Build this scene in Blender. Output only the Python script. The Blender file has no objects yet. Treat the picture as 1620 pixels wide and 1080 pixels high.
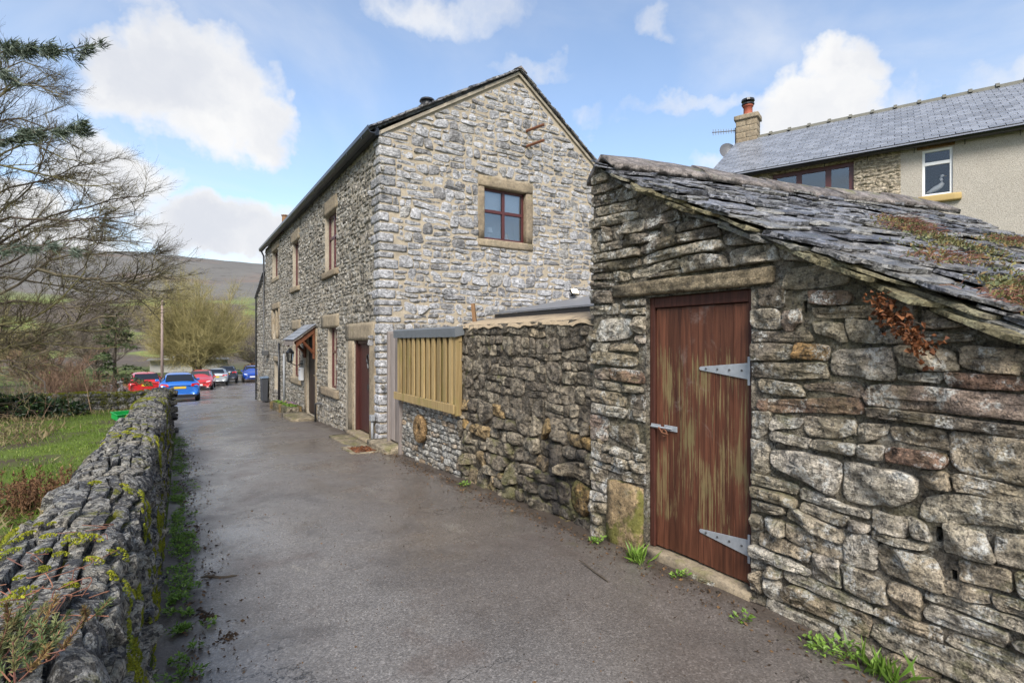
import bpy, math, random
import numpy as np
from mathutils import Vector, Matrix

sc = bpy.context.scene
R = math.radians
# ------------------------------------------------------------------ camera
cd = bpy.data.cameras.new('camera')
cd.lens = 18.667
cd.sensor_width = 36
cd.clip_start = 0.05
cd.clip_end = 5000
cam = bpy.data.objects.new('camera', cd)
sc.collection.objects.link(cam)
CAM_YAW = R(32.252)
cam.location = (0, 0, 1.6)
cam.rotation_euler = (math.pi / 2, 0, -CAM_YAW)
sc.camera = cam

# ------------------------------------------------------------------ light and exposure
SUN_EL, SUN_AZ = R(42), R(212)          # azimuth clockwise from +Y (the lane runs along +Y)
EXPOSURE = 1.1
CLOUD_STR = 0.46
SKY_STR = 0.115
sc.view_settings.view_transform = 'Standard'
sc.view_settings.look = 'None'
sc.view_settings.gamma = 1
sc.view_settings.exposure = EXPOSURE
sc.view_settings.use_curve_mapping = False
sc.render.engine = 'CYCLES'
sc.cycles.use_denoising = True
sc.cycles.max_bounces = 5
sc.cycles.diffuse_bounces = 2
sc.cycles.adaptive_threshold = 0.02
sc.cycles.transparent_max_bounces = 12

sl = bpy.data.lights.new('sun', 'SUN')
sl.energy = 2.5
sl.angle = R(24)
sl.color = (1.0, 0.95, 0.88)
so = bpy.data.objects.new('sun', sl)
sc.collection.objects.link(so)
sv = Vector((math.sin(SUN_AZ) * math.cos(SUN_EL), math.cos(SUN_AZ) * math.cos(SUN_EL), math.sin(SUN_EL)))
so.rotation_euler = sv.to_track_quat('Z', 'Y').to_euler()
so.location = (-10, -10, 20)


class G:
    """small node-graph helper"""
    def __init__(self, tree):
        self.t = tree
        tree.nodes.clear()

    def n(self, kind, **kw):
        nd = self.t.nodes.new(kind)
        for k, v in kw.items():
            setattr(nd, k, v)
        return nd

    def link(self, a, b):
        self.t.links.new(a, b)

    def put(self, sock, v):
        if isinstance(v, bpy.types.NodeSocket):
            self.t.links.new(v, sock)
        elif isinstance(v, (tuple, list)):
            if len(v) == 3 and sock.type == 'RGBA':
                v = (*v, 1)
            sock.default_value = v
        else:
            sock.default_value = v

    def math(self, op, a, b=None, c=None, clamp=False):
        nd = self.n('ShaderNodeMath', operation=op, use_clamp=clamp)
        self.put(nd.inputs[0], a)
        if b is not None:
            self.put(nd.inputs[1], b)
        if c is not None:
            self.put(nd.inputs[2], c)
        return nd.outputs[0]

    def vmath(self, op, a, b=None):
        nd = self.n('ShaderNodeVectorMath', operation=op)
        self.put(nd.inputs[0], a)
        if b is not None:
            if op == 'SCALE':
                self.put(nd.inputs['Scale'], b)
            else:
                self.put(nd.inputs[1], b)
        return nd.outputs['Value'] if op in ('DOT_PRODUCT', 'LENGTH') else nd.outputs[0]

    def noise(self, vec, scale, detail=4, rough=0.55, dist=0.0, out='Fac'):
        nd = self.n('ShaderNodeTexNoise')
        if vec is not None:
            self.put(nd.inputs['Vector'], vec)
        self.put(nd.inputs['Scale'], scale)
        self.put(nd.inputs['Detail'], detail)
        self.put(nd.inputs['Roughness'], rough)
        self.put(nd.inputs['Distortion'], dist)
        return nd.outputs[out]

    def voro(self, vec, scale, feature='F1', out='Distance'):
        nd = self.n('ShaderNodeTexVoronoi', feature=feature)
        if vec is not None:
            self.put(nd.inputs['Vector'], vec)
        self.put(nd.inputs['Scale'], scale)
        return nd.outputs[out]

    def ramp(self, fac, stops, interp='LINEAR'):
        nd = self.n('ShaderNodeValToRGB')
        cr = nd.color_ramp
        cr.interpolation = interp
        while len(cr.elements) < len(stops):
            cr.elements.new(0.5)
        for e, (p, c) in zip(cr.elements, stops):
            e.position = p
            e.color = (c, c, c, 1) if not isinstance(c, (tuple, list)) else (*c[:3], 1)
        self.put(nd.inputs[0], fac)
        return nd.outputs[0]

    def step(self, v, a, b):
        nd = self.n('ShaderNodeMapRange', interpolation_type='SMOOTHSTEP')
        self.put(nd.inputs[0], v)
        self.put(nd.inputs[1], a)
        self.put(nd.inputs[2], b)
        nd.inputs[3].default_value = 0
        nd.inputs[4].default_value = 1
        return nd.outputs[0]

    def mix(self, fac, a, b, blend='MIX'):
        nd = self.n('ShaderNodeMix', data_type='RGBA', blend_type=blend)
        self.put(nd.inputs[0], fac)
        self.put(nd.inputs[6], a)
        self.put(nd.inputs[7], b)
        return nd.outputs[2]


# ------------------------------------------------------------------ sky
w = bpy.data.worlds.new('World')
sc.world = w
w.use_nodes = True
w.cycles.sampling_method = 'MANUAL'
w.cycles.sample_map_resolution = 256
g = G(w.node_tree)
tc = g.n('ShaderNodeTexCoord')
D = tc.outputs['Generated']
sky = g.n('ShaderNodeTexSky', sky_type='NISHITA')
sky.sun_disc = False
sky.sun_elevation = SUN_EL
sky.sun_rotation = SUN_AZ
sky.air_density = 1.0
sky.dust_density = 0.6
sky.ozone_density = 1.5
# cloud field in direction space: a few named cumulus plus general broken cloud all round the sky
wn1 = g.noise(D, 5.0, 3, 0.5, out='Color')
wn2 = g.noise(D, 16.0, 4, 0.6, out='Color')
warp = g.vmath('ADD', g.vmath('SCALE', g.vmath('SUBTRACT', wn1, (0.5, 0.5, 0.5)), 0.16),
               g.vmath('SCALE', g.vmath('SUBTRACT', wn2, (0.5, 0.5, 0.5)), 0.09))
DW = g.vmath('ADD', D, warp)
CLOUDS = [  # azimuth, elevation, half width, half height (degrees), weight
    (2.4, 23.2, 6.4, 4.6, 1.0), (-2.6, 21.6, 5.2, 3.6, .9), (6.8, 20.6, 3.8, 3.0, .85), (2.0, 19.4, 4.0, 2.6, .8), (4.0, 10.2, 7.2, 3.2, 1.0), (-4.4, 14.2, 4.8, 3.0, .8),
    (-10, 8.0, 8, 3.6, .9), (61.5, 20.0, 5.2, 3.8, 1.0), (63.5, 24.0, 3.0, 2.4, .8), (73.0, 19.0, 9.0, 4.0, .55), (25.0, 32.0, 8.0, 2.6, .62),
    (40.5, 22.5, 3.0, 1.6, .5), (47.6, 30.0, 2.4, 1.5, .5), (51.0, 22.5, 9, 1.4, .5), (36, 27, 7, 1.2, .4), (-5.0, 28.5, 5, 2.5, .6), (58, 17.0, 6, 2.0, .6),
    (110, 24, 16, 8, .9), (155, 32, 16, 9, .9), (205, 24, 20, 9, .9), (260, 30, 18, 10, .9), (315, 24, 18, 9, .9), (170, 60, 20, 12, .8), (350, 58, 18, 9, .7)]
tot = None
for az, el, rx, ry, wt in CLOUDS:
    a, e = R(az), R(el)
    mp = g.n('ShaderNodeMapping', vector_type='TEXTURE')
    g.link(DW, mp.inputs[0])
    mp.inputs[1].default_value = (math.sin(a) * math.cos(e), math.cos(a) * math.cos(e), math.sin(e))
    mp.inputs[2].default_value = (e, 0, -a)
    mp.inputs[3].default_value = (math.sin(R(rx)), 0.5, math.sin(R(ry)))
    v = g.math('MULTIPLY_ADD', g.vmath('DOT_PRODUCT', mp.outputs[0], mp.outputs[0]), -0.5 * wt, wt)
    tot = v if tot is None else g.math('MAXIMUM', tot, v)
tot = g.math('MAXIMUM', tot, 0.0)
f1 = g.noise(DW, 7.0, 5, 0.58)
dens = g.math('ADD', tot, g.math('MULTIPLY', g.math('SUBTRACT', f1, 0.5), 0.55))
body = g.step(dens, 0.24, 0.72)
# thin high veil, stretched
sx = g.n('ShaderNodeSeparateXYZ')
g.link(D, sx.inputs[0])
zz = g.math('ADD', g.math('MAXIMUM', sx.outputs[2], 0.0), 0.14)
cb = g.n('ShaderNodeCombineXYZ')
g.link(g.math('DIVIDE', sx.outputs[0], zz), cb.inputs[0])
g.link(g.math('DIVIDE', sx.outputs[1], zz), cb.inputs[1])
veil = g.step(g.noise(cb.outputs[0], 0.9, 7, 0.55, 0.6), 0.42, 0.78)
hor = g.step(sx.outputs[2], 0.30, 0.02)
veil = g.math('MAXIMUM', g.math('MULTIPLY_ADD', veil, 0.60, 0.08), g.math('MULTIPLY', hor, 0.75))
mask = g.math('MAXIMUM', body, veil, clamp=True)
shade = g.noise(g.vmath('ADD', DW, (0.0, 0.0, 0.05)), 4.2, 5, 0.55)
lit = g.step(g.math('ADD', g.math('MULTIPLY', shade, 0.9), g.math('MULTIPLY', g.math('SUBTRACT', 1.0, dens), 0.25)), 0.32, 0.68)
ccol = g.mix(lit, (0.76, 0.79, 0.86), (1.0, 1.0, 1.0))
b1 = g.n('ShaderNodeBackground')
g.link(sky.outputs[0], b1.inputs[0])
b1.inputs[1].default_value = SKY_STR
b2 = g.n('ShaderNodeBackground')
g.link(ccol, b2.inputs[0])
b2.inputs[1].default_value = CLOUD_STR
ms = g.n('ShaderNodeMixShader')
g.link(mask, ms.inputs[0])
g.link(b1.outputs[0], ms.inputs[1])
g.link(b2.outputs[0], ms.inputs[2])
wo = g.n('ShaderNodeOutputWorld')
g.link(ms.outputs[0], wo.inputs[0])

# ------------------------------------------------------------------ numeric helpers
rng = np.random.default_rng(11)


def vnoise(p, seed=0):
    """value noise, p (...,3) -> 0..1"""
    p = np.asarray(p, float)
    i = np.floor(p).astype(np.int64)
    f = p - i
    f = f * f * (3 - 2 * f)

    def h(a, b, c):
        x = (a * 374761393 + b * 668265263 + c * 1274126177 + seed * 362437) & 0xffffffff
        x = ((x ^ (x >> 13)) * 1103515245) & 0xffffffff
        x = ((x ^ (x >> 16)) * 2654435761) & 0xffffffff
        return ((x ^ (x >> 15)) & 0xffff) / 65535.0
    out = 0
    for dx in (0, 1):
        for dy in (0, 1):
            for dz in (0, 1):
                wgt = (f[..., 0] if dx else 1 - f[..., 0]) * (f[..., 1] if dy else 1 - f[..., 1]) * (f[..., 2] if dz else 1 - f[..., 2])
                out = out + wgt * h(i[..., 0] + dx, i[..., 1] + dy, i[..., 2] + dz)
    return out


def fbm(p, oct=3, seed=0):
    s, a, t = 0, 1.0, 0
    p = np.asarray(p, float)
    for k in range(oct):
        s = s + a * vnoise(p * (2 ** k), seed + k * 17)
        t += a
        a *= 0.5
    return s / t


FW = np.array([math.sin(CAM_YAW), math.cos(CAM_YAW), 0])
RT = np.array([math.cos(CAM_YAW), -math.sin(CAM_YAW), 0])
CP = np.array([0, 0, 1.6])

# ------------------------------------------------------------------ object helpers
col = sc.collection


def mesh_from(name, V, F, tint=None, smooth=False):
    me = bpy.data.meshes.new(name)
    V = np.asarray(V, float)
    me.from_pydata(V.tolist(), [], F if isinstance(F, list) else F.tolist())
    if tint is not None:
        t = np.asarray(tint, float)
        if t.ndim == 1:
            t = np.tile(t, (len(V), 1))
        t = np.concatenate([t[:, :3], np.ones((len(V), 1))], 1)
        at = me.attributes.new('tint', 'FLOAT_COLOR', 'POINT')
        at.data.foreach_set('color', t.astype(np.float32).ravel())
    if smooth:
        me.polygons.foreach_set('use_smooth', [True] * len(me.polygons))
    me.update()
    return me


def obj(name, V, F, mat, parent=None, tint=None, smooth=False, kind=None):
    me = mesh_from(name, V, F, tint, smooth)
    return put(name, me, mat, parent, kind)


def put(name, me, mat, parent=None, kind=None):
    o = bpy.data.objects.new(name, me)
    if mat is not None and not me.materials:
        me.materials.append(mat)
    col.objects.link(o)
    if parent is not None:
        o.parent = parent
        o.matrix_parent_inverse = root_inv(parent)
    if kind:
        o['kind'] = kind
    return o


def root_inv(p):
    """parts are modelled in world coordinates unless their thing is marked local"""
    if p.get('local') or p.parent is not None:
        return Matrix.Identity(4)
    return Matrix.Translation(-Vector(p.location))


def thing(name, label, cat, loc=(0, 0, 0), group=None):
    o = bpy.data.objects.new(name, None)
    o.empty_display_size = 0.2
    o.location = loc
    col.objects.link(o)
    tag(o, label, cat, group)
    return o


def tag(o, label, cat, group=None, kind=None):
    o['label'] = label
    o['category'] = cat
    if group:
        o['group'] = group
    if kind:
        o['kind'] = kind
    return o


def struct(o):
    o['kind'] = 'structure'
    return o


class MB:
    """collects simple solids into one mesh"""
    def __init__(self):
        self.v, self.f, self.t = [], [], []

    def add(self, V, F, tint=None):
        b = len(self.v)
        V = [tuple(p) for p in V]
        self.v += V
        self.f += [tuple(i + b for i in q) for q in F]
        self.t += [tint or (0.5, 0.5, 0.5)] * len(V)
        return self

    def box(self, a, b, tint=None, M=None):
        (x0, y0, z0), (x1, y1, z1) = a, b
        V = [(x0, y0, z0), (x1, y0, z0), (x1, y1, z0), (x0, y1, z0), (x0, y0, z1), (x1, y0, z1), (x1, y1, z1), (x0, y1, z1)]
        if M is not None:
            V = [tuple(M @ Vector(p)) for p in V]
        return self.add(V, [(0, 3, 2, 1), (4, 5, 6, 7), (0, 1, 5, 4), (1, 2, 6, 5), (2, 3, 7, 6), (3, 0, 4, 7)], tint)

    def tube(self, pts, rad, k=8, cap=True, tint=None):
        pts = np.asarray(pts, float)
        n = len(pts)
        rad = np.broadcast_to(np.asarray(rad, float), (n,)) if np.ndim(rad) == 0 else np.asarray(rad, float)
        V = []
        d = np.gradient(pts, axis=0)
        d /= np.linalg.norm(d, axis=1)[:, None] + 1e-9
        ref = np.array([0, 0, 1.0]) if abs(d[0][2]) < 0.9 else np.array([1.0, 0, 0])
        a = np.cross(d, ref)
        a /= np.linalg.norm(a, axis=1)[:, None] + 1e-9
        b = np.cross(d, a)
        th = np.arange(k) * 2 * math.pi / k
        V = pts[:, None, :] + rad[:, None, None] * (np.cos(th)[None, :, None] * a[:, None, :] + np.sin(th)[None, :, None] * b[:, None, :])
        V = V.reshape(-1, 3)
        F = []
        for i in range(n - 1):
            for j in range(k):
                j2 = (j + 1) % k
                F.append((i * k + j, i * k + j2, (i + 1) * k + j2, (i + 1) * k + j))
        if cap and k > 2:
            F.append(tuple(range(k - 1, -1, -1)))
            F.append(tuple((n - 1) * k + j for j in range(k)))
        return self.add(V, F, tint)

    def lathe(self, prof, c, k=16, tint=None):
        """prof: (r,z) list around the vertical axis at c"""
        V, F = [], []
        for r, z in prof:
            for j in range(k):
                t = 2 * math.pi * j / k
                V.append((c[0] + r * math.cos(t), c[1] + r * math.sin(t), c[2] + z))
        for i in range(len(prof) - 1):
            for j in range(k):
                j2 = (j + 1) % k
                F.append((i * k + j, i * k + j2, (i + 1) * k + j2, (i + 1) * k + j))
        F.append(tuple(range(k - 1, -1, -1)))
        F.append(tuple((len(prof) - 1) * k + j for j in range(k)))
        return self.add(V, F, tint)

    def poly(self, P, n, th, tint=None):
        """extrude a 3-d polygon P by th along n"""
        P = [Vector(p) for p in P]
        n = Vector(n).normalized() * th
        k = len(P)
        V = [tuple(p) for p in P] + [tuple(p + n) for p in P]
        F = [tuple(range(k - 1, -1, -1)), tuple(range(k, 2 * k))] + [(i, (i + 1) % k, k + (i + 1) % k, k + i) for i in range(k)]
        return self.add(V, F, tint)

    def build(self, name, mat, parent=None, smooth=False, kind=None, bevel=0):
        o = obj(name, self.v, self.f, mat, parent, np.array(self.t), smooth, kind)
        if bevel:
            m = o.modifiers.new('bevel', 'BEVEL')
            m.width = bevel
            m.segments = 2
            m.limit_method = 'ANGLE'
        return o


def lane_z(y):
    y = np.asarray(y, float)
    return np.interp(y, [-500, 2.5, 6, 9.3, 16, 23.5, 27.5, 31.5, 40, 57, 80, 160, 300], [0, 0, -.12, -.24, -.50, -.82, -1.12, -1.45, -1.80, -2.35, -2.6, -3.2, -3.4])


def lz(y):
    return float(lane_z(y))

# ------------------------------------------------------------------ materials
MATS = {}


def new_mat(name):
    m = bpy.data.materials.new(name)
    m.use_nodes = True
    g = G(m.node_tree)
    out = g.n('ShaderNodeOutputMaterial')
    p = g.n('ShaderNodeBsdfPrincipled')
    g.link(p.outputs[0], out.inputs[0])
    MATS[name] = m
    return m, g, p, out


def bump(g, p, h, strength=0.5, dist=0.01):
    b = g.n('ShaderNodeBump')
    b.inputs['Strength'].default_value = strength
    b.inputs['Distance'].default_value = dist
    g.put(b.inputs['Height'], h)
    g.link(b.outputs[0], p.inputs['Normal'])


def pos(g):
    return g.n('ShaderNodeNewGeometry').outputs['Position']


def tint_of(g):
    a = g.n('ShaderNodeAttribute', attribute_name='tint')
    s = g.n('ShaderNodeSeparateColor')
    g.link(a.outputs['Color'], s.inputs[0])
    return s.outputs


def scaled(g, v, s):
    return g.vmath('MULTIPLY', v, s)


def stone_mat(name, cols, lichen=(0.45, 0.44, 0.41), lichen_at=0.6, lichen_amt=0.7, dark=0.5, moss_low=None, moss_at=0.62, moss_amt=0.0,
              moss_col=(0.075, 0.085, 0.02), bed=(1, 1, 5), bstr=0.9, bdist=0.02, fine=1.0, rough=0.92, stain=None, mort=None, flecks=None, algae=None, chip=1.3, cm=1.0):
    sq_ = lambda st: [(p_, 1 + (v_ - 1) * cm) for p_, v_ in st]
    m, g, p, out = new_mat(name)
    P = pos(g)
    t = tint_of(g)
    n = len(cols)
    base = g.ramp(t[0], [((i + 0.5) / n, c) for i, c in enumerate(cols)])
    off = g.n('ShaderNodeCombineXYZ')
    g.link(g.math('MULTIPLY', t[1], 37.0), off.inputs[0])
    g.link(g.math('MULTIPLY', t[2], 23.0), off.inputs[2])
    Q = g.vmath('ADD', P, off.outputs[0])
    mott = g.noise(Q, 9 * fine, 5, 0.7)
    base = g.mix(1.0, base, g.ramp(mott, sq_([(0.28, 0.36), (0.5, 0.98), (0.70, 1.7)])), 'MULTIPLY')
    bedn = g.noise(scaled(g, Q, bed), 11 * fine, 5, 0.65, 0.4)
    base = g.mix(1.0, base, g.ramp(bedn, sq_([(0.3, 0.55), (0.55, 1.08), (0.75, 1.2)])), 'MULTIPLY')
    grain = g.noise(Q, 85 * fine, 3, 0.75)
    base = g.mix(1.0, base, g.ramp(grain, sq_([(0.3, 0.5), (0.5, 1.0), (0.7, 1.5)])), 'MULTIPLY')
    # pale lichen crust
    ln = g.noise(P, 5.5 * fine, 6, 0.68, 0.3)
    lm = g.math('MULTIPLY', g.step(ln, lichen_at - 0.03, lichen_at + 0.07), lichen_amt)
    lm = g.math('MULTIPLY', lm, g.step(g.noise(P, 60 * fine, 4, 0.6), 0.36, 0.56))
    base = g.mix(lm, base, lichen)
    if algae:
        an = g.noise(P, algae[0], 5, 0.65)
        base = g.mix(g.math('MULTIPLY', g.step(an, algae[1], algae[1] + 0.18), algae[3]), base, algae[2])
    if flecks:
        vc = g.n('ShaderNodeTexVoronoi')
        g.put(vc.inputs['Vector'], g.vmath('ADD', P, g.vmath('SCALE', g.noise(P, 60, 2, 0.6, out='Color'), 0.012)))
        vc.inputs['Scale'].default_value = flecks[0]
        sc_ = g.n('ShaderNodeSeparateColor')
        g.link(vc.outputs['Color'], sc_.inputs[0])
        base = g.mix(g.math('MULTIPLY', g.math('GREATER_THAN', sc_.outputs[0], flecks[1]), flecks[3]), base, flecks[2])
        base = g.mix(g.math('MULTIPLY', g.math('LESS_THAN', sc_.outputs[1], 0.25), 0.75), base, (0.03, 0.03, 0.033))
        fleck_h = g.math('MULTIPLY', sc_.outputs[2], 0.5)
    # dark pits and soot
    dn = g.noise(Q, 26 * fine, 4, 0.7)
    base = g.mix(g.math('MULTIPLY', g.step(dn, 0.5, 0.34), dark), base, (0.035, 0.032, 0.03))
    if stain:
        sn = g.noise(scaled(g, P, (1, 1, 0.5)), stain[0], 5, 0.6)
        base = g.mix(g.math('MULTIPLY', g.step(sn, stain[1], stain[1] + 0.12), stain[3]), base, stain[2])
    if moss_amt:
        mn = g.noise(P, 3.6, 6, 0.68)
        gn = g.n('ShaderNodeNewGeometry').outputs['Normal']
        sz = g.n('ShaderNodeSeparateXYZ')
        g.link(gn, sz.inputs[0])
        pz = g.n('ShaderNodeSeparateXYZ')
        g.link(P, pz.inputs[0])
        k = g.math('ADD', mn, g.math('MULTIPLY', sz.outputs[2], 0.10))
        if moss_low is not None:
            k = g.math('ADD', k, g.math('MULTIPLY', g.step(pz.outputs[2], moss_low, moss_low - 1.0), 0.12))
        mk = g.math('MULTIPLY', g.step(k, moss_at, moss_at + 0.1), moss_amt)
        mcol = g.mix(g.noise(P, 30, 4), tuple(c * 0.55 for c in moss_col), tuple(c * 1.5 for c in moss_col))
        base = g.mix(mk, base, mcol)
    g.link(base, p.inputs['Base Color'])
    p.inputs['Roughness'].default_value = rough
    p.inputs['Specular IOR Level'].default_value = 0.3
    base = base
    h = g.math('ADD', g.math('MULTIPLY', bedn, 0.6), g.math('MULTIPLY', g.noise(Q, 46 * fine, 4, 0.75), 0.6))
    h = g.math('ADD', h, g.math('MULTIPLY', mott, 0.5))
    # cleaved facets: planar relief per cell
    vf = g.n('ShaderNodeTexVoronoi')
    qs_ = g.vmath('ADD', scaled(g, Q, (1, 1, 1.7)), g.vmath('SCALE', g.noise(Q, 22 * fine, 2, 0.6, out='Color'), 0.05))
    g.put(vf.inputs['Vector'], qs_)
    vf.inputs['Scale'].default_value = 17 * fine
    fh = g.vmath('DOT_PRODUCT', g.vmath('SUBTRACT', qs_, vf.outputs['Position']), g.vmath('SUBTRACT', vf.outputs['Color'], (0.5, 0.5, 0.5)))
    h = g.math('ADD', h, g.math('MULTIPLY', fh, chip / bdist))
    if flecks:
        h = g.math('ADD', h, fleck_h)
    bump(g, p, h, bstr, bdist)
    return m


def mortar_mat(name, colr, var=0.5, scale=1.0, dirt=(0.05, 0.045, 0.04), dirt_amt=0.4, bstr=0.7):
    m, g, p, out = new_mat(name)
    P = pos(g)
    n1 = g.noise(P, 5 * scale, 8, 0.65)
    n2 = g.noise(P, 55 * scale, 6, 0.7)
    c = g.mix(n1, tuple(x * (1 - var) for x in colr), tuple(min(1, x * (1 + var)) for x in colr))
    c = g.mix(1.0, c, g.ramp(n2, [(0.3, 0.7), (0.7, 1.25)]), 'MULTIPLY')
    c = g.mix(g.math('MULTIPLY', g.step(g.noise(P, 2.3 * scale, 6, 0.6), 0.5, 0.66), dirt_amt), c, dirt)
    g.link(c, p.inputs['Base Color'])
    p.inputs['Roughness'].default_value = 0.95
    p.inputs['Specular IOR Level'].default_value = 0.2
    bump(g, p, g.math('ADD', g.math('MULTIPLY', n2, 0.5), n1), bstr, 0.015)
    return m


def plain(name, colr, rough=0.6, metal=0.0, var=0.15, scale=20, bstr=0.1, spec=0.5, coat=0.0, bdist=0.005, use_tint=0.0, stretch=None):
    m, g, p, out = new_mat(name)
    P = pos(g)
    if stretch:
        P = scaled(g, P, stretch)
    n1 = g.noise(P, scale, 6, 0.6)
    c = g.mix(n1, tuple(x * (1 - var) for x in colr), tuple(min(1, x * (1 + var)) for x in colr))
    if use_tint:
        t = tint_of(g)
        c = g.mix(1.0, c, g.ramp(t[0], [(0, 1 - use_tint), (1, 1 + use_tint)]), 'MULTIPLY')
    g.link(c, p.inputs['Base Color'])
    p.inputs['Roughness'].default_value = rough
    p.inputs['Metallic'].default_value = metal
    p.inputs['Specular IOR Level'].default_value = spec
    if coat:
        p.inputs['Coat Weight'].default_value = coat
        p.inputs['Coat Roughness'].default_value = 0.04
    if bstr:
        bump(g, p, n1, bstr, bdist)
    return m


def leaf_mat(name, cols, rough=0.6, trans=0.25):
    m, g, p, out = new_mat(name)
    t = tint_of(g)
    n = len(cols)
    c = g.ramp(t[0], [((i + 0.5) / n, x) for i, x in enumerate(cols)])
    c = g.mix(1.0, c, g.ramp(t[1], [(0, 0.7), (1, 1.3)]), 'MULTIPLY')
    g.link(c, p.inputs['Base Color'])
    p.inputs['Roughness'].default_value = rough
    p.inputs['Specular IOR Level'].default_value = 0.35
    if trans:
        tr = g.n('ShaderNodeBsdfTranslucent')
        g.link(c, tr.inputs[0])
        mx = g.n('ShaderNodeMixShader')
        mx.inputs[0].default_value = trans
        g.link(p.outputs[0], mx.inputs[1])
        g.link(tr.outputs[0], mx.inputs[2])
        g.link(mx.outputs[0], out.inputs[0])
    return m


def glass_mat(name, refl=0.08, tintc=(0.9, 0.93, 0.95)):
    m, g, p, out = new_mat(name)
    tr = g.n('ShaderNodeBsdfTransparent')
    tr.inputs[0].default_value = (*tintc, 1)
    gl = g.n('ShaderNodeBsdfGlossy')
    gl.inputs['Roughness'].default_value = 0.02
    lw = g.n('ShaderNodeLayerWeight')
    lw.inputs[0].default_value = 0.35
    f = g.math('ADD', g.math('MULTIPLY', lw.outputs['Fresnel'], 0.9), refl, clamp=True)
    mx = g.n('ShaderNodeMixShader')
    g.link(f, mx.inputs[0])
    g.link(tr.outputs[0], mx.inputs[1])
    g.link(gl.outputs[0], mx.inputs[2])
    g.link(mx.outputs[0], out.inputs[0])
    return m


def wood_mat(name, c1, c2, axis=(30, 30, 2), wear=None, rough=0.7, knots=0.0, spec=0.3, green=None):
    """grain stretched along one axis; optional flaked paint showing raw wood"""
    m, g, p, out = new_mat(name)
    P = pos(g)
    t = tint_of(g)
    off = g.n('ShaderNodeCombineXYZ')
    g.link(g.math('MULTIPLY', t[0], 31.0), off.inputs[1])
    Q = g.vmath('ADD', P, off.outputs[0])
    gr = g.noise(scaled(g, Q, axis), 1.6, 7, 0.6, 0.6)
    c = g.mix(g.step(gr, 0.3, 0.7), c1, c2)
    c = g.mix(1.0, c, g.ramp(t[1], [(0, 0.68), (1, 1.25)]), 'MULTIPLY')
    if green:
        gm = g.math('MULTIPLY', g.step(g.noise(scaled(g, Q, (3, 3, 1)), 1.3, 5, 0.6), 0.5, 0.68), green[1])
        c = g.mix(gm, c, green[0])
    h = gr
    if wear:
        pz = g.n('ShaderNodeSeparateXYZ')
        g.link(P, pz.inputs[0])
        band = g.math('MULTIPLY', g.step(pz.outputs[2], wear['z0'], wear['z0'] + 0.25), g.step(pz.outputs[2], wear['z1'], wear['z1'] - 0.55))
        st = g.noise(scaled(g, P, (60, 60, 1.3)), 1.4, 6, 0.7, 0.4)
        patch = g.noise(scaled(g, P, (2.6, 2.6, 1.1)), 1.9, 4, 0.55)
        k = g.math('ADD', g.math('MULTIPLY', st, 0.66), g.math('MULTIPLY', patch, 0.42))
        k = g.math('ADD', k, g.math('MULTIPLY', g.math('SUBTRACT', band, 1.0), 0.25))
        wm = g.step(k, wear['at'], wear['at'] + 0.035)
        raw = g.mix(g.noise(scaled(g, P, (60, 60, 3)), 1.5, 5), (0.10, 0.07, 0.03), (0.33, 0.26, 0.12))
        raw = g.mix(g.math('MULTIPLY', g.step(g.noise(P, 5, 4), 0.48, 0.64), 0.5), raw, (0.14, 0.13, 0.055))
        c = g.mix(g.math('MULTIPLY', wm, 0.8), c, raw)
        # whitish cobweb bloom
        wb = g.math('MULTIPLY', g.step(g.noise(P, 2.2, 7, 0.7, 0.5), 0.60, 0.74), 0.35)
        c = g.mix(wb, c, (0.33, 0.28, 0.25))
        h = g.math('SUBTRACT', gr, g.math('MULTIPLY', wm, 0.6))
    g.link(c, p.inputs['Base Color'])
    p.inputs['Roughness'].default_value = rough
    p.inputs['Specular IOR Level'].default_value = spec
    bump(g, p, h, 0.35, 0.004)
    return m


# stone kinds
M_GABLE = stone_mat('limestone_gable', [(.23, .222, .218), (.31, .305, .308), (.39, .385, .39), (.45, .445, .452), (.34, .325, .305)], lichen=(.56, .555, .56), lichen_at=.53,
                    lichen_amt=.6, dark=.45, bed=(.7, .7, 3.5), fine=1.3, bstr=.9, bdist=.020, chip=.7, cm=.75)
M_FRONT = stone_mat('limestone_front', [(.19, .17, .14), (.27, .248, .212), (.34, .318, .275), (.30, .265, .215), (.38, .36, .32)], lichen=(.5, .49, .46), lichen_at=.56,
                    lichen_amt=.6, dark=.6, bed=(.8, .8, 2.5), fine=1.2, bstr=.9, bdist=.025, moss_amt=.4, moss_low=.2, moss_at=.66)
M_SHED = stone_mat('gritstone_shed', [(.175, .145, .110), (.285, .243, .186), (.39, .34, .26), (.335, .268, .185), (.48, .435, .36), (.21, .135, .10), (.36, .19, .07)],
                   lichen=(.66, .65, .60), lichen_at=.54, lichen_amt=.95, dark=.75, bed=(.8, .8, 3.0), fine=1.35, bstr=1.0, bdist=.03, moss_amt=.55, moss_low=1.0, moss_at=.63,
                   moss_col=(.10, .10, .035), algae=(1.7, .44, (.22, .185, .10), .4))
M_MID = stone_mat('dark_rubble', [(.125, .104, .078), (.205, .172, .128), (.27, .23, .168), (.16, .132, .10), (.31, .26, .188), (.32, .21, .085)], lichen=(.30, .285, .24), lichen_at=.6,
                  lichen_amt=.5, dark=.7, bed=(.9, .9, 2), fine=1.0, bstr=1.0, bdist=.035, moss_amt=.6, moss_low=.8, moss_at=.6, moss_col=(.09, .09, .025),
                  stain=(1.1, .56, (.022, .021, .023), .8))
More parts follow.
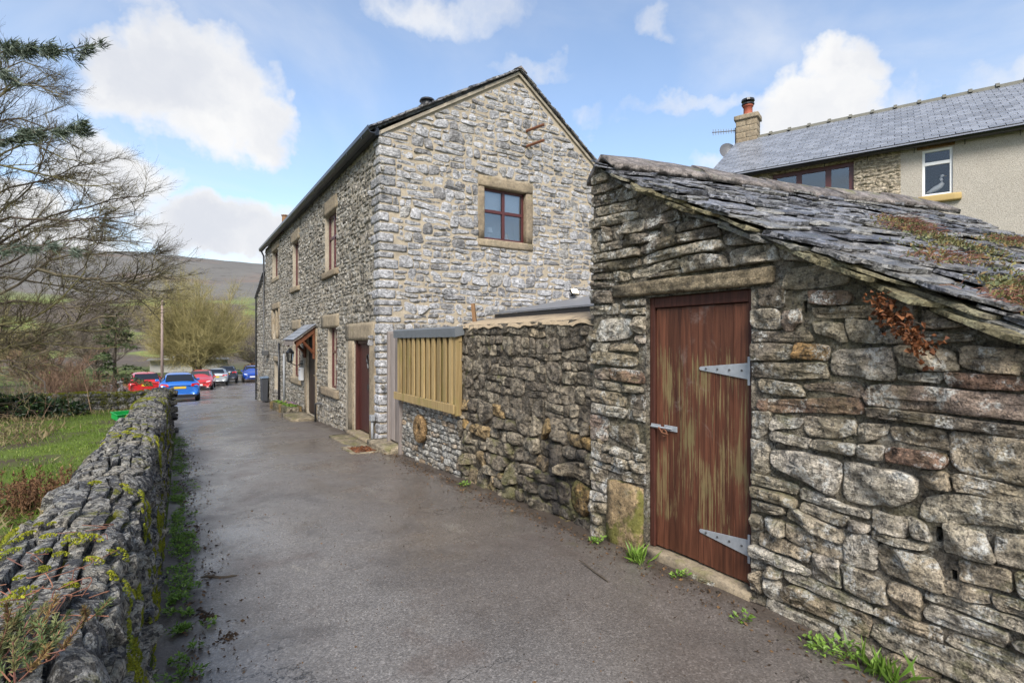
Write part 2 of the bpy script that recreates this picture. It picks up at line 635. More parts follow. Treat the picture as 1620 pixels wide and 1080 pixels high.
M_LOW = stone_mat('squared_limestone', [(.22, .205, .18), (.30, .285, .25), (.37, .36, .33), (.27, .245, .205), (.33, .25, .17)], lichen=(.5, .5, .48), lichen_at=.58, lichen_amt=.5,
                  dark=.45, bed=(.9, .9, 2), fine=1.4, bstr=.8, bdist=.02, moss_amt=.35, moss_low=.1, moss_at=.66)
M_LEFT = stone_mat('garden_wall_stone', [(.095, .096, .102), (.19, .188, .19), (.30, .282, .248), (.40, .36, .29), (.135, .135, .142), (.52, .475, .39)], lichen=(.56, .545, .50),
                   lichen_at=.515, lichen_amt=.85, dark=.7, bed=(1, 1, 2.2), fine=2.6, bstr=1.0, bdist=.028, moss_amt=.95, moss_low=None, moss_at=.64, moss_col=(.20, .20, .015), flecks=(60, .80, (.44, .41, .34), .7), chip=1.5)
M_SAND = stone_mat('dressed_gritstone', [(.27, .215, .145), (.30, .245, .17), (.24, .19, .13)], lichen=(.36, .33, .27), lichen_at=.6, lichen_amt=.5, dark=.4, bed=(1, 1, 1.2), fine=1.1, chip=.05, cm=.45,
                   bstr=.25, bdist=.008, moss_amt=.35, moss_low=.3, moss_at=.62, moss_col=(.14, .14, .03))
M_SLATE = stone_mat('stone_slate', [(.11, .11, .12), (.17, .17, .185), (.25, .25, .265), (.15, .142, .135), (.22, .21, .19)], lichen=(.36, .36, .35), lichen_at=.56, lichen_amt=.6, dark=.5,
                    bed=(1, 1, 1), fine=1.2, bstr=.8, bdist=.012, moss_amt=.5, moss_low=None, moss_at=.70, moss_col=(.12, .12, .035), rough=.33)
M_RIDGE = stone_mat('ridge_stone', [(.15, .13, .12), (.19, .165, .15)], lichen=(.3, .29, .25), lichen_at=.6, lichen_amt=.5, dark=.4, bed=(1, 1, 1), bstr=.6, bdist=.01, rough=.7,
                    moss_amt=.6, moss_at=.64, moss_col=(.14, .14, .04))
M_VERGE = stone_mat('mossy_verge_slate', [(.15, .13, .075), (.21, .18, .10), (.17, .165, .15)], lichen=(.34, .32, .2), lichen_at=.55, lichen_amt=.6, dark=.5, bed=(1, 1, 4), bstr=.8, bdist=.015)
M_LINTEL = stone_mat('door_lintel_stone', [(.20, .16, .105), (.24, .19, .12)], lichen=(.32, .29, .2), lichen_at=.58, lichen_amt=.5, dark=.5, bed=(1, .4, 3), fine=1.2, bstr=.8, bdist=.02, chip=.6)
M_BLOCK = stone_mat('mossy_ochre_block', [(.33, .235, .125), (.28, .20, .11)], lichen=(.36, .31, .2), lichen_at=.56, lichen_amt=.5, dark=.6, bed=(1, 1, 1.5), fine=1.3, bstr=.8, bdist=.02, chip=.5,
                    moss_amt=.85, moss_low=.75, moss_at=.56, moss_col=(.13, .13, .025), cm=.8)
M_MILL = stone_mat('millstone_grit', [(.30, .19, .085), (.33, .21, .10)], lichen_amt=.1, dark=.5, bed=(1, 1, 1), fine=2.2, bstr=1, bdist=.02)
M_RUBP = stone_mat('pale_rubble', [(.38, .32, .235), (.45, .39, .30), (.33, .285, .215)], lichen=(.5, .46, .38), lichen_amt=.4, dark=.35, bed=(1, 1, 3))

MO_GABLE = mortar_mat('sandy_mortar', (.40, .337, .25), .25, 1.2, dirt=(.2, .17, .135), dirt_amt=.45)
MO_FRONT = mortar_mat('grey_lime_mortar', (.36, .315, .245), .3, 1.0, dirt_amt=.35)
MO_SHED = stone_mat('old_shed_mortar', [(.20, .172, .132), (.24, .206, .158)], lichen=(.45, .43, .37), lichen_at=.54, lichen_amt=.7, dark=.9, bed=(1, 1, 1.6), fine=1.5, bstr=1.0, bdist=.05,
                    moss_amt=.5, moss_low=.9, moss_at=.62, moss_col=(.10, .10, .035), algae=(1.7, .44, (.15, .138, .07), .5))
MO_MID = stone_mat('dark_wall_mortar', [(.12, .098, .07), (.15, .124, .088)], lichen=(.28, .26, .2), lichen_at=.56, lichen_amt=.6, dark=.9, bed=(1, 1, 1.5), fine=1.5, bstr=1.0, bdist=.05,
                   moss_amt=.5, moss_low=.8, moss_at=.6, moss_col=(.09, .09, .025), stain=(1.1, .56, (.022, .021, .023), .8))
MO_LOW = mortar_mat('dark_joint_earth', (.11, .10, .085), .3, 2)  # dark earth colour for the low wall joints, reused on the kerb
MO_LEFT = stone_mat('garden_wall_core', [(.09, .086, .08), (.13, .123, .11)], lichen=(.42, .41, .38), lichen_at=.52, lichen_amt=.8, dark=.8, bed=(1, 1, 2), fine=2.6, bstr=1.0, bdist=.03,
                    moss_amt=.95, moss_at=.62, moss_col=(.20, .20, .015), flecks=(85, .60, (.40, .37, .30), .85), chip=1.6)
M_CEMENT = mortar_mat('cement_capping', (.42, .325, .215), .25, 2.5, dirt=(.16, .13, .10), dirt_amt=.6, bstr=.9)
M_RENDER = mortar_mat('pebbledash', (.40, .365, .315), .10, 1.0, dirt=(.28, .25, .21), dirt_amt=.3, bstr=.3)

# pebble dash needs its own coarse relief
m, g, p, out = new_mat('rough_cast')
P = pos(g)
v = g.noise(P, 60, 5, 0.65)
n1 = g.noise(P, 1.6, 6, 0.6)
c = g.mix(n1, (.38, .345, .29), (.49, .45, .39))
c = g.mix(1.0, c, g.ramp(v, [(0.3, .6), (.6, 1.1)]), 'MULTIPLY')
g.link(c, p.inputs['Base Color'])
p.inputs['Roughness'].default_value = .95
bump(g, p, v, .9, .02)
M_ROUGHCAST = m

M_DOOR_SHED = wood_mat('flaking_red_door_paint', (.062, .023, .013), (.14, .052, .028), (26, 26, 1.6), wear=dict(z0=.10, z1=1.95, at=.555), rough=.55)
M_REDFRAME = wood_mat('brown_door_frame', (.045, .016, .011), (.085, .030, .020), (26, 26, 2), rough=.6)
M_REDDOOR = wood_mat('dark_red_door', (.040, .012, .010), (.068, .019, .015), (30, 30, 1.5), rough=.42, spec=.5)
M_PVC = plain('brown_window_frame', (.075, .018, .017), .4, var=.12)
M_WHITE = plain('white_window_frame', (.78, .78, .77), .35, var=.04)
M_DARKWOOD = wood_mat('dark_brown_door', (.022, .012, .008), (.042, .022, .014), (26, 26, 2), rough=.5)
M_ORANGEW = wood_mat('orange_stained_timber', (.10, .036, .018), (.155, .058, .026), (8, 8, 8), rough=.55)
M_NEWWOOD = wood_mat('treated_softwood', (.24, .165, .07), (.39, .285, .135), (40, 40, 1.6), rough=.75, green=((.16, .16, .03), .5))
M_OLDWOOD = wood_mat('weathered_boards', (.19, .155, .135), (.30, .26, .235), (40, 40, 1.4), rough=.85)
M_POSTW = wood_mat('brown_post', (.18, .095, .045), (.28, .16, .08), (30, 30, 2), rough=.8)
M_POLE = wood_mat('telegraph_pole_wood', (.24, .18, .155), (.35, .27, .235), (14, 14, 1), rough=.85)
M_GALV = plain('galvanised_steel', (.42, .44, .46), .5, .45, .3, 28, .2)
M_RUST = plain('rusty_iron', (.17, .07, .035), .85, .1, .45, 50, .4)
M_BLACKP = plain('black_plastic', (.018, .018, .02), .35, var=.2)
M_GUTTER = plain('dark_gutter', (.026, .028, .036), .3, var=.25)
M_LEAD = plain('grey_felt', (.13, .14, .15), .55, var=.25, scale=9, bstr=.2)
M_FELT = plain('roof_felt', (.17, .175, .19), .6, var=.2, scale=6, bstr=.15)
M_PIPE = plain('grey_plastic_pipe', (.25, .26, .27), .45, var=.15)
M_TERRA = plain('terracotta_pot', (.34, .085, .045), .7, var=.3)
M_SLATE2 = plain('welsh_slate', (.21, .22, .245), .34, var=.14, scale=4, bstr=.1, use_tint=.22)
M_RIDGE2 = plain('ridge_tile_clay', (.13, .125, .10), .8, var=.45, scale=14, bstr=.4)
M_GLASS = glass_mat('window_glass', .10)
M_GLASSD = glass_mat('reflective_glass', .22, (.55, .6, .62))
M_ROOM = plain('dim_room', (.035, .035, .038), .9, var=.2)
M_ROOML = plain('pale_room', (.52, .57, .62), .9, var=.06, scale=2, bstr=0)
M_BLIND = plain('white_blind', (.80, .80, .78), .8, var=.05)
M_SLAB = stone_mat('yard_flagstone', [(.20, .165, .11), (.24, .20, .14)], lichen_amt=.2, dark=.4, moss_amt=.5, moss_at=.58, moss_col=(.12, .12, .03), bstr=.4, bdist=.01)
M_METALC = plain('drain_iron', (.10, .10, .10), .5, .4, .4, 30, .3)
M_GOLD = plain('brass', (.5, .34, .1), .35, .9)
M_PAPER = plain('white_box', (.7, .7, .7), .5, var=.05)

# ------------------------------------------------------------------ stone laying


def pack(u0, u1, v0, v1, h, ar, rg, single=.35):
    out = []
    v = v0
    while v < v1:
        B = h * rg.uniform(1.5, 2.4)
        u = u0 - rg.uniform(0, h * 2)
        while u < u1:
            wd = h * rg.uniform(*ar)
            if rg.random() < single:
                wd = max(wd, B * .75)
                out.append((u, v, u + wd, v + B))
            else:
                wd *= rg.uniform(1.2, 2.2)
                m_ = rg.uniform(.33, .67) * B
                for a, b in ((v, v + m_), (v + m_, v + B)):
                    if rg.random() < .45 or wd < h * 1.3:
                        out.append((u, a, u + wd, b))
                    else:
                        k = rg.uniform(.3, .7) * wd
                        out.append((u, a, u + k, b))
                        out.append((u + k, a, u + wd, b))
            u += wd
        v += B
    return out


def clip_poly(P, n, c):
    """keep the side n.p <= c"""
    d = P @ n - c
    if (d <= 0).all():
        return P
    if (d > 0).all():
        return None
    out = []
    k = len(P)
    for i in range(k):
        j = (i + 1) % k
        if d[i] <= 0:
            out.append(P[i])
        if (d[i] <= 0) != (d[j] <= 0):
            t = d[i] / (d[i] - d[j])
            out.append(P[i] + t * (P[j] - P[i]))
    return np.array(out) if len(out) > 2 else None


def area(P):
    x, y = P[:, 0], P[:, 1]
    return .5 * abs(np.dot(x, np.roll(y, -1)) - np.dot(y, np.roll(x, -1)))


def resample(P, n):
    Q = np.vstack([P, P[:1]])
    L = np.r_[0, np.cumsum(np.linalg.norm(np.diff(Q, axis=0), axis=1))]
    t = np.linspace(0, L[-1], n, endpoint=False)
    return np.c_[np.interp(t, L, Q[:, 0]), np.interp(t, L, Q[:, 1])]


def angular(a, b, rg, n, round_):
    """a chipped, roughly four-sided outline with half extents a, b"""
    m_ = min(a, b)
    pts = []
    wedge = rg.random()
    sx0, sx1 = 1.0, 1.0
    if wedge < .28:
        if rg.random() < .5:
            sx0 = rg.uniform(.35, .8)
        else:
            sx1 = rg.uniform(.35, .8)
    sh = rg.uniform(-.25, .25) * b
    for (sx, sy) in ((-1, -1), (1, -1), (1, 1), (-1, 1)):
        f = sx0 if sx < 0 else sx1
        cx = sx * a * (1.04 - rg.random() * .10)
        cy = sy * b * f * (1.04 - rg.random() * .16) + sh * sx * (1 if f < 1 else .4)
        k1, k2 = rg.random(2) * round_ * m_
        if rg.random() < .25:
            k1 *= 2.2
        # walk direction is counter-clockwise: incoming edge then outgoing edge
        if (sx, sy) == (-1, -1):
            pts += [(cx, cy + k2), (cx + k1, cy)]
        elif (sx, sy) == (1, -1):
            pts += [(cx - k1, cy), (cx, cy + k2)]
        elif (sx, sy) == (1, 1):
            pts += [(cx, cy - k2), (cx - k1, cy)]
        else:
            pts += [(cx + k1, cy), (cx, cy - k2)]
        nx_, ny_ = {(-1, -1): (0, -1), (1, -1): (1, 0), (1, 1): (0, 1), (-1, 1): (-1, 0)}[(sx, sy)]
        if nx_ == 0:
            pts.append((rg.uniform(-.5, .5) * a, ny_ * b * (1 + rg.normal(0, .07)) * (sx0 + sx1) / 2))
        else:
            pts.append((nx_ * a * (1 + rg.normal(0, .04)), rg.uniform(-.4, .4) * b))
    return resample(np.array(pts), n)


def outlines(rects, gap, rg, n, warp=(.03, .3), jitter=.05, skew=.25, sq=None, holes=(), planes=(), hgap=.008, min_area=.0008, round_=.45):
    """rects -> list of (n,2) outlines clipped to the wall"""
    sd = int(rg.integers(0, 9999))
    raw = []
    for (a0, b0, a1, b1) in rects:
        gp = gap * rg.uniform(.4, 1.6)
        a, b = (a1 - a0 - gp) / 2, (b1 - b0 - gp) / 2
        if a < .012 or b < .009:
            continue
        P = angular(a, b, rg, n, round_)
        ty = rg.normal(0, skew * .5) * min(1, b / a)
        tx = rg.normal(0, skew * .5)
        raw.append(np.c_[(a0 + a1) / 2 + P[:, 0] + P[:, 1] * tx, (b0 + b1) / 2 + P[:, 1] + P[:, 0] * ty * .6])
    A = np.array(raw)
    q = np.concatenate([A / warp[1], np.zeros((*A.shape[:2], 1))], 2)
    A = A + warp[0] * 2 * np.stack([fbm(q + 3.3, 2, sd) - .5, fbm(q + 91.7, 2, sd + 5) - .5], 2)
    half = (A.max(1) - A.min(1)).min(1) / 2
    q = np.concatenate([A * 26, np.repeat(np.arange(len(A))[:, None, None] * 3.7, n, 1)], 2)
    A = A + (jitter * 4 * half)[:, None, None] * np.stack([fbm(q, 2, sd + 1) - .5, fbm(q + 55, 2, sd + 2) - .5], 2)
    res = []
    for P in A:
        A0 = area(P)
        ok = True
        mn, mx = P.min(0), P.max(0)
        for (h0, h1, k0, k1) in holes:
            h0, h1, k0, k1 = h0 - hgap, h1 + hgap, k0 - hgap, k1 + hgap
            if mx[0] < h0 or mn[0] > h1 or mx[1] < k0 or mn[1] > k1:
                continue
            best, ba = None, 0
            for nn, cc in (((1, 0), h0), ((-1, 0), -h1), ((0, 1), k0), ((0, -1), -k1)):
                C = clip_poly(P, np.array(nn, float), cc)
                if C is not None and area(C) > ba:
                    best, ba = C, area(C)
            if best is None or ba < .22 * A0:
                ok = False
                break
            P = best
            mn, mx = P.min(0), P.max(0)
        if not ok:
            continue
        for nn, cc in planes:
            C = clip_poly(P, np.array(nn, float), cc)
            if C is None or area(C) < .2 * A0:
                ok = False
                break
            P = C
        if not ok or area(P) < min_area:
            continue
        res.append(resample(P, n))
    return res


def stone_meshes(polys, mapf, prot=.03, back=.04, amp=.012, freq=14, rings=(0, .10, .4, .85), tilt=.12, seed=0, tints=None, pvar=.5, facets=5, fslope=.32, edge=(.30, .06)):
    """batch: outlines -> list of (verts, faces, tint); the front of each stone is a few cleaved planes plus fine noise"""
    if not polys:
        return []
    S = len(polys)
    rg = np.random.default_rng(seed)
    A = np.array(polys)
    n = A.shape[1]
    c = A.mean(1, keepdims=True)
    half = (A.max(1) - A.min(1)) / 2
    mh = half.min(1)
    pr = np.minimum(prot, mh * 1.1) * (1 + rg.uniform(-pvar, pvar, S))
    layers, sub = [A], [None]
    for k, ins in enumerate(rings):
        f = np.maximum(.04, 1 - ins * mh[:, None] / half)[:, None, :]
        layers.append(c + (A - c) * f)
        sub.append(edge[0] if k == 0 else (edge[1] if k == 1 else 0.0))
    layers.append(c)
    sub.append(0.0)
    UV = np.concatenate(layers, 1)
    rel = UV - c
    asp = np.minimum(1.0, mh[:, None] * 2.2 / half)             # long axis gets gentler slopes
    gr = rg.normal(0, fslope, (S, facets, 2)) * asp[:, None, :]
    of = rg.uniform(0, .5, (S, facets))
    of[:, 0] = 0
    pl_ = (1 + of)[:, :, None] * pr[:, None, None] + np.einsum('sfk,svk->sfv', gr, rel)
    DP = pl_.min(1)
    DP = np.maximum(DP, .35 * pr[:, None]) + (rel * rg.normal(0, tilt, (S, 1, 2)) * asp[:, None, :]).sum(2)
    off = rg.uniform(0, 50, (S, 1, 3))
    q = np.concatenate([UV * [1, 1.6], np.zeros((*UV.shape[:2], 1))], 2)
    nz = fbm(q * freq + off, 3, seed) - .5
    lim = np.minimum(1, mh / .04)[:, None]
    DP = np.maximum(DP, .25 * pr[:, None]) + nz * 2 * amp * lim
    i0 = 0
    for k, sb in enumerate(sub):
        cnt = n if k < len(sub) - 1 else 1
        if sb is None:
            DP[:, i0:i0 + cnt] = -back
        else:
            DP[:, i0:i0 + cnt] -= sb * pr[:, None]
        i0 += cnt
    P, N = mapf(UV.reshape(-1, 2))
    V = (P + N * DP.reshape(-1, 1)).reshape(S, -1, 3)
    R_ = len(rings) + 1
    F = []
    for i in range(R_ - 1):
        for j in range(n):
            j2 = (j + 1) % n
            F.append((i * n + j, i * n + j2, (i + 1) * n + j2, (i + 1) * n + j))
    for j in range(n):
        F.append(((R_ - 1) * n + j, (R_ - 1) * n + (j + 1) % n, R_ * n))
    if tints is None:
        tints = rg.random((S, 3))
    return [(V[s], F, tints[s]) for s in range(S)]


def screen_size(V):
    d = V - CP
    z = max(.3, float((d @ FW).mean()))
    x = (d @ RT) / z
    y = d[:, 2] / z
    mx, my = x.mean(), y.mean()
    if abs(mx) > 1.02 or abs(my) > .70:
        return 0.0
    return float((x.max() - x.min()) * (y.max() - y.min()))


def emit(stones, mat, parent, keep=300, name='stone', rest='small_stones', smooth=True):
    if not stones:
        return []
    sz = np.array([screen_size(s[0]) for s in stones])
    order = np.argsort(-sz)
    made = []
    top = [i for i in order[:keep] if sz[i] > 0]
    for i in top:
        V, F, t = stones[i]
        made.append(obj(name, V, F, mat, parent, t, smooth))
    left = [i for i in order if i not in set(top)]
    if left:
        VV, FF, TT = [], [], []
        b = 0
        for i in left:
            V, F, t = stones[i]
            VV.append(V)
            FF += [tuple(k + b for k in q_) for q_ in F]
            TT.append(np.tile(t, (len(V), 1)))
            b += len(V)
        obj(rest, np.concatenate(VV), FF, mat, parent, np.concatenate(TT), smooth, kind='stuff')
    return made


def flat(O, U, V, N):
    O, U, V, N = (np.array(k, float) for k in (O, U, V, N))
    return lambda uv: (O + uv[:, :1] * U + uv[:, 1:2] * V, np.broadcast_to(N, (len(uv), 3)))


def core(name, mat, parent, mapf, u0, u1, v0, v1, holes=(), top=None, bottom=None, step=.12, amp=.012, reveal=.16, seed=3, sink=0.0):
    """the mortar face behind the stones: a rough sheet with real openings and their reveals"""
    us = set(np.round(np.linspace(u0, u1, max(2, int((u1 - u0) / step))), 4))
    vs = set(np.round(np.linspace(v0, v1, max(2, int((v1 - v0) / step))), 4))
    for h in holes:
        us |= {round(h[0], 4), round(h[1], 4)}
        vs |= {round(h[2], 4), round(h[3], 4)}
    us = np.array(sorted(k for k in us if u0 - 1e-6 <= k <= u1 + 1e-6))
    vs = np.array(sorted(k for k in vs if v0 - 1e-6 <= k <= v1 + 1e-6))
    UU, VV = np.meshgrid(us, vs, indexing='ij')
    if top is not None:
        tp = np.array([top(u) for u in us])[:, None]
        VC = np.minimum(VV, tp)
    else:
        VC = VV.copy()
    if bottom is not None:
        VC = np.maximum(VC, np.array([bottom(u) for u in us])[:, None])
    uv = np.c_[UU.ravel(), VC.ravel()]
    d = (fbm(np.c_[uv * 7, np.full(len(uv), seed)], 3, seed) - .5) * 2 * amp - sink
    Pp, Nn = mapf(uv)
    for h in holes:
        e = (uv[:, 0] > h[0] - .01) & (uv[:, 0] < h[1] + .01) & (uv[:, 1] > h[2] - .01) & (uv[:, 1] < h[3] + .01)
        d[e] = 0
    V = (Pp + Nn * d[:, None])
    nv = len(vs)
    F = []
    for i in range(len(us) - 1):
        for j in range(nv - 1):
            a, b, c_, d_ = i * nv + j, (i + 1) * nv + j, (i + 1) * nv + j + 1, i * nv + j + 1
            if VC[i, j + 1] - VC[i, j] < 1e-5 and VC[i + 1, j + 1] - VC[i + 1, j] < 1e-5:
                continue
            cu, cv = (us[i] + us[i + 1]) / 2, (vs[j] + vs[j + 1]) / 2
            if any(h[0] < cu < h[1] and h[2] < cv < h[3] for h in holes):
                continue
            F.append((a, b, c_, d_))
    V = V.tolist()
    for h in holes:
        q = np.array([(h[0], h[2]), (h[1], h[2]), (h[1], h[3]), (h[0], h[3])], float)
        a, nn = mapf(q)
        b = len(V)
        V += a.tolist() + (a - nn * reveal).tolist()
        for i in range(4):
            j = (i + 1) % 4
            F.append((b + i, b + 4 + i, b + 4 + j, b + j))
    return obj(name, V, F, mat, parent)


def quoin(a, b, rg, amp=.012, n=4):
    """a rough squared block: subdivided box with worn edges"""
    a, b = np.array(a, float), np.array(b, float)
    c, h = (a + b) / 2, (b - a) / 2
    V, F, idx = [], [], {}

    def vid(p):
        k = tuple(np.round(p, 4))
        if k not in idx:
            idx[k] = len(V)
            V.append(p)
        return idx[k]
    lin = np.linspace(-1, 1, n + 1)
    for ax in range(3):
        for s in (-1, 1):
            o1, o2 = (ax + 1) % 3, (ax + 2) % 3
            for i in range(n):
                for j in range(n):
                    q = []
                    for di, dj in ((0, 0), (1, 0), (1, 1), (0, 1)):
                        p_ = np.zeros(3)
                        p_[ax] = s
                        p_[o1] = lin[i + di]
                        p_[o2] = lin[j + dj]
                        q.append(vid(p_))
                    F.append(tuple(q) if s > 0 else tuple(q[::-1]))
    V = np.array(V)
    r = np.linalg.norm(V, axis=1)
    e = (np.abs(V) > .99).sum(1)
    W = V * h
    W -= np.sign(V) * ((e >= 2) * .005 + (e >= 3) * .004)[:, None] * np.minimum(1, h / .06)
    off = rg.uniform(0, 99, 3)
    W += np.stack([(fbm((W + c) * 9 + off + k * 7, 3) - .5) for k in range(3)], 1) * 2 * amp
    return W + c, F, rg.random(3)


def block(name, a, b, mat, parent, rg=None, amp=.004, tint=None, n=5):
    V, F, t = quoin(a, b, rg or rng, amp, n)
    return obj(name, V, F, mat, parent, tint if tint is not None else t, True)


# ------------------------------------------------------------------ ground
def terrain(x, y):
    x, y = np.asarray(x, float), np.asarray(y, float)
    z = lane_z(y) - .012
    # raised garden behind the lane-side wall
    gd = np.clip((-.22 - x) / .1, 0, 1) * np.clip((14.05 - y) / .2, 0, 1)
    garden = .30 - .012 * (y - 2) + .05 * (fbm(np.stack([x * .8, y * .8, x * 0], -1), 2) - .5)
    z = z * (1 - gd) + garden * gd
    # land falls gently towards the valley floor, then the far hill
    z = z - .5 * np.clip((y - 60) / 120, 0, 1) - np.clip((-x - 9) / 60, 0, 1) * 2.0
    z = z + (fbm(np.stack([x * .06, y * .06, x * 0 + 4], -1), 2) - .5) * np.clip((np.hypot(x, y) - 45) / 80, 0, 1) * 1.5
    t = np.clip((y - 170) / 760, 0, 1)
    ridge = 128 + 10 * np.clip(-x / 500, -1.5, 1.5) + 4 * (fbm(np.stack([x * .004, y * 0, x * 0 + 2], -1), 3) - .5)
    hill = ridge * (.32 * t + .68 * (t * t * (3 - 2 * t)))
    hill = hill + 16 * t * (1 - t) * (fbm(np.stack([x * .012, y * .012, x * 0], -1), 4) - .5) * 2
    return z + hill


def spaced(lims):
    out = []
    for a, b, s in lims:
        out += list(np.arange(a, b, s))
    return np.array(out + [lims[-1][1]])


xs = spaced([(-1400, -300, 50), (-300, -60, 12), (-60, -10, 2.5), (-10, -.4, .4), (-.4, -.1, .05), (-.1, 12, .6), (12, 60, 3), (60, 300, 14), (300, 1400, 60)])
ys = spaced([(-300, -40, 20), (-40, -4, 3), (-4, 13.8, .4), (13.8, 14.4, .1), (14.4, 80, 1.2), (80, 200, 6), (200, 1000, 16), (1000, 1500, 60)])
XX, YY = np.meshgrid(xs, ys, indexing='ij')
ZZ = terrain(XX, YY)
nx, ny = len(xs), len(ys)
ii, jj = np.meshgrid(np.arange(nx - 1), np.arange(ny - 1), indexing='ij')
q0 = (ii * ny + jj).ravel()
GF = np.c_[q0, q0 + ny, q0 + ny + 1, q0 + 1]

m, g, p, out = new_mat('ground_cover')
P = pos(g)
sp = g.n('ShaderNodeSeparateXYZ')
g.link(P, sp.inputs[0])
n1 = g.noise(P, 1.1, 6, .6)
earth = g.mix(g.noise(P, 8, 6, .65), (.045, .034, .024), (.10, .078, .055))
grass = g.mix(g.noise(P, 2.3, 6, .6), (.06, .095, .015), (.13, .17, .035))
near = g.mix(g.step(n1, .36, .58), earth, grass)
# far fields and moor
field = g.mix(g.noise(P, .012, 3, .5), (.15, .19, .055), (.21, .24, .08))
wood = g.mix(g.noise(P, .09, 7, .7), (.062, .05, .042), (.15, .122, .10))
field = g.mix(g.step(g.noise(scaled(g, P, (1, 1, .3)), .011, 5, .6), .42, .47), field, wood)
moor = g.mix(g.noise(scaled(g, P, (1, 1, 2)), .02, 8, .65), (.105, .10, .094), (.20, .188, .168))  # moor colours greyed to suggest distant haze
rust = g.noise(P, .009, 5, .6)
moor = g.mix(g.math('MULTIPLY', g.step(rust, .52, .66), .6), moor, (.21, .15, .12))
moor = g.mix(g.math('MULTIPLY', g.step(g.noise(P, .06, 7, .7), .52, .66), .45), moor, (.06, .055, .052))
zz_ = g.math('ADD', sp.outputs[2], g.math('MULTIPLY', g.math('SUBTRACT', g.noise(P, .008, 4), .5), 45))
far = g.mix(g.step(zz_, 22, 40), field, moor)
far = g.mix(g.math('MULTIPLY', g.step(sp.outputs[2], 116, 124), .6), far, (.17, .17, .08))
g.link(g.mix(g.step(sp.outputs[1], 90, 150), near, far), p.inputs['Base Color'])
p.inputs['Roughness'].default_value = .95
p.inputs['Specular IOR Level'].default_value = .15
bump(g, p, g.noise(P, 9, 6, .65), .6, .05)
M_GROUND = m
struct(obj('ground', np.c_[XX.ravel(), YY.ravel(), ZZ.ravel()], GF, M_GROUND, smooth=True))

# the wet lane
m, g, p, out = new_mat('wet_asphalt')
P = pos(g)
agg = g.voro(P, 130)
big = g.noise(P, .55, 5, .6)
mid = g.noise(P, 3.0, 7, .65)
fine_ = g.noise(P, 75, 5, .7)
c = g.mix(mid, (.128, .119, .112), (.215, .201, .190))
c = g.mix(1.0, c, g.ramp(fine_, [(.3, .55), (.52, 1.0), (.72, 1.6)]), 'MULTIPLY')
sp = g.n('ShaderNodeSeparateXYZ')
g.link(P, sp.inputs[0])
damp = g.step(g.noise(P, .9, 6, .62, .6), .50, .62)
c = g.mix(g.math('MULTIPLY', damp, .45), c, (.066, .060, .057))
brn = g.math('MULTIPLY', g.step(g.math('ADD', sp.outputs[0], g.math('MULTIPLY', g.noise(P, .8, 4), 2.4)), 1.9, 3.6), .6)
c = g.mix(brn, c, g.mix(mid, (.088, .070, .058), (.155, .127, .107)))
mud = g.math('MULTIPLY', g.step(g.noise(P, 1.3, 7, .65), .54, .66), .65)
c = g.mix(mud, c, (.115, .094, .083))
edge = g.math('ADD', g.step(sp.outputs[0], 2.35, 3.1), g.step(sp.outputs[0], .45, -.1))
edge = g.math('MULTIPLY', edge, g.step(sp.outputs[1], 30, 14))
edge = g.step(g.math('ADD', edge, g.math('MULTIPLY', g.math('SUBTRACT', g.noise(P, 4, 6, .65), .5), 1.5)), .45, .9)
c = g.mix(g.math('MULTIPLY', edge, .8), c, g.mix(g.noise(P, 20, 5, .7), (.030, .023, .017), (.085, .062, .045)))
crk = g.voro(g.vmath('ADD', P, g.vmath('SCALE', g.noise(P, 3, 5, .65, out='Color'), .5)), 1.1, 'DISTANCE_TO_EDGE')
crk = g.math('MULTIPLY', g.step(crk, .007, .002), g.step(g.noise(P, .5, 3, .5), .5, .58))
c = g.mix(g.math('MULTIPLY', crk, .8), c, (.02, .018, .017))
agc = g.n('ShaderNodeTexVoronoi')
g.put(agc.inputs['Vector'], P)
agc.inputs['Scale'].default_value = 105
ags = g.n('ShaderNodeSeparateColor')
g.link(agc.outputs['Color'], ags.inputs[0])
c = g.mix(1.0, c, g.ramp(ags.outputs[0], [(0, .72), (.6, 1.0), (.9, 1.15), (1.0, 1.55)]), 'MULTIPLY')
worn = g.math('MULTIPLY', g.step(g.noise(scaled(g, P, (1.6, .7, 1)), 1.1, 7, .68), .60, .68), g.step(ags.outputs[1], .3, .6))
c = g.mix(g.math('MULTIPLY', worn, .6), c, (.30, .275, .235))
chip = g.step(g.voro(P, 33), .085, .04)
c = g.mix(g.math('MULTIPLY', chip, .6), c, (.012, .011, .011))
mossm = g.math('MULTIPLY', g.step(g.noise(P, 1.7, 5, .6), .62, .72), g.math('MULTIPLY', g.step(sp.outputs[0], 2.3, 2.75), .5))
c = g.mix(mossm, c, (.10, .095, .02))
g.link(c, p.inputs['Base Color'])
wet = g.step(g.math('ADD', g.math('MULTIPLY', big, .8), g.math('MULTIPLY', mid, .25)), .42, .60)
streak = g.step(g.noise(scaled(g, P, (1.6, .5, 1)), 1.4, 6, .6), .5, .66)
wet = g.math('MAXIMUM', wet, g.math('MULTIPLY', streak, .7))
rg_ = g.math('SUBTRACT', .48, g.math('MULTIPLY', wet, .28))
rg_ = g.math('ADD', rg_, g.math('MULTIPLY', edge, .2))
g.link(rg_, p.inputs['Roughness'])
p.inputs['Specular IOR Level'].default_value = .6
hh = g.math('ADD', g.math('MULTIPLY', agg, .8), g.math('MULTIPLY', fine_, 1.0))
hh = g.math('ADD', hh, g.math('MULTIPLY', mid, 1.5))
bump(g, p, hh, .5, .008)
bn_ = [n for n in g.t.nodes if n.type == 'BUMP'][0]
g.put(bn_.inputs['Strength'], g.math('MULTIPLY_ADD', wet, -.38, .5))
M_ROAD = m
ysr = spaced([(-4, 14, .15), (14, 30, .4), (30, 75, 1.5)])
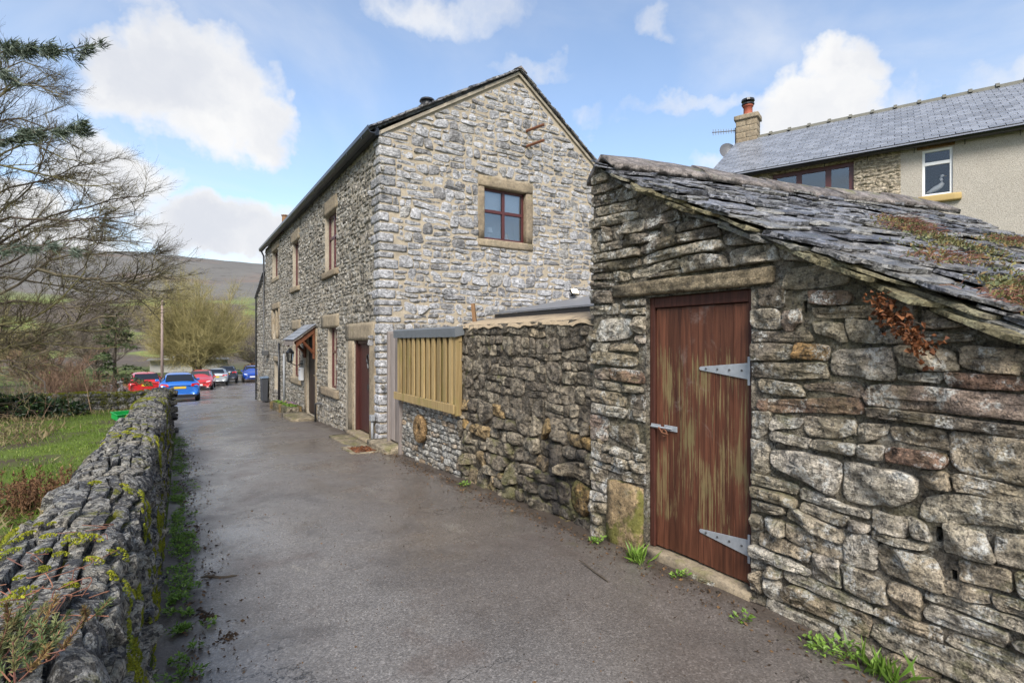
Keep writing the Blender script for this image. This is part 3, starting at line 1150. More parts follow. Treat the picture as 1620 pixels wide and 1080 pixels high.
LE = np.interp(ysr, [-4, 13.9, 14.35, 14.6, 26, 34, 60, 75], [-.16, -.02, -.02, -2.2, -6, -7, -6, -5])
RE = np.interp(ysr, [-4, 2, 24, 26.3, 28, 40, 55, 75], [3.12, 3.12, 3.2, 3.3, 3.9, 6.0, 9.0, 13])
tt = np.linspace(0, 1, 26)
RX = LE[:, None] + (RE - LE)[:, None] * tt[None]
RY = np.repeat(ysr[:, None], 26, 1)
camber = .03 * np.sin(np.clip((RX - 0) / 3.1, 0, 1) * math.pi)
RZ = lane_z(RY) + camber - .005 + .02 * (fbm(np.stack([RX * .9, RY * .6, RX * 0], -1), 3, 5) - .5)
k = RX.shape[1]
ii, jj = np.meshgrid(np.arange(len(ysr) - 1), np.arange(k - 1), indexing='ij')
q0 = (ii * k + jj).ravel()
struct(obj('lane', np.c_[RX.ravel(), RY.ravel(), RZ.ravel()], np.c_[q0, q0 + 1, q0 + k + 1, q0 + k], M_ROAD, smooth=True))


def road_z(x, y):
    return lz(y) + .03 * math.sin(min(1, max(0, x / 3.1)) * math.pi) - .005 + .02 * float(fbm(np.array([[x * .9, y * .6, 0]]), 3, 5)[0] - .5)

# ------------------------------------------------------------------ wall frames and openings
class Fr:
    def __init__(self, O, U, V, N):
        self.O, self.U, self.V, self.N = (Vector(k) for k in (O, U, V, N))
        self.map = flat(O, U, V, N)

    def pt(self, u, v, d=0):
        return self.O + self.U * u + self.V * v + self.N * d

    def box(self, mb, u0, u1, v0, v1, d0, d1, tint=None):
        P = [self.pt(u, v, d) for d in (d0, d1) for (u, v) in ((u0, v0), (u1, v0), (u1, v1), (u0, v1))]
        return mb.add(P, [(0, 3, 2, 1), (4, 5, 6, 7), (0, 1, 5, 4), (1, 2, 6, 5), (2, 3, 7, 6), (3, 0, 4, 7)], tint)


def dressed(fr, name, u0, u1, v0, v1, d0, d1, parent, mat=None, rg=None, amp=.004, tint=None):
    """a dressed stone block lying in a wall frame (lintel, sill, jamb)"""
    V, F, t = quoin((u0, v0, d0), (u1, v1, d1), rg or rng, amp, 5)
    P = np.array([fr.pt(*q) for q in V])
    return obj(name, P, F, mat or M_SAND, parent, tint if tint is not None else t, True)


def room(fr, u0, u1, v0, v1, d, parent, mat, depth=.5, name='interior'):
    mb = MB()
    P = [fr.pt(u, v, d - dd) for dd in (0, depth) for (u, v) in ((u0, v0), (u1, v0), (u1, v1), (u0, v1))]
    mb.add(P, [(4, 5, 6, 7), (0, 1, 5, 4), (1, 2, 6, 5), (2, 3, 7, 6), (3, 0, 4, 7)])
    return mb.build(name, mat, parent)


def window(fr, parent, u0, u1, v0, v1, depth, frame_mat, cols=(.5,), rows=(), fw=.055, bar=.03, glass=None, room_mat=None, blind=0):
    """window > frame, casement bars, panes; set back by depth from the wall face"""
    mb = MB()
    d0, d1 = -depth - .05, -depth
    fr.box(mb, u0, u1, v0, v0 + fw, d0, d1)
    fr.box(mb, u0, u1, v1 - fw, v1, d0, d1)
    fr.box(mb, u0, u0 + fw, v0 + fw, v1 - fw, d0, d1)
    fr.box(mb, u1 - fw, u1, v0 + fw, v1 - fw, d0, d1)
    wn = mb.build('window', frame_mat, parent, bevel=.006)
    us = [u0 + fw] + [u0 + (u1 - u0) * c for c in cols] + [u1 - fw]
    vs = [v0 + fw] + [v0 + (v1 - v0) * r for r in rows] + [v1 - fw]
    mb = MB()
    for c in us[1:-1]:
        fr.box(mb, c - bar, c + bar, v0 + fw, v1 - fw, d0 + .004, d1 + .006)
    for i, r in enumerate(vs[1:-1]):
        for a, b in zip(us[:-1], us[1:]):
            fr.box(mb, a + (bar if a != us[0] else 0), b - (bar if b != us[-1] else 0), r - bar, r + bar, d0 + .004, d1 + .004)
    if len(us) > 2 or len(vs) > 2:
        mb.build('glazing_bar', frame_mat, wn, bevel=.005)
    for a, b in zip(us[:-1], us[1:]):
        for c, d in zip(vs[:-1], vs[1:]):
            mb = MB()
            fr.box(mb, a, b, c, d, d0 + .02, d0 + .026)
            mb.build('pane', glass or M_GLASS, wn)
    if blind:
        mb = MB()
        fr.box(mb, u0 + fw, u1 - fw, v0 + (v1 - v0) * (1 - blind), v1 - fw, d0 - .06, d0 - .05)
        mb.build('blind', M_BLIND, wn)
    room(fr, u0 - .1, u1 + .1, v0 - .05, v1 + .05, d0 - .012, wn, room_mat or M_ROOM)
    return wn


# ------------------------------------------------------------------ stone outbuilding with slate roof
XS = 3.0
shed = thing('stone_shed', 'rough stone outbuilding with sagging slate roof and a peeling red plank door beside the lane', 'shed', (XS, 1.6, 0))
rs = np.random.default_rng(5)
SY0, SY1 = -.35, 3.46


def verge(y):
    return np.interp(y, [-1, .845, 1.31, 1.59, 2.08, 2.62, 3.46], [.74, 1.65, 1.90, 2.05, 2.29, 2.57, 3.07])


frS = Fr((XS, 0, 0), (0, 1, 0), (0, 0, 1), (-1, 0, 0))
door_hole = (1.985, 2.85, .03, 1.93)
lintel_hole = (1.82, 3.2, 1.93, 2.07)
block_hole = (2.87, 3.27, -.12, .50)
voids = [(1.015, 1.04, .67, .74), (.96, .985, .51, .56), (1.64, 1.665, 1.76, 1.83)]
core('mortar_wall', MO_SHED, shed, frS.map, SY0, SY1, -.3, 3.2, [door_hole] + voids, top=lambda u: float(verge(u)) + .03, amp=.016, reveal=.3, step=.035, sink=.007)
ru = pack(SY0, SY1, -.15, 3.1, .096, (1.5, 5.0), rs, single=.33)
planes = [((-.555, 1), float(verge(1.59)) - .555 * 1.59 - .01), ((-1, 0), -SY0), ((1, 0), SY1 + .02)]
pl = outlines(ru, .008, rs, 28, warp=(.045, .55), jitter=.055, skew=.4, round_=.35, holes=[door_hole, lintel_hole, block_hole] + voids, planes=planes, min_area=.0012, hgap=.006)
tn = rs.random((len(pl), 3))
cc = np.array([q.mean(0) for q in pl])
tn[:, 0] *= .80
# brownish stones high up round the door, pale ones low down on the near side
tn[(cc[:, 1] > 1.9), 0] *= .55
near_low = (cc[:, 1] < 1.2) & (cc[:, 0] < 2)
tn[near_low, 0] = .25 + tn[near_low, 0] * .55


def nearest(u, v):
    return int(np.argmin(((cc - (u, v)) ** 2).sum(1)))


tn[nearest(1.62, 1.62), 0] = 1.0          # ochre stone right of the door
tn[nearest(1.66, 1.35), 0] = .80
tn[nearest(1.1, 1.05), 0] = .80
sm = stone_meshes(pl, frS.map, prot=.040, back=.06, amp=.010, freq=18, rings=(0, .05, .16, .34, .58, .85), tilt=.10, edge=(.18, .03), seed=8, tints=tn, pvar=.6, facets=6, fslope=.42)
emit(sm, M_SHED, shed, 300)
dressed(frS, 'lintel', 1.83, 3.19, 1.945, 2.05, -.2, .04, shed, M_LINTEL, rs, .016, (.5, .3, .3))
dressed(frS, 'base_block', 2.88, 3.26, -.1, .49, -.15, .035, shed, M_BLOCK, rs, .026, (.6, .3, .3))
dressed(frS, 'threshold', 1.98, 2.86, -.05, .06, -.2, .03, shed, M_SAND, rs, .008)
# other sides of the shed
mb = MB()
mb.add([(XS + .05, SY1, -.3), (6.95, SY1 - .82, -.3), (6.95, SY1 - .82, 3.0), (XS + .05, SY1, 3.05)], [(0, 1, 2, 3)])
mb.add([(6.95, SY1 - .82, -.3), (6.2, SY0 - .7, -.3), (6.2, SY0 - .7, .7), (6.95, SY1 - .82, 3.0)], [(0, 1, 2, 3)])
mb.add([(6.2, SY0 - .7, -.3), (XS, SY0, -.3), (XS, SY0, .95), (6.2, SY0 - .7, .7)], [(0, 1, 2, 3)])
mb.build('rear_wall', MO_SHED, shed)
# plank door
dd = -.055
frame = MB()
frS.box(frame, 1.985, 2.03, .06, 1.93, dd - .07, dd + .02)
frS.box(frame, 2.805, 2.85, .06, 1.93, dd - .07, dd + .02)
frS.box(frame, 2.03, 2.805, 1.85, 1.93, dd - .07, dd + .02)
frame.build('door_frame', M_REDFRAME, shed, bevel=.006)
edges = [2.034, 2.15, 2.29, 2.42, 2.565, 2.69, 2.801]
door = MB()
frS.box(door, 2.036, 2.799, .085, 1.84, dd - .055, dd - .03)
dobj = door.build('door', M_REDFRAME, shed)
for a, b in zip(edges[:-1], edges[1:]):
    mb = MB()
    jd = rs.uniform(-.002, .002)
    frS.box(mb, a + .0007, b - .0007, .07 + rs.uniform(0, .012), 1.845, dd - .03, dd + jd, (rs.random(), rs.random(), .5))
    mb.build('plank', M_DOOR_SHED, dobj, bevel=.002)
for z0 in (1.415, .30):
    mb = MB()
    P = [frS.pt(u, v, dd + .004) for u, v in ((2.034, z0 - .055), (2.034, z0 + .05), (2.40, z0 + .012), (2.41, z0), (2.40, z0 - .012))]
    mb.poly(P, (-1, 0, 0), .006)
    h_ = mb.build('strap_hinge', M_GALV, dobj, bevel=.0015)
    mb = MB()
    for u in (2.08, 2.17, 2.26, 2.35):
        c_ = frS.pt(u, z0, dd + .01)
        mb.tube([c_, c_ + Vector((-.006, 0, 0))], .007, 8)
    mb.build('bolt', M_METALC, h_)
    mb = MB()
    frS.box(mb, 2.012, 2.030, z0 - .09, z0 + .09, dd + .021, dd + .027)
    mb.build('hinge_plate', M_GALV, dobj, bevel=.002)
mb = MB()
frS.box(mb, 2.60, 2.72, .945, .985, dd + .004, dd + .010)
frS.box(mb, 2.74, 2.83, .955, .985, dd + .021, dd + .027)
mb.tube([frS.pt(2.64, .965, dd + .02), frS.pt(2.83, .965, dd + .03)], .007, 8)
mb.build('hasp', M_GALV, dobj, bevel=.002)
mb = MB()
mb.tube([frS.pt(2.70 + .022 * math.cos(t), .93 + .025 * math.sin(t), dd + .03) for t in np.linspace(0, 2 * math.pi, 10)], .005, 6, cap=False)
mb.tube([frS.pt(2.75, .965, dd + .035), frS.pt(2.71, .93, dd + .04), frS.pt(2.66, .925, dd + .035)], .006, 6)
mb.build('rusty_catch', M_RUST, dobj)

# slate roof
e_ = np.array([.9787, -.2055, 0])
n_ = np.array([-.2055, -.9787, 0])
R0 = np.array([2.932, 3.365, 3.075])
SL = .593


def roof_pt(a, s, h=0.0):
    a, s = np.asarray(a, float), np.asarray(s, float)
    nrm = np.array([n_[0] * SL, n_[1] * SL, 1.0])
    nrm /= np.linalg.norm(nrm)
    sag = .060 * np.maximum(0, s - .7) + .025 * (fbm(np.stack([a * 1.1, s * 1.1, a * 0], -1), 2, 9) - .5)
    P = R0 + a[..., None] * e_ + s[..., None] * n_
    P[..., 2] -= SL * s
    P[..., 2] += sag
    return P + np.asarray(h, float)[..., None] * nrm


roof = MB()
av = np.linspace(0, 1, 14)
svv = np.linspace(0, 4.15, 18)
GR = []
for s in svv:
    a0 = .21 * s + .06
    GR.append(roof_pt(a0 + (4.12 - a0) * av, np.full(14, s), np.full(14, -.05)))
GR = np.array(GR)
Vr = GR.reshape(-1, 3).tolist()
Fr_ = [(i * 14 + j, i * 14 + j + 1, (i + 1) * 14 + j + 1, (i + 1) * 14 + j) for i in range(17) for j in range(13)]
bk = R0 - n_ * 2.2
roof.add(Vr, Fr_)
roof.add([tuple(R0 + e_ * .1 + [0, 0, -.03]), tuple(R0 + e_ * 4.1 + [0, 0, -.03]), tuple(R0 + e_ * 4.1 - n_ * .3 + [0, 0, -.25]), tuple(R0 + e_ * .25 - n_ * .1 + [0, 0, -.10])], [(0, 1, 2, 3)])
robj = roof.build('roof', MO_MID, shed)


def slate(a0, a1, s_low, length, thick, h0, lift, rg, vergey=False):
    """one rough stone slate: outline polygon extruded, tail (low edge) uneven"""
    n = 14
    th = (np.arange(n) + .5) * 2 * math.pi / n
    pw = .32
    x = np.sign(np.cos(th)) * np.abs(np.cos(th)) ** pw * (1 + rg.normal(0, .03, n))
    y = np.sign(np.sin(th)) * np.abs(np.sin(th)) ** pw * (1 + rg.normal(0, .04, n))
    ca, cs = (a0 + a1) / 2, s_low - length / 2
    A = ca + x * (a1 - a0) / 2 + y * .04 * rg.normal()
    S_ = cs + y * length / 2 + x * .03 * rg.normal()
    f = (S_ - (s_low - length)) / length
    h = h0 + lift * f + x * rg.normal(0, .006)
    V = np.concatenate([roof_pt(A, S_, h - thick / 2 + rg.normal(0, .003, n)), roof_pt(ca + (A - ca) * .99, cs + (S_ - cs) * .99, h + thick / 2 + rg.normal(0, .004, n)),
                        roof_pt(ca + (A - ca) * .55, cs + (S_ - cs) * .6, h0 + lift * ((cs + (S_ - cs) * .6 - s_low + length) / length) + thick / 2 + rg.normal(0, .005, n))])
    c_ = V[2 * n:].mean(0)[None]
    V = np.concatenate([V, c_])
    F = [tuple(range(n - 1, -1, -1))]
    for i in range(2):
        for j in range(n):
            j2 = (j + 1) % n
            F.append((i * n + j, i * n + j2, (i + 1) * n + j2, (i + 1) * n + j))
    F += [(2 * n + j, 2 * n + (j + 1) % n, 3 * n) for j in range(n)]
    return V, F, rg.random(3)


slates = []
s = .14
row = 0
while s < 4.1:
    ex = np.interp(s, [0, 1.5, 4], [.105, .14, .21])
    length = ex * 2.1
    a = .21 * s - .02 - rs.uniform(0, .05)
    while a < 4.05:
        wd = rs.uniform(.18, .55) * np.interp(s, [0, 4], [.8, 1.25])
        b = min(a + wd, 4.14 + rs.uniform(-.05, .12))
        if 4.1 - b < .12:
            b = 4.1 + rs.uniform(-.04, .12)
        th_ = rs.uniform(.008, .022)
        slates.append(slate(a + .006, b - .006, s + rs.normal(0, .018), length * rs.uniform(.9, 1.15), th_, .0 + rs.normal(0, .004), .034 + rs.normal(0, .007), rs))
        a = b
    s += ex
    row += 1
emit(slates, M_SLATE, robj, 280, 'slate', 'slates', smooth=False)
slates = []
# thin packing slates bedded under the verge
for s in np.arange(.3, 4.0, .26):
    a = .21 * s
    slates.append(slate(a - .045 + rs.uniform(-.02, .02), a + .3, s + .12, .42, .018, -.028, .02, rs))
    slates.append(slate(a - .02 + rs.uniform(-.02, .02), a + .3, s + .22, .36, .022, -.055, .02, rs))
emit(slates, M_VERGE, robj, 60, 'verge_slate', 'verge_slates', smooth=False)
# ridge stones: long rounded cappings
a = .035
for wd in (.92, .78, .85, .8, .86):
    k = 9
    V = []
    for t in np.linspace(0, 1, 6):
        aa = a + .008 + (wd - .016) * t
        base = R0 + e_ * aa + n_ * .03 + np.array([0, 0, .075 + .016 * math.sin(aa * 2.1) - .010 * t])
        for q in np.linspace(-1, 1, k):
            off = n_ * (q * .25)
            V.append(base + off + np.array([0, 0, -.155 * abs(q) ** 1.2]) + rs.normal(0, .003, 3))
        for q in np.linspace(1, -1, k):
            off = n_ * (q * .24)
            V.append(base + off + np.array([0, 0, -.045 - .155 * abs(q) ** 1.2]))
    kk = 2 * k
    F = [(i * kk + j, i * kk + (j + 1) % kk, (i + 1) * kk + (j + 1) % kk, (i + 1) * kk + j) for i in range(5) for j in range(kk)]
    F += [tuple(range(kk - 1, -1, -1)), tuple(5 * kk + j for j in range(kk))]
    obj('ridge_stone', V, F, M_RIDGE, robj, rs.random(3), True)
    a += wd

# ------------------------------------------------------------------ tall dark boundary wall
XM = 3.06
mwall = thing('boundary_wall', 'tall dark rubble wall with sandy cement capping between the outbuilding and the fence panel', 'wall', (XM, 4.8, 0))
frM = Fr((XM, 0, 0), (0, 1, 0), (0, 0, 1), (-1, 0, 0))
rm = np.random.default_rng(21)
core('mortar_wall', MO_MID, mwall, frM.map, 3.3, 6.06, -.3, 1.8, amp=.016, step=.045, sink=.006)
ru = pack(3.3, 6.06, -.2, .82, .125, (1.0, 2.4), rm, single=.45) 
ru2 = pack(3.3, 6.06, .82, 1.80, .105, (1.0, 2.4), rm, single=.5)
pls = [((0, 1), 1.8), ((-1, 0), -3.3), ((1, 0), 6.05)]
pl = outlines(ru, .008, rm, 18, warp=(.04, .4), jitter=.05, skew=.35, planes=pls, min_area=.0015)
pl2 = outlines(ru2, .010, rm, 16, warp=(.05, .3), jitter=.05, skew=.3, planes=pls, min_area=.0015)
sm = stone_meshes(pl, frM.map, prot=.042, amp=.014, freq=16, rings=(0, .08, .3, .7), tilt=.18, seed=31, pvar=.7)
t2 = rm.random((len(pl2), 3))
t2[:, 0] *= .8
sm += stone_meshes(pl2, frM.map, prot=.016, amp=.012, freq=16, rings=(0, .08, .3, .7), tilt=.08, seed=32, tints=t2, pvar=.8)
emit(sm, M_MID, mwall, 300)
# rough cement capping, higher at the back
V, F = [], []
yy_ = np.linspace(3.42, 6.1, 60)
for y in yy_:
    j1, j2 = (fbm(np.array([[y * 9, 1, 1]]), 4)[0] - .5) * .045, (fbm(np.array([[y * 4, 7, 1]]), 3)[0] - .5) * .03
    for (x, z) in ((XM - .02 + j2, 1.755 + j1 * 1.4), (XM - .01 + j2, 1.79 + j1 * .8), (XM + .12, 1.835 + j1 * .5 + j2 * .4), (XM + .42, 1.90), (XM + .45, 1.7)):
        V.append((x, y, z))
F = [(i * 5 + j, i * 5 + j + 1, (i + 1) * 5 + j + 1, (i + 1) * 5 + j) for i in range(59) for j in range(4)]
obj('cement_capping', V, F, M_CEMENT, mwall, smooth=True)
mb = MB()
mb.box((XM + .03, 3.3, -.3), (XM + .43, 6.04, 1.72))
mb.build('rubble_core', MO_MID, mwall)

# ------------------------------------------------------------------ low wall of small squared stone
lwall = thing('low_wall', 'low wall of small squared grey limestone under the timber fence panel', 'wall', (XM, 7.1, -.2))
rl = np.random.default_rng(33)
core('mortar_wall', MO_LOW, lwall, frM.map, 6.06, 8.19, -.5, .74, amp=.006, step=.1)
ru = []
v = -.42
while v < .70:
    h = rl.uniform(.055, .10)
    u = 6.05 - rl.uniform(0, .1)
    while u < 8.19:
        wd = rl.uniform(.08, .22)
        if rl.random() < .12 and v < .55:
            ru.append((u, v, u + wd, v + h * .5))
            ru.append((u, v + h * .5, u + wd, v + h))
        else:
            ru.append((u, v, u + wd, v + h))
        u += wd
    v += h
ru = [r for r in ru if r[3] < .76]
pl = outlines(ru, .004, rl, 12, warp=(.02, .3), jitter=.025, skew=.1, round_=.3, planes=[((0, 1), .735), ((-1, 0), -6.07), ((1, 0), 8.19)])
sm = stone_meshes(pl, frM.map, prot=.028, amp=.008, freq=18, rings=(0, .12, .5), tilt=.1, seed=41)
emit(sm, M_LOW, lwall, 300)
mb = MB()
mb.box((XM + .02, 6.08, -.5), (XM + .28, 8.18, .70))
mb.build('rubble_core', MO_LOW, lwall)

# millstone leaning on it
ms_o = []
V, F = [], []
k = 28
my, mz, mx = 7.27, .325, XM - .035
for r, d in ((.035, .0), (.035, .06), (.12, .062), (.19, .06), (.205, .045), (.205, 0)):
    for j in range(k):
        t = 2 * math.pi * j / k
        rr = r * (1 + .02 * math.sin(5 * t + r * 9))
        V.append((mx - d, my + rr * math.cos(t), mz + rr * math.sin(t)))
F = [(i * k + j, i * k + (j + 1) % k, (i + 1) * k + (j + 1) % k, (i + 1) * k + j) for i in range(5) for j in range(k)]
F += [(5 * k + j, 5 * k + (j + 1) % k, (j + 1) % k, j) for j in range(k)]
tag(obj('millstone', V, F, M_MILL, None, (.4, .3, .2), True), 'small round ochre millstone with a square eye set in the low limestone wall', 'millstone')

# ------------------------------------------------------------------ timber fence panel
fence = thing('fence_panel', 'new softwood board panel with grey felt cap on top of the low limestone wall', 'fence', (3.0, 7.1, .72))
frF = Fr((2.99, 0, 0), (0, 1, 0), (0, 0, 1), (-1, 0, 0))
ys_ = np.linspace(6.10, 8.10, 12)
for i, a in enumerate(ys_[:-1]):
    for (u0, u1, d0, d1) in ((a + .076, a + .254, -.012, .004), (a, a + .088, .021, .043)):
        mb = MB()
        frF.box(mb, u0, u1, .80, 1.67 + rl.uniform(-.01, .01), d0, d1, (rl.random(), rl.random(), .5))
        mb.build('board', M_NEWWOOD, fence, bevel=.003)
mb = MB()
frF.box(mb, 6.0, 8.15, .69, .805, .047, .075, (.1, .6, .5))
mb.build('bottom_rail', M_NEWWOOD, fence, bevel=.005)
mb = MB()
frF.box(mb, 6.0, 8.15, 1.60, 1.70, -.05, -.004, (.3, .5, .5))
mb.build('top_rail', M_NEWWOOD, fence, bevel=.005)
mb = MB()
frF.box(mb, 6.01, 6.10, .66, 1.72, -.06, .034, (.7, .3, .5))
mb.build('post', M_NEWWOOD, fence, bevel=.006)
mb = MB()
frF.box(mb, 8.10, 8.16, -.3, 1.72, -.08, -.004, (.2, .3, .5))
mb.build('post', M_OLDWOOD, fence, bevel=.006)
V, F = [], []
for i, y in enumerate(np.linspace(5.97, 8.19, 24)):
    j1 = rl.normal(0, .0015)
    for (d, z) in ((.062 + j1, 1.655 + j1), (.066 + j1, 1.765), (.05, 1.785), (-.12, 1.80), (-.13, 1.70)):
        V.append(frF.pt(y, z, d))
F = [(i * 5 + j, i * 5 + j + 1, (i + 1) * 5 + j + 1, (i + 1) * 5 + j) for i in range(23) for j in range(4)] + [(0, 1, 2, 3, 4), (119, 118, 117, 116, 115)]
obj('felt_cap', [tuple(p) for p in V], F, M_LEAD, fence)

# ------------------------------------------------------------------ weathered side gate and its step
gate = thing('side_gate', 'narrow weathered grey board gate between the cottage corner and fence panel', 'gate', (3.08, 8.5, -.1))
frG = Fr((3.10, 0, 0), (0, 1, 0), (0, 0, 1), (-1, 0, 0))
for i, y in enumerate(np.linspace(8.2, 8.78, 6)[:-1]):
    mb = MB()
    frG.box(mb, y + .003, y + .112, -.06, 1.74, 0, .022 + .003 * (i % 2), (rl.random(), rl.random(), .5))
    mb.build('board', M_OLDWOOD, gate, bevel=.003)
mb = MB()
frG.box(mb, 8.79, 8.87, -.12, 1.77, -.05, .05, (.4, .5, .5))
mb.build('post', M_OLDWOOD, gate, bevel=.006)
gs = block('gate_step', (2.80, 8.2, -.34), (3.16, 9.2, -.10), M_SLAB, None, rl, .008)
tag(gs, 'dark worn stone step in front of the weathered side gate', 'step')

# timber post leaning behind the capped wall
mb = MB()
mb.tube([(3.62, 6.6, 1.2), (3.58, 6.72, 2.14)], .035, 4)
tag(mb.build('timber_post', M_POSTW), 'slim leaning brown timber post poking up behind the cement capped wall', 'post')

# ------------------------------------------------------------------ near stone cottage
XH = 3.06
YG = 9.27
YS = 18.85           # seam between the two cottages
YE = 23.7
cot = thing('stone_cottage', 'two storey grey limestone cottage with big gable end, red door and small porch', 'house', (XH, 12, -.3))
rc = np.random.default_rng(77)
frF2 = Fr((XH, 0, 0), (0, 1, 0), (0, 0, 1), (-1, 0, 0))
frGb = Fr((0, YG, 0), (1, 0, 0), (0, 0, 1), (0, -1, 0))
EAVE = 5.36
APX, APZ = 6.0, 7.14
XR = 8.75


def gtop(x):
    return EAVE + (APZ - EAVE) * (x - XH) / (APX - XH) if x < APX else APZ - .74 * (x - APX)


# gable
gwin = (5.06, 6.36, 3.50, 4.92)
gin = (5.20, 6.20, 3.66, 4.70)
core('gable_wall', MO_GABLE, cot, frGb.map, XH, XR, -.4, 7.4, [gwin], top=gtop, amp=.010, reveal=.22, step=.10)
quoins, qh = [], []
z = -.38
i = 0
while z < EAVE - .05:
    h = rc.uniform(.11, .20)
    lg, sh = rc.uniform(.28, .52), rc.uniform(.16, .30)
    a, b = (lg, sh) if i % 2 == 0 else (sh, lg)
    h = min(h, EAVE + .02 - z)
    quoins.append((z, z + h, a, b))
    z += h + .006
    i += 1
qs = []
for (z0, z1, a, b) in quoins:
    if z1 - z0 < .05:
        continue
    V, F, t = quoin((XH - .022, YG - .022, z0 + .009), (XH + a, YG + b, z1 - .009), rc, .013, 6)
    t = np.array([.2 + .6 * t[0], t[1], t[2]])
    qs.append((V, F, t))
    qh.append((z0, z1, a, b))
for V, F, t in qs:
    obj('quoin', V, F, M_GABLE, cot, t, True)
gholes = [gwin] + [(XH - .1, XH + a + .005, z0, z1) for (z0, z1, a, b) in qh]
sl1 = (APZ - EAVE) / (APX - XH)
gp = [((-sl1, 1), EAVE - sl1 * XH - .10), ((.74, 1), APZ + .74 * APX - .10), ((1, 0), XR)]
ru = pack(XH, XR, .9, 7.3, .108, (1.4, 3.2), rc, single=.40)
pl = outlines(ru, .016, rc, 14, warp=(.06, .4), jitter=.08, skew=.35, holes=gholes, planes=gp, hgap=.012, min_area=.0022)
gab = stone_meshes(pl, frGb.map, prot=.020, back=.03, amp=.009, freq=22, rings=(0, .10, .4, .8), tilt=.12, seed=71, pvar=.6)
# front wall
fdoor = (9.84, 10.88, -.25, 1.62)
holes_f = [fdoor, (12.33, 13.40, 3.26, 4.62), (16.66, 17.68, 3.26, 4.64), (12.28, 13.1, .50, 1.92), (16.5, 17.7, .50, 1.95), (14.45, 15.55, -.4, 1.72)]
dress = [(9.48, 11.5, 1.62, 1.97), (9.48, 9.84, -.35, 1.62), (10.88, 11.5, -.35, 1.62), (12.20, 13.52, 4.62, 4.96), (12.08, 13.7, 3.10, 3.26), (16.55, 18.0, 4.64, 4.97),
         (16.5, 17.98, 3.10, 3.26), (12.07, 13.75, 1.92, 2.24), (12.05, 13.8, .30, .50), (16.4, 17.85, 1.95, 2.25), (16.25, 17.9, .32, .52), (14.25, 14.45, -.4, 1.9), (15.55, 15.8, -.4, 1.9), (14.25, 15.8, 1.72, 1.95)]
core('front_wall', MO_FRONT, cot, frF2.map, YG, YS, -.9, EAVE, holes_f, amp=.012, reveal=.2, step=.14)
qf = [(YG - .1, YG + b + .005, z0, z1) for (z0, z1, a, b) in qh]
ru = pack(YG, YS, -.75, EAVE, .098, (1.0, 2.3), rc, single=.42)
pl = outlines(ru, .016, rc, 10, warp=(.05, .35), jitter=.08, skew=.35, holes=holes_f + dress + qf, planes=[((0, 1), EAVE - .02), ((1, 0), YS)], min_area=.002)
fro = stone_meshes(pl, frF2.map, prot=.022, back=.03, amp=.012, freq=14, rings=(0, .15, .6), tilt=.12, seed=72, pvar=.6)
# the 300 that show largest over both faces stay single stones
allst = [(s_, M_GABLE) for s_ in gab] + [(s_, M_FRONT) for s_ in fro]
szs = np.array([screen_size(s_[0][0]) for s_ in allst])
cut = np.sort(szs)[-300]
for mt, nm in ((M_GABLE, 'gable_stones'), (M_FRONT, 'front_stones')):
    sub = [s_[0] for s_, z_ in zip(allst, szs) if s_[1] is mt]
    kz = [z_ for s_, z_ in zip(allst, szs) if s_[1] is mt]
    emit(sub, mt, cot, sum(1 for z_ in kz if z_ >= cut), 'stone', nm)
# dressed stone round the gable window
dressed(frGb, 'lintel', 5.06, 6.36, 4.70, 4.92, -.2, .025, cot, rg=rc)
dressed(frGb, 'sill', 5.06, 6.36, 3.50, 3.655, -.2, .035, cot, rg=rc)
dressed(frGb, 'jamb', 5.06, 5.20, 3.66, 4.695, -.2, .022, cot, rg=rc)
dressed(frGb, 'jamb', 6.20, 6.36, 3.66, 4.695, -.2, .022, cot, rg=rc)
gw = window(frGb, cot, 5.20, 6.20, 3.66, 4.70, .10, M_PVC, (.5,), (.56,), fw=.05, bar=.032, room_mat=M_ROOML, blind=.40)
# front dressings
for (u0, u1, v0, v1), nm in zip(dress, ['lintel', 'jamb', 'jamb', 'lintel', 'sill', 'lintel', 'sill', 'lintel', 'sill', 'lintel', 'sill', 'jamb', 'jamb', 'lintel']):
    pr = .07 if nm == 'sill' else .028
    if nm == 'jamb' and u1 - u0 > .5:
        u1 = u0 + .42
    dressed(frF2, nm, u0 + .004, u1 - .004, v0 + .004, v1 - .004, -.16, pr, cot, rg=rc)
window(frF2, cot, 12.33, 13.40, 3.26, 4.62, .09, M_PVC, (.5,), (.6,), glass=M_GLASSD)
window(frF2, cot, 16.66, 17.68, 3.26, 4.64, .09, M_PVC, (.5,), (), glass=M_GLASSD)
window(frF2, cot, 12.28, 13.10, .50, 1.92, .09, M_PVC, (.5,), (.6,), glass=M_GLASSD)
window(frF2, cot, 16.50, 17.70, .52, 1.95, .09, M_PVC, (.5,), (), glass=M_GLASSD)
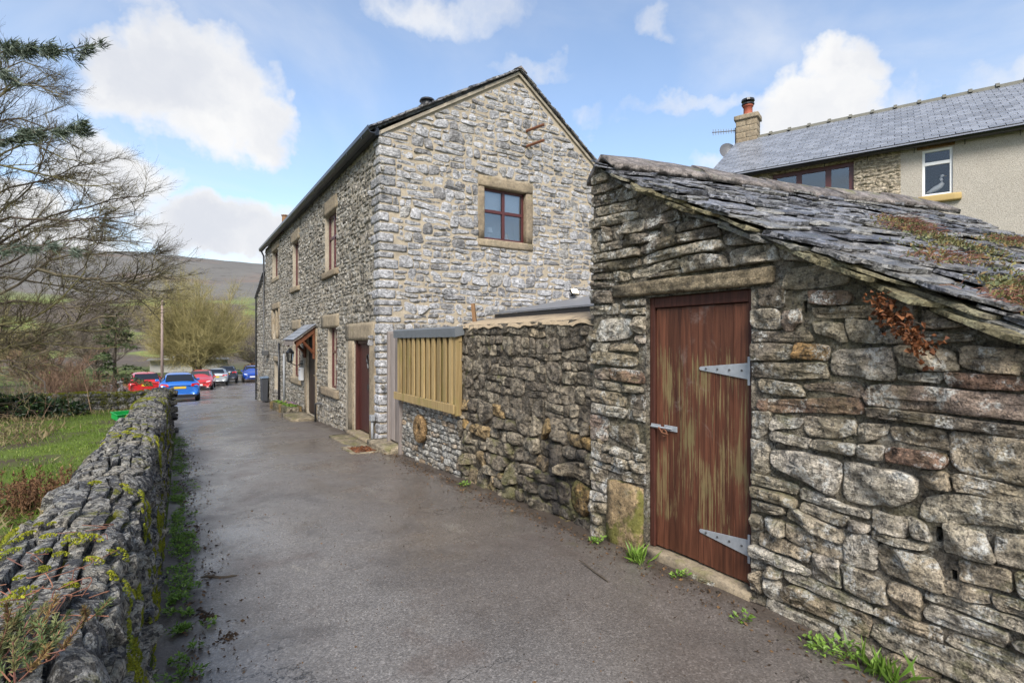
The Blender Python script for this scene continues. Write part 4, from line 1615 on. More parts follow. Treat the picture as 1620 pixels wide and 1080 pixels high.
# red front door
mb = MB()
frF2.box(mb, 9.84, 9.90, -.2, 1.62, -.16, -.05)
frF2.box(mb, 10.82, 10.88, -.2, 1.62, -.16, -.02)
frF2.box(mb, 9.90, 10.82, 1.55, 1.62, -.16, -.05)
mb.build('door_frame', M_REDDOOR, cot, bevel=.006)
mb = MB()
frF2.box(mb, 9.90, 10.82, -.18, 1.55, -.125, -.10)
rd = mb.build('door', M_REDDOOR, cot)
for a in np.linspace(9.90, 10.82, 7)[:-1]:
    mb = MB()
    frF2.box(mb, a + .003, a + .150, -.175, 1.548, -.10, -.090, (rc.random(), rc.random(), .5))
    mb.build('plank', M_REDDOOR, rd, bevel=.003)
mb = MB()
frF2.box(mb, 10.02, 10.28, .66, .76, -.09, -.078)
mb.build('letterbox', M_BLACKP, rd, bevel=.006)
mb = MB()
mb.tube([frF2.pt(10.2 + .075 * math.cos(t), 1.26 + .085 * math.sin(t), -.075) for t in np.linspace(0, 2 * math.pi, 15)], .016, 6, cap=False)
mb.tube([frF2.pt(10.2, 1.16, -.07), frF2.pt(10.17, 1.08, -.07)], .02, 6)
mb.build('knocker', M_BLACKP, rd)
ds = block('doorstep', (2.92, 9.62, -.42), (3.2, 11.1, -.20), M_SAND, cot, rc, .008)
# dark porch door with canopy
mb = MB()
frF2.box(mb, 14.45, 15.55, -.35, 1.72, -.10, -.06)
pd = mb.build('door', M_DARKWOOD, cot)
for a in np.linspace(14.47, 15.53, 8)[:-1]:
    mb = MB()
    frF2.box(mb, a + .004, a + .146, -.33, 1.70, -.06, -.05, (rc.random(), rc.random(), .5))
    mb.build('plank', M_DARKWOOD, pd, bevel=.003)
mb = MB()
frF2.box(mb, 14.62, 14.66, .55, .78, -.05, -.035)
mb.tube([frF2.pt(14.64, .70, -.02), frF2.pt(14.76, .70, -.02)], .012, 6)
mb.build('handle', M_GOLD, pd)
can = MB()
y0, y1 = 14.30, 15.65
can.poly([(XH - .02, y0, 2.0), (XH - .54, y0, 1.60), (XH - .56, y0, 1.63), (XH - .02, y0, 2.04)], (0, 1, 0), y1 - y0)
co = can.build('porch_canopy', M_OLDWOOD, cot)
a = 0
for rr_ in range(4):
    for yy0 in np.arange(y0 - .03, y1 - .1, .31):
        mb = MB()
        t0, t1 = rr_ / 4, (rr_ + 1.35) / 4
        t1 = min(t1, 1.04)
        P0 = Vector((XH - .02 - .54 * t0, yy0, 2.05 - .41 * t0))
        P1 = Vector((XH - .02 - .54 * t1, yy0, 2.065 - .41 * t1))
        mb.poly([P0, P1, P1 + Vector((0, .30, 0)), P0 + Vector((0, .30, 0))], (-.46, 0, .89), .012, (rc.random(), .5, .5))
        mb.build('slate', M_SLATE2, co)
for yb in (y0 + .05, y1 - .12):
    mb = MB()
    P = [Vector((XH - .03, yb, 1.50)), Vector((XH - .03, yb, 1.96)), Vector((XH - .50, yb, 1.60)), Vector((XH - .46, yb, 1.50)), Vector((XH - .25, yb, 1.67))]
    mb.poly([P[0] + Vector((-.02, 0, .32)), P[1], P[2], P[2] + Vector((0, 0, -.16))], (0, 1, 0), .07)
    mb.tube([(XH - .05, yb + .035, 1.28), (XH - .38, yb + .035, 1.66)], .04, 4)
    mb.tube([(XH - .05, yb + .035, 1.15), (XH - .05, yb + .035, 1.82)], .045, 4)
    mb.build('porch_bracket', M_ORANGEW, co, bevel=.006)
mb = MB()
mb.box((XH - .58, y0, 1.50), (XH - .55, y1, 1.61))
mb.build('fascia_board', M_OLDWOOD, co)
# roof with verge slates, gutter
rf = MB()
oh = .10
P = lambda x, z, y: (x, y, z)
for (xa, za, xb, zb) in ((XH - .22, EAVE - .02, APX, APZ + .06), (APX, APZ + .06, XR + .3, gtop(XR + .3) + .06)):
    rf.add([(xa, YG + .04, za + .03), (xa, YE + .05, za + .03), (xb, YE + .05, zb), (xb, YG + .04, zb), (xa, YG + .04, za - .03), (xa, YE + .05, za - .03), (xb, YE + .05, zb - .06), (xb, YG + .04, zb - .06)],
           [(0, 1, 2, 3), (4, 7, 6, 5), (0, 4, 5, 1), (1, 5, 6, 2), (2, 6, 7, 3), (3, 7, 4, 0)])
rfo = rf.build('roof', M_SLATE, cot)
for side, (xa, za, xb, zb) in enumerate(((XH - .20, EAVE - .03, APX, APZ + .06), (XR + .3, gtop(XR + .3) + .06, APX, APZ + .06))):
    k = 24
    for i in range(k):
        t0, t1 = i / k, min(1, (i + 1.55) / k)
        A0 = Vector((xa + (xb - xa) * t0, 0, za + (zb - za) * t0 + .030))
        A1 = Vector((xa + (xb - xa) * t1, 0, za + (zb - za) * t1 + .012))
        yy = YG - .085 - rc.uniform(0, .03)
        mb = MB()
        nn = Vector((-(zb - za), 0, (xb - xa))).normalized() * (1 if side == 0 else -1)
        mb.poly([(A0.x, yy, A0.z), (A1.x, yy, A1.z), (A1.x, yy + .55, A1.z), (A0.x, yy + .55, A0.z)], nn, rc.uniform(.022, .036), tuple(rc.random(3)))
        mb.build('verge_slate', M_SLATE, rfo)
mb = MB()
mb.poly([(APX - .16, YG - .12, APZ + .04), (APX, YG - .12, APZ + .14), (APX + .16, YG - .12, APZ + .02), (APX, YG - .12, APZ + .09)], (0, 1, 0), 1.0)
mb.build('ridge_tile', M_RIDGE, rfo)
mb = MB()
for (xa, za, xb, zb) in ((XH, EAVE - .06, APX, APZ), (APX, APZ, XR + .1, gtop(XR + .1))):
    mb.poly([(xa, YG - .01, za - .015), (xb, YG - .01, zb - .015), (xb, YG - .01, zb + .05), (xa, YG - .01, za + .05)], (0, -1, 0), .035)
mb.build('verge_mortar', MO_FRONT, rfo)


def gutter(parent, y0, y1, x, z):
    V = []
    prof = [(-.085, .05), (-.082, -.02), (-.045, -.075), (.045, -.075), (.08, -.02), (.085, .05), (.075, .05), (.07, -.015), (.038, -.06), (-.038, -.06), (-.07, -.015), (-.075, .05)]
    for y in (y0, y1):
        V += [(x + a, y, z + b) for a, b in prof]
    n = len(prof)
    F = [(j, (j + 1) % n, n + (j + 1) % n, n + j) for j in range(n)] + [tuple(range(n)), tuple(range(2 * n - 1, n - 1, -1))]
    return obj('gutter', V, F, M_GUTTER, parent)


gu = gutter(cot, YG - .10, YS, XH - .16, EAVE - .03)
mb = MB()
mb.box((XH - .10, YG - .02, EAVE - .10), (XH - .02, YS, EAVE + .03))
mb.build('fascia', M_GUTTER, cot)
for y in np.arange(YG + .3, YS, 1.0):
    mb = MB()
    mb.box((XH - .235, y, EAVE - .095), (XH - .10, y + .03, EAVE - .075))
    mb.box((XH - .235, y, EAVE - .075), (XH - .228, y + .03, EAVE + .02))
    mb.build('gutter_bracket', M_BLACKP, gu)
# flue cap, rusty bars in the gable, back walls
mb = MB()
mb.lathe([(.10, 0), (.10, .12), (.15, .14), (.15, .17), (.11, .19), (.11, .24), (.16, .25), (.14, .29), (.02, .31)], (4.22, 9.85, gtop(4.22) + .06), 14)
mb.build('flue_cowl', M_BLACKP, rfo)
for z in (6.02, 5.70):
    mb = MB()
    mb.tube([(6.16, YG + .1, z - .02), (6.36, YG - .42, z + .02)], .028, 6)
    mb.build('iron_bar', M_RUST, cot)
mb = MB()
mb.add([(XR, YG, -.4), (XR, YE, -.9), (XR, YE, gtop(XR)), (XR, YG, gtop(XR))], [(0, 1, 2, 3)])
mb.add([(XH, YE, -.9), (XR, YE, -.9), (XR, YE, gtop(XR)), (APX, YE, APZ), (XH, YE, EAVE)], [(0, 1, 2, 3, 4)])
mb.build('rear_wall', MO_FRONT, cot)
# small ornaments seen on the gable sill
mb = MB()
mb.lathe([(.05, 0), (.05, .02), (.012, .04), (.012, .16), (.085, .16), (.06, .27)], (5.46, YG + .28, 3.68), 12)
tag(mb.build('table_lamp', M_BLIND), 'tiny pale lamp standing inside the gable window on the sill', 'lamp')
mb = MB()
mb.lathe([(.09, 0), (.10, .05), (.05, .19), (.015, .2)], (5.86, YG + .28, 3.68), 12)
tag(mb.build('lampshade_ornament', plain('tan_shade', (.5, .36, .2), .8)), 'tan cone shaped ornament inside the gable window', 'ornament')

# ------------------------------------------------------------------ second cottage, same terrace
cot2 = thing('terraced_cottage', 'narrow far cottage of the terrace with mullioned window and black drainpipe', 'house', (XH, 21, -.7))
h2 = [(20.55, 21.85, 3.95, 4.95), (20.4, 21.8, 1.7, 2.78), (20.4, 21.35, -.15, .88)]
d2 = [(20.3, 22.0, 4.95, 5.2), (20.3, 22.1, 3.8, 3.95), (20.2, 22.0, 2.78, 3.0), (20.2, 20.4, 1.7, 2.78), (21.8, 22.0, 1.7, 2.78), (20.25, 21.5, .88, 1.05)]
core('front_wall', MO_FRONT, cot2, frF2.map, YS, YE, -1.2, EAVE, h2, amp=.012, reveal=.18, step=.2)
ru = pack(YS, YE, -1.0, EAVE, .11, (1.0, 2.2), rc, single=.45)
pl = outlines(ru, .010, rc, 8, warp=(.05, .35), jitter=.08, skew=.3, holes=h2 + d2, planes=[((0, 1), EAVE - .02), ((-1, 0), -YS), ((1, 0), YE)], min_area=.003)
emit(stone_meshes(pl, frF2.map, prot=.022, amp=.012, freq=12, rings=(0, .2), tilt=.12, seed=81), M_FRONT, cot2, 300)
for (u0, u1, v0, v1), nm in zip(d2, ['lintel', 'sill', 'lintel', 'jamb', 'jamb', 'lintel']):
    dressed(frF2, nm, u0, u1, v0, v1, -.14, .03, cot2, rg=rc)
window(frF2, cot2, *h2[0], .12, M_PVC, (.5,), (), glass=M_GLASSD)
window(frF2, cot2, *h2[1], .12, M_PVC, (), (), glass=M_GLASSD)
dressed(frF2, 'mullion', 21.02, 21.18, 1.7, 2.78, -.12, .0, cot2, rg=rc)
window(frF2, cot2, *h2[2], .12, M_WHITE, (.5,), (.6,), glass=M_GLASSD)
gutter(cot2, YS + .002, YE + .12, XH - .16, EAVE - .03)
for y, zt in ((18.9, 1.2), (19.95, 1.55)):
    mb = MB()
    mb.tube([(XH - .06, y, -.75), (XH - .06, y, zt)], .035, 8)
    mb.build('drainpipe', M_BLACKP if y > 19 else M_PIPE, cot2, smooth=True)
mb = MB()
mb.tube([(XH - .16, YE + .05, EAVE - .07), (XH - .07, YE - .02, EAVE - .3), (XH - .07, YE - .02, -.8)], .036, 8)
mb.build('downpipe', M_BLACKP, cot2, smooth=True)
mb = MB()
frF2.box(mb, 22.6, 23.1, 1.05, 1.25, .02, .22)
mb.build('lamp_box', M_METALC, cot2, bevel=.02)
mb = MB()
cx, cy, cz = 3.62, 22.6, gtop(3.62) - .25
mb.box((cx - .28, cy - .28, cz - .3), (cx + .28, cy + .28, cz + .55))
ch = mb.build('chimney', M_SAND, cot2)
mb = MB()
mb.lathe([(.14, 0), (.12, .1), (.11, .55), (.14, .57), (.14, .6), (.06, .61)], (cx, cy, cz + .55), 12)
mb.build('chimney_pot', M_POSTW, ch)

# lean-to at the far end of the terrace
lean = thing('end_lean_to', 'low stone lean-to with sloping roof on the far end of the terrace', 'building', (XH, 25, -.8))
core('front_wall', MO_FRONT, lean, frF2.map, YE + .004, 26.3, -1.3, 4.4, top=lambda u: 4.35 - .32 * (u - YE), step=.2)
ru = pack(YE + .01, 26.3, -1.1, 4.35, .12, (1, 2.2), rc)
pl = outlines(ru, .010, rc, 8, planes=[((.32, 1), 4.33 + .32 * YE), ((1, 0), 26.3), ((-1, 0), -YE - .01)], min_area=.003)
emit(stone_meshes(pl, frF2.map, prot=.034, rings=(0, .2), seed=91), M_FRONT, lean, 300)
mb = MB()
mb.poly([(XH - .12, YE + .01, 4.40), (XH - .12, 26.45, 3.52), (XR, 26.45, 3.52), (XR, YE + .01, 4.40)], (0, .3, .95), .06)
mb.build('roof', M_SLATE, lean)
mb = MB()
mb.tube([(XH - .07, 26.2, -1), (XH - .07, 26.2, 3.5)], .035, 8)
mb.build('downpipe', M_BLACKP, lean)
mb = MB()
mb.add([(XH, 26.3, -1.3), (XR, 26.3, -1.3), (XR, 26.3, 3.5), (XH, 26.3, 3.5)], [(0, 1, 2, 3)])
mb.build('rear_wall', MO_FRONT, lean)

# ------------------------------------------------------------------ flat roofed extension behind the wall
ext = thing('flat_roof_extension', 'low extension with grey felt flat roof and black fascia against the gable', 'building', (7, 7.2, 0))
mb = MB()
mb.box((5.5, 4.9, -.2), (8.7, YG - .02, 2.02))
mb.build('wall', M_CEMENT, ext)
mb = MB()
mb.box((5.40, 4.75, 2.02), (5.46, YG - .07, 2.14))
mb.build('fascia', M_BLACKP, ext)
mb = MB()
mb.poly([(5.38, 4.72, 2.145), (8.8, 4.72, 2.78), (8.8, YG - .07, 2.78), (5.38, YG - .07, 2.145)], (0, 0, 1), .03)
mb.build('felt_roof', M_FELT, ext)

# lit floodlight on the gable
fl = thing('floodlight', 'small lit white floodlight fixed to the gable above the flat roof', 'light', (7.39, YG - .1, 2.69))
mb = MB()
M_ = Matrix.Translation((7.39, YG - .13, 2.69)) @ Matrix.Rotation(R(-35), 4, 'X')
mb.box((-.10, -.02, -.07), (.10, .03, .07), M=M_)
mb.box((-.02, .03, -.03), (.02, .13, .0), M=M_)
mb.build('body', M_BLACKP, fl, bevel=.006)
m, g, p, out = new_mat('lit_led_face')
p.inputs['Base Color'].default_value = (1, .95, .85, 1)
p.inputs['Emission Color'].default_value = (1, .86, .6, 1)
p.inputs['Emission Strength'].default_value = 4.0
M_LED = m
mb = MB()
mb.box((-.085, -.026, -.055), (.085, -.021, .055), M=M_)
mb.build('lit_face', M_LED, fl)

# ------------------------------------------------------------------ rendered house on the right
hs = thing('rendered_house', 'beige roughcast house with blue-grey slate roof and ridge chimney above the outbuilding', 'house', (13.9, 4.8, 0))
dv = Vector((-.3722, .9282, 0))
nv = Vector((-.9282, -.3722, 0))
frR = Fr((13.9, 4.8, 0), dv, (0, 0, 1), nv)
EV = 5.96
SA, SB = -6.0, 4.80
wh = (-.26, .26, 4.76, 5.77)
bw = (1.52, 3.25, 4.45, 5.80)
core('roughcast_wall', M_ROUGHCAST, hs, frR.map, SA, .64, -.3, EV, [wh], amp=.006, reveal=.14, step=.25)
core('stone_wall', M_RUBP, hs, frR.map, .64, SB, -.3, EV, [bw], amp=.006, reveal=.14, step=.25)
rr2 = np.random.default_rng(3)
ru = pack(.66, 1.5, 3.6, 5.85, .085, (1.4, 3.4), rr2)
pl = outlines(ru, .03, rr2, 12, warp=(.05, .4), planes=[((0, 1), 5.8), ((-1, 0), -.66), ((1, 0), 1.5)], min_area=.002)
emit(stone_meshes(pl, frR.map, prot=.02, rings=(0, .2, .6), seed=97), M_RUBP, hs, 300)
window(frR, hs, *wh, .04, M_WHITE, (), (.70,), fw=.05, bar=.035, glass=glass_mat('clear_glass', .0, (1, 1, 1)))
window(frR, hs, *bw, .06, M_PVC, (.30, .66), (), fw=.10, bar=.06, glass=glass_mat('dull_glass', .06, (.8, .85, .85)))
dressed(frR, 'sill', -.40, .34, 4.60, 4.755, -.12, .10, hs, plain('ochre_sill', (.42, .30, .12), .8), rr2)
dressed(frR, 'lintel', -.30, .36, 5.78, 5.93, -.12, .01, hs, M_POSTW, rr2)
dressed(frR, 'lintel', 1.45, 4.2, 5.80, 5.95, -.12, .02, hs, M_RUBP, rr2)
# roof
W_, HR = 3.3, 2.02
mb = MB()
B = lambda s, t, h=0: frR.pt(s, EV + HR * t + h, .18 - (W_ + .18) * t)
mb.add([B(SA, -.05), B(SB, -.05), B(SB, 1), B(SA, 1)], [(0, 1, 2, 3)])
mb.add([B(SA, 1), B(SB, 1), frR.pt(SB, EV, -2 * W_), frR.pt(SA, EV, -2 * W_)], [(0, 1, 2, 3)])
mb.add([frR.pt(SB, -.3, 0), frR.pt(SB, EV, 0), frR.pt(SB, EV + HR, -W_), frR.pt(SB, EV, -2 * W_), frR.pt(SB, -.3, -2 * W_)], [(0, 1, 2, 3, 4)])
hro = mb.build('roof', M_SLATE2, hs)
sl2 = []
rows = 22
for r_ in range(rows):
    t0, t1 = (r_ - .55) / rows, (r_ + 1.3) / rows
    t0 = max(t0, -.05)
    t1 = min(t1, 1.0)
    s = -3.4 - (r_ % 2) * .13
    while s < SB:
        wd = .26
        ln = wd - .016
        s1 = min(s + ln, SB + .03)
        h0 = .030 + rr2.uniform(0, .006)
        P = [B(s, t0, h0), B(s1, t0, h0), B(s1, t1, .012), B(s, t1, .012)]
        Q = [q - Vector((0, 0, .012)) for q in P]
        V = np.array([tuple(q) for q in P + Q])
        sl2.append((V, [(0, 1, 2, 3), (0, 4, 5, 1), (1, 5, 6, 2), (3, 7, 4, 0)], rr2.random(3)))
        s += wd
emit(sl2, M_SLATE2, hro, 300, 'slate', 'slates', smooth=False)
s = SA
k = 8
while s < SB - .75:
    V = []
    for ds_ in (0, .50):
        for q in np.linspace(-1, 1, k):
            c_ = frR.pt(s + ds_, EV + HR + .075 - .14 * abs(q) ** 1.4, -W_ + q * .15)
            V.append(tuple(c_))
    F = [(j, j + 1, k + j + 1, k + j) for j in range(k - 1)]
    obj('ridge_tile', V, F, M_RIDGE2, hro)
    V = []
    for ds_ in (.46, .54):
        for q in np.linspace(-1, 1, k):
            V.append(tuple(frR.pt(s + ds_, EV + HR + .115 - .14 * abs(q) ** 1.4, -W_ + q * .17)))
    mb = MB()
    mb.add(V, [(j, j + 1, k + j + 1, k + j) for j in range(k - 1)] + [tuple(range(k)), tuple(range(2 * k - 1, k - 1, -1))])
    mb.build('ridge_joint', M_RIDGE2, hro)
    s += .52
mb = MB()
V = []
mb.tube([frR.pt(SA, EV - .06, .16), frR.pt(SB + .1, EV - .06, .16)], .085, 10)
mb.build('gutter', M_GUTTER, hs, smooth=True)
for s in np.arange(-3, 4, .85):
    mb = MB()
    mb.tube([frR.pt(s, EV - .02, .1), frR.pt(s, EV - .22, .05)], .008, 5)
    mb.build('gutter_bracket', M_BLACKP, hs)
# chimney stack
frC = Fr(frR.pt(4.52, 0, -W_), dv, (0, 0, 1), nv)
chim = MB()
frC.box(chim, -.30, .30, 7.3, 8.60, -.24, .24)
cho = chim.build('chimney', M_SAND, hs)
z = 7.4
i = 0
while z < 8.55:
    h = .19
    for (u0, u1) in (((-.31, .02), (.03, .31)) if i % 2 else ((-.31, -.08), (-.07, .31))):
        dressed(frC, 'stone', u0, u1, z, z + h - .012, .20, .25, cho, rg=rr2, amp=.006)
    V, F, t = quoin((-.235, z, .27), (.235, z + h - .012, .31), rr2, .005, 4)
    for sg in (-1, 1):
        obj('stone', np.array([frC.pt(q[2] * sg, q[1], q[0]) for q in V]), F, M_SAND, cho, t, True)
    z += h
    i += 1
dressed(frC, 'chimney_cap', -.36, .36, 8.55, 8.70, -.30, .30, cho, rg=rr2, amp=.008)
mb = MB()
pc = frC.pt(0, 8.70, 0)
mb.lathe([(.17, 0), (.15, .04), (.135, .08), (.13, .30), (.16, .31), (.16, .35), (.13, .36)], pc, 14)
mb.build('chimney_pot', M_TERRA, cho, smooth=True)
mb = MB()
mb.lathe([(.10, .34), (.19, .37), (.19, .40), (.06, .42), (.06, .47), (.20, .48), (.19, .54), (.03, .56)], pc, 14)
mb.build('cowl', M_BLACKP, cho)
# aerial
ae = thing('tv_aerial', 'thin comb shaped aerial on a pole beside the ridge chimney', 'aerial', tuple(frC.pt(.36, 7.6, .0)))
mb = MB()
a0 = frC.pt(.36, 7.4, .05)
mb.tube([a0, a0 + Vector((0, 0, 1.02))], .022, 6)
mb.build('mast', M_METALC, ae)
mb = MB()
lft = -Vector((RT[0], RT[1], 0))
b0 = a0 + Vector((0, 0, .93))
mb.tube([b0, b0 + lft * .75 + Vector((0, 0, -.06))], .016, 5)
for i in range(9):
    c_ = b0 + (lft * .75 + Vector((0, 0, -.06))) * ((i + .6) / 9)
    mb.tube([c_ - Vector((0, 0, .07 + .003 * i)), c_ + Vector((0, 0, .07 + .003 * i))], .010, 4)
mb.build('boom', M_METALC, ae)
# dish
di = thing('satellite_dish', 'small grey satellite dish mounted beside the ridge chimney', 'dish', tuple(frC.pt(.55, 7.4, .2)))
V = []
k = 18
dirn = (Vector((-.55, -.75, .25))).normalized()
sx_ = dirn.cross(Vector((0, 0, 1))).normalized()
sy_ = sx_.cross(dirn)
c0 = frC.pt(.62, 7.70, .05)
for r_ in (0.001, .12, .2, .26):
    for j in range(k):
        t = 2 * math.pi * j / k
        V.append(tuple(c0 + sx_ * r_ * math.cos(t) + sy_ * r_ * 1.08 * math.sin(t) + dirn * (r_ * r_ * 1.1)))
F = [(i * k + j, i * k + (j + 1) % k, (i + 1) * k + (j + 1) % k, (i + 1) * k + j) for i in range(3) for j in range(k)]
obj('reflector', V, F, plain('dish_grey', (.12, .125, .14), .5), di, smooth=True)
mb = MB()
mb.tube([c0 - sy_ * .25, c0 - sy_ * .28 + dirn * .28], .012, 6)
mb.tube([c0 - sy_ * .28 + dirn * .28, c0 - sy_ * .22 + dirn * .36], .03, 6)
mb.tube([c0, c0 - dirn * .1, a0 + Vector((0, 0, .25))], .02, 6)
mb.build('feed_arm', M_METALC, di)
# white goose figure on the inside sill
V = MB()
gp_ = lambda u, v: frR.pt(u, v, -.145)
V.tube([gp_(.20, 4.86), gp_(.12, 4.88), gp_(.03, 4.93), gp_(-.05, 4.97), gp_(-.09, 5.03), gp_(-.085, 5.10), gp_(-.06, 5.15), gp_(-.075, 5.19), gp_(-.10, 5.20), gp_(-.13, 5.185)],
       [.008, .035, .058, .058, .042, .026, .024, .032, .028, .01], 10)
gf = V.build('goose_figure', M_WHITE, None, smooth=True)
tag(gf, 'white goose ornament inside the white framed upper window', 'ornament')
V = MB()
V.tube([gp_(-.125, 5.185), gp_(-.17, 5.175)], [.016, .004], 6)
V.build('beak', M_GOLD, gf)
# lower roof beyond
lr = thing('slate_roofed_annexe', 'lower slate roofed annexe just beyond the chimney of the rendered house', 'building', tuple(frR.pt(5.5, 0, -2)))
mb = MB()
mb.add([frR.pt(SB + .02, 5.2, -.3), frR.pt(SB + 3, 5.2, -.3), frR.pt(SB + 3, 6.9, -W_), frR.pt(SB + .02, 6.9, -W_), frR.pt(SB + 3, 5.2, -6), frR.pt(SB + .02, 5.2, -6)], [(0, 1, 2, 3), (3, 2, 4, 5)])
mb.build('roof', M_SLATE2, lr)
mb = MB()
frR.box(mb, SB + .02, SB + 2.95, -.3, 5.25, -5.9, -.5)
mb.build('wall', M_RUBP, lr)
mb = MB()
mb.tube([frR.pt(SB + .02, 6.93, -W_), frR.pt(SB + 3, 6.93, -W_)], .1, 8)
mb.build('ridge_tile', M_RIDGE2, lr)

# ------------------------------------------------------------------ garden wall along the lane (profile swept along Y)
def profile_map(origin, along, side, prof, base):
    """(u, v) with v the arc length over a wall's cross-section; returns point and outward normal"""
    pr = np.array(prof, float)
    L = np.r_[0, np.cumsum(np.linalg.norm(np.diff(pr, axis=0), axis=1))]
    o, al, si = (np.array(k, float) for k in (origin, along, side))

    def f(uv):
        u, v = uv[:, 0], np.clip(uv[:, 1], 0, L[-1])
        a = np.interp(v, L, pr[:, 0])
        h = np.interp(v, L, pr[:, 1])
        e = .02
        a1, a0 = np.interp(v + e, L, pr[:, 0]), np.interp(v - e, L, pr[:, 0])
        h1, h0 = np.interp(v + e, L, pr[:, 1]), np.interp(v - e, L, pr[:, 1])
        ta, th = a1 - a0, h1 - h0
        q = np.hypot(ta, th) + 1e-9
        na, nh = th / q, -ta / q
        wob = (fbm(np.c_[u * .8, v * 0, v * 0 + 3], 2, 4) - .5) * .04
        wz = (fbm(np.c_[u * 1.3, v * 0, v * 0 + 9], 2, 6) - .5) * .09 * np.clip(h / .8, 0, 1)
        P = o + u[:, None] * al + (a + wob)[:, None] * si
        P[:, 2] += h + wz + base(P[:, 1])
        N = na[:, None] * si
        N = N + nh[:, None] * np.array([0, 0, 1.0])
        return P, N
    return f, L[-1]


def swept_core(name, mat, parent, mapf, u0, u1, Lv, su=.05, sv=.04):
    us, vs = np.linspace(u0, u1, int((u1 - u0) / su)), np.linspace(0, Lv, int(Lv / sv))
    UU, VV = np.meshgrid(us, vs, indexing='ij')
    uv = np.c_[UU.ravel(), VV.ravel()]
    Pp, Nn = mapf(uv)
    V = Pp + Nn * ((fbm(np.c_[uv * 14, uv[:, :1] * 0], 4, 2) - .5) * .02 - .016)[:, None]
    k = len(vs)
    ii, jj = np.meshgrid(np.arange(len(us) - 1), np.arange(k - 1), indexing='ij')
    q0 = (ii * k + jj).ravel()
    F = np.c_[q0, q0 + 1, q0 + k + 1, q0 + k].tolist()
    F += [tuple(range(k)), tuple(range((len(us) - 1) * k + k - 1, (len(us) - 1) * k - 1, -1))]
    return obj(name, V, F, mat, parent, smooth=True)


M_MOSS = leaf_mat('moss', [(.13, .145, .012), (.24, .25, .018), (.34, .33, .03), (.17, .21, .03)], .9, .1)


def moss_tufts(centers, normals, size, rg, name='moss', parent=None, per=26):
    """cushions of tiny upright shoots"""
    C = np.repeat(centers, per, 0)
    N = np.repeat(normals, per, 0)
    S = np.repeat(size, per)
    r = rg.normal(0, 1, C.shape)
    r -= N * (r * N).sum(1, keepdims=True)
    r *= (rg.random(len(C)) ** .5 / (np.linalg.norm(r, axis=1) + 1e-6))[:, None]
    base = C + r * S[:, None] + N * (S * .35 * (1 - (r ** 2).sum(1)))[:, None]
    d = N + r * .5 + rg.normal(0, .3, C.shape)
    d /= np.linalg.norm(d, axis=1)[:, None]
    t = np.repeat(rg.random((len(centers), 1)), per, 0)[:, 0] * .7 + rg.random(len(C)) * .3
    return leaves(name, base - d * .004, d, S * .16 + .0035, S * .045 + .0017, M_MOSS, parent, np.c_[t, rg.random(len(C)), t], rg, kind='stuff')


def leaves(name, base, d, L, W, mat, parent, tint, rg, kind=None, fold=.15, side=None):
    n = len(base)
    L = np.broadcast_to(L, (n,))
    W = np.broadcast_to(W, (n,))
    s = side if side is not None else np.cross(d, rg.normal(0, 1, (n, 3)))
    s = s / (np.linalg.norm(s, axis=1)[:, None] + 1e-9)
    up = np.cross(s, d)
    mid = base + d * (L * .5)[:, None]
    V = np.empty((n, 4, 3))
    V[:, 0] = base
    V[:, 1] = mid + s * W[:, None] + up * (W * fold)[:, None]
    V[:, 2] = base + d * L[:, None] - up * (L * fold * .5)[:, None]
    V[:, 3] = mid - s * W[:, None] + up * (W * fold)[:, None]
    i = np.arange(n)[:, None] * 4
    F = np.concatenate([i + [[0, 1, 2]], i + [[0, 2, 3]]], 1).reshape(-1, 3)
    T = np.repeat(tint, 4, 0)
    return obj(name, V.reshape(-1, 3), F, mat, parent, T, False, kind)


def tube_batch(paths, rad, k=3):
    """(N,m,3),(N,m) -> V,F"""
    paths, rad = np.asarray(paths, float), np.asarray(rad, float)
    N, m_, _ = paths.shape
    d = np.gradient(paths, axis=1)
    d /= np.linalg.norm(d, axis=2, keepdims=True) + 1e-9
    ref = np.where(np.abs(d[..., 2:3]) < .9, np.array([0, 0, 1.0]), np.array([1.0, 0, 0]))
    a = np.cross(d, ref)
    a /= np.linalg.norm(a, axis=2, keepdims=True) + 1e-9
    b = np.cross(d, a)
    th = np.arange(k) * 2 * math.pi / k
    V = paths[:, :, None] + rad[:, :, None, None] * (np.cos(th)[:, None] * a[:, :, None] + np.sin(th)[:, None] * b[:, :, None])
    idx = np.arange(N * m_ * k).reshape(N, m_, k)
    A, B_ = idx[:, :-1], idx[:, 1:]
    F = np.stack([A, np.roll(A, -1, 2), np.roll(B_, -1, 2), B_], -1).reshape(-1, 4)
    return V.reshape(-1, 3), F


def merge(parts):
    VV, FF, b = [], [], 0
    for V, F in parts:
        VV.append(V)
        FF.append(np.asarray(F) + b)
        b += len(V)
    return np.concatenate(VV), [tuple(r) for f in FF for r in f.tolist()]


rw = np.random.default_rng(101)
prof = [(0.0, -.12), (-.008, .1), (-.016, .35), (-.026, .6), (-.034, .85), (-.055, .915), (-.12, .945), (-.22, .955), (-.31, .94), (-.36, .89), (-.385, .7), (-.40, .2)]
fL, LL = profile_map((-.125, 0, 0), (0, 1, 0), (1, 0, 0), prof, lambda y: lane_z(y))
gw_ = thing('garden_wall', 'low rounded dry stone garden wall with moss and lichen running along the lane', 'wall', (-.3, 6, 0))
swept_core('rubble_core', MO_LEFT, gw_, fL, -.6, 14.05, LL)
ru = pack(-.6, 6.0, .05, LL - .1, .05, (1.2, 3.6), rw, single=.3) + pack(6.0, 14.05, .05, LL - .1, .07, (1.2, 3.2), rw, single=.35)
pl = outlines(ru, .006, rw, 12, warp=(.03, .2), jitter=.07, skew=.5, planes=[((1, 0), 14.06)], min_area=.0010)
vv_ = np.array([q.mean(0) for q in pl])
tn = rw.random((len(pl), 3))
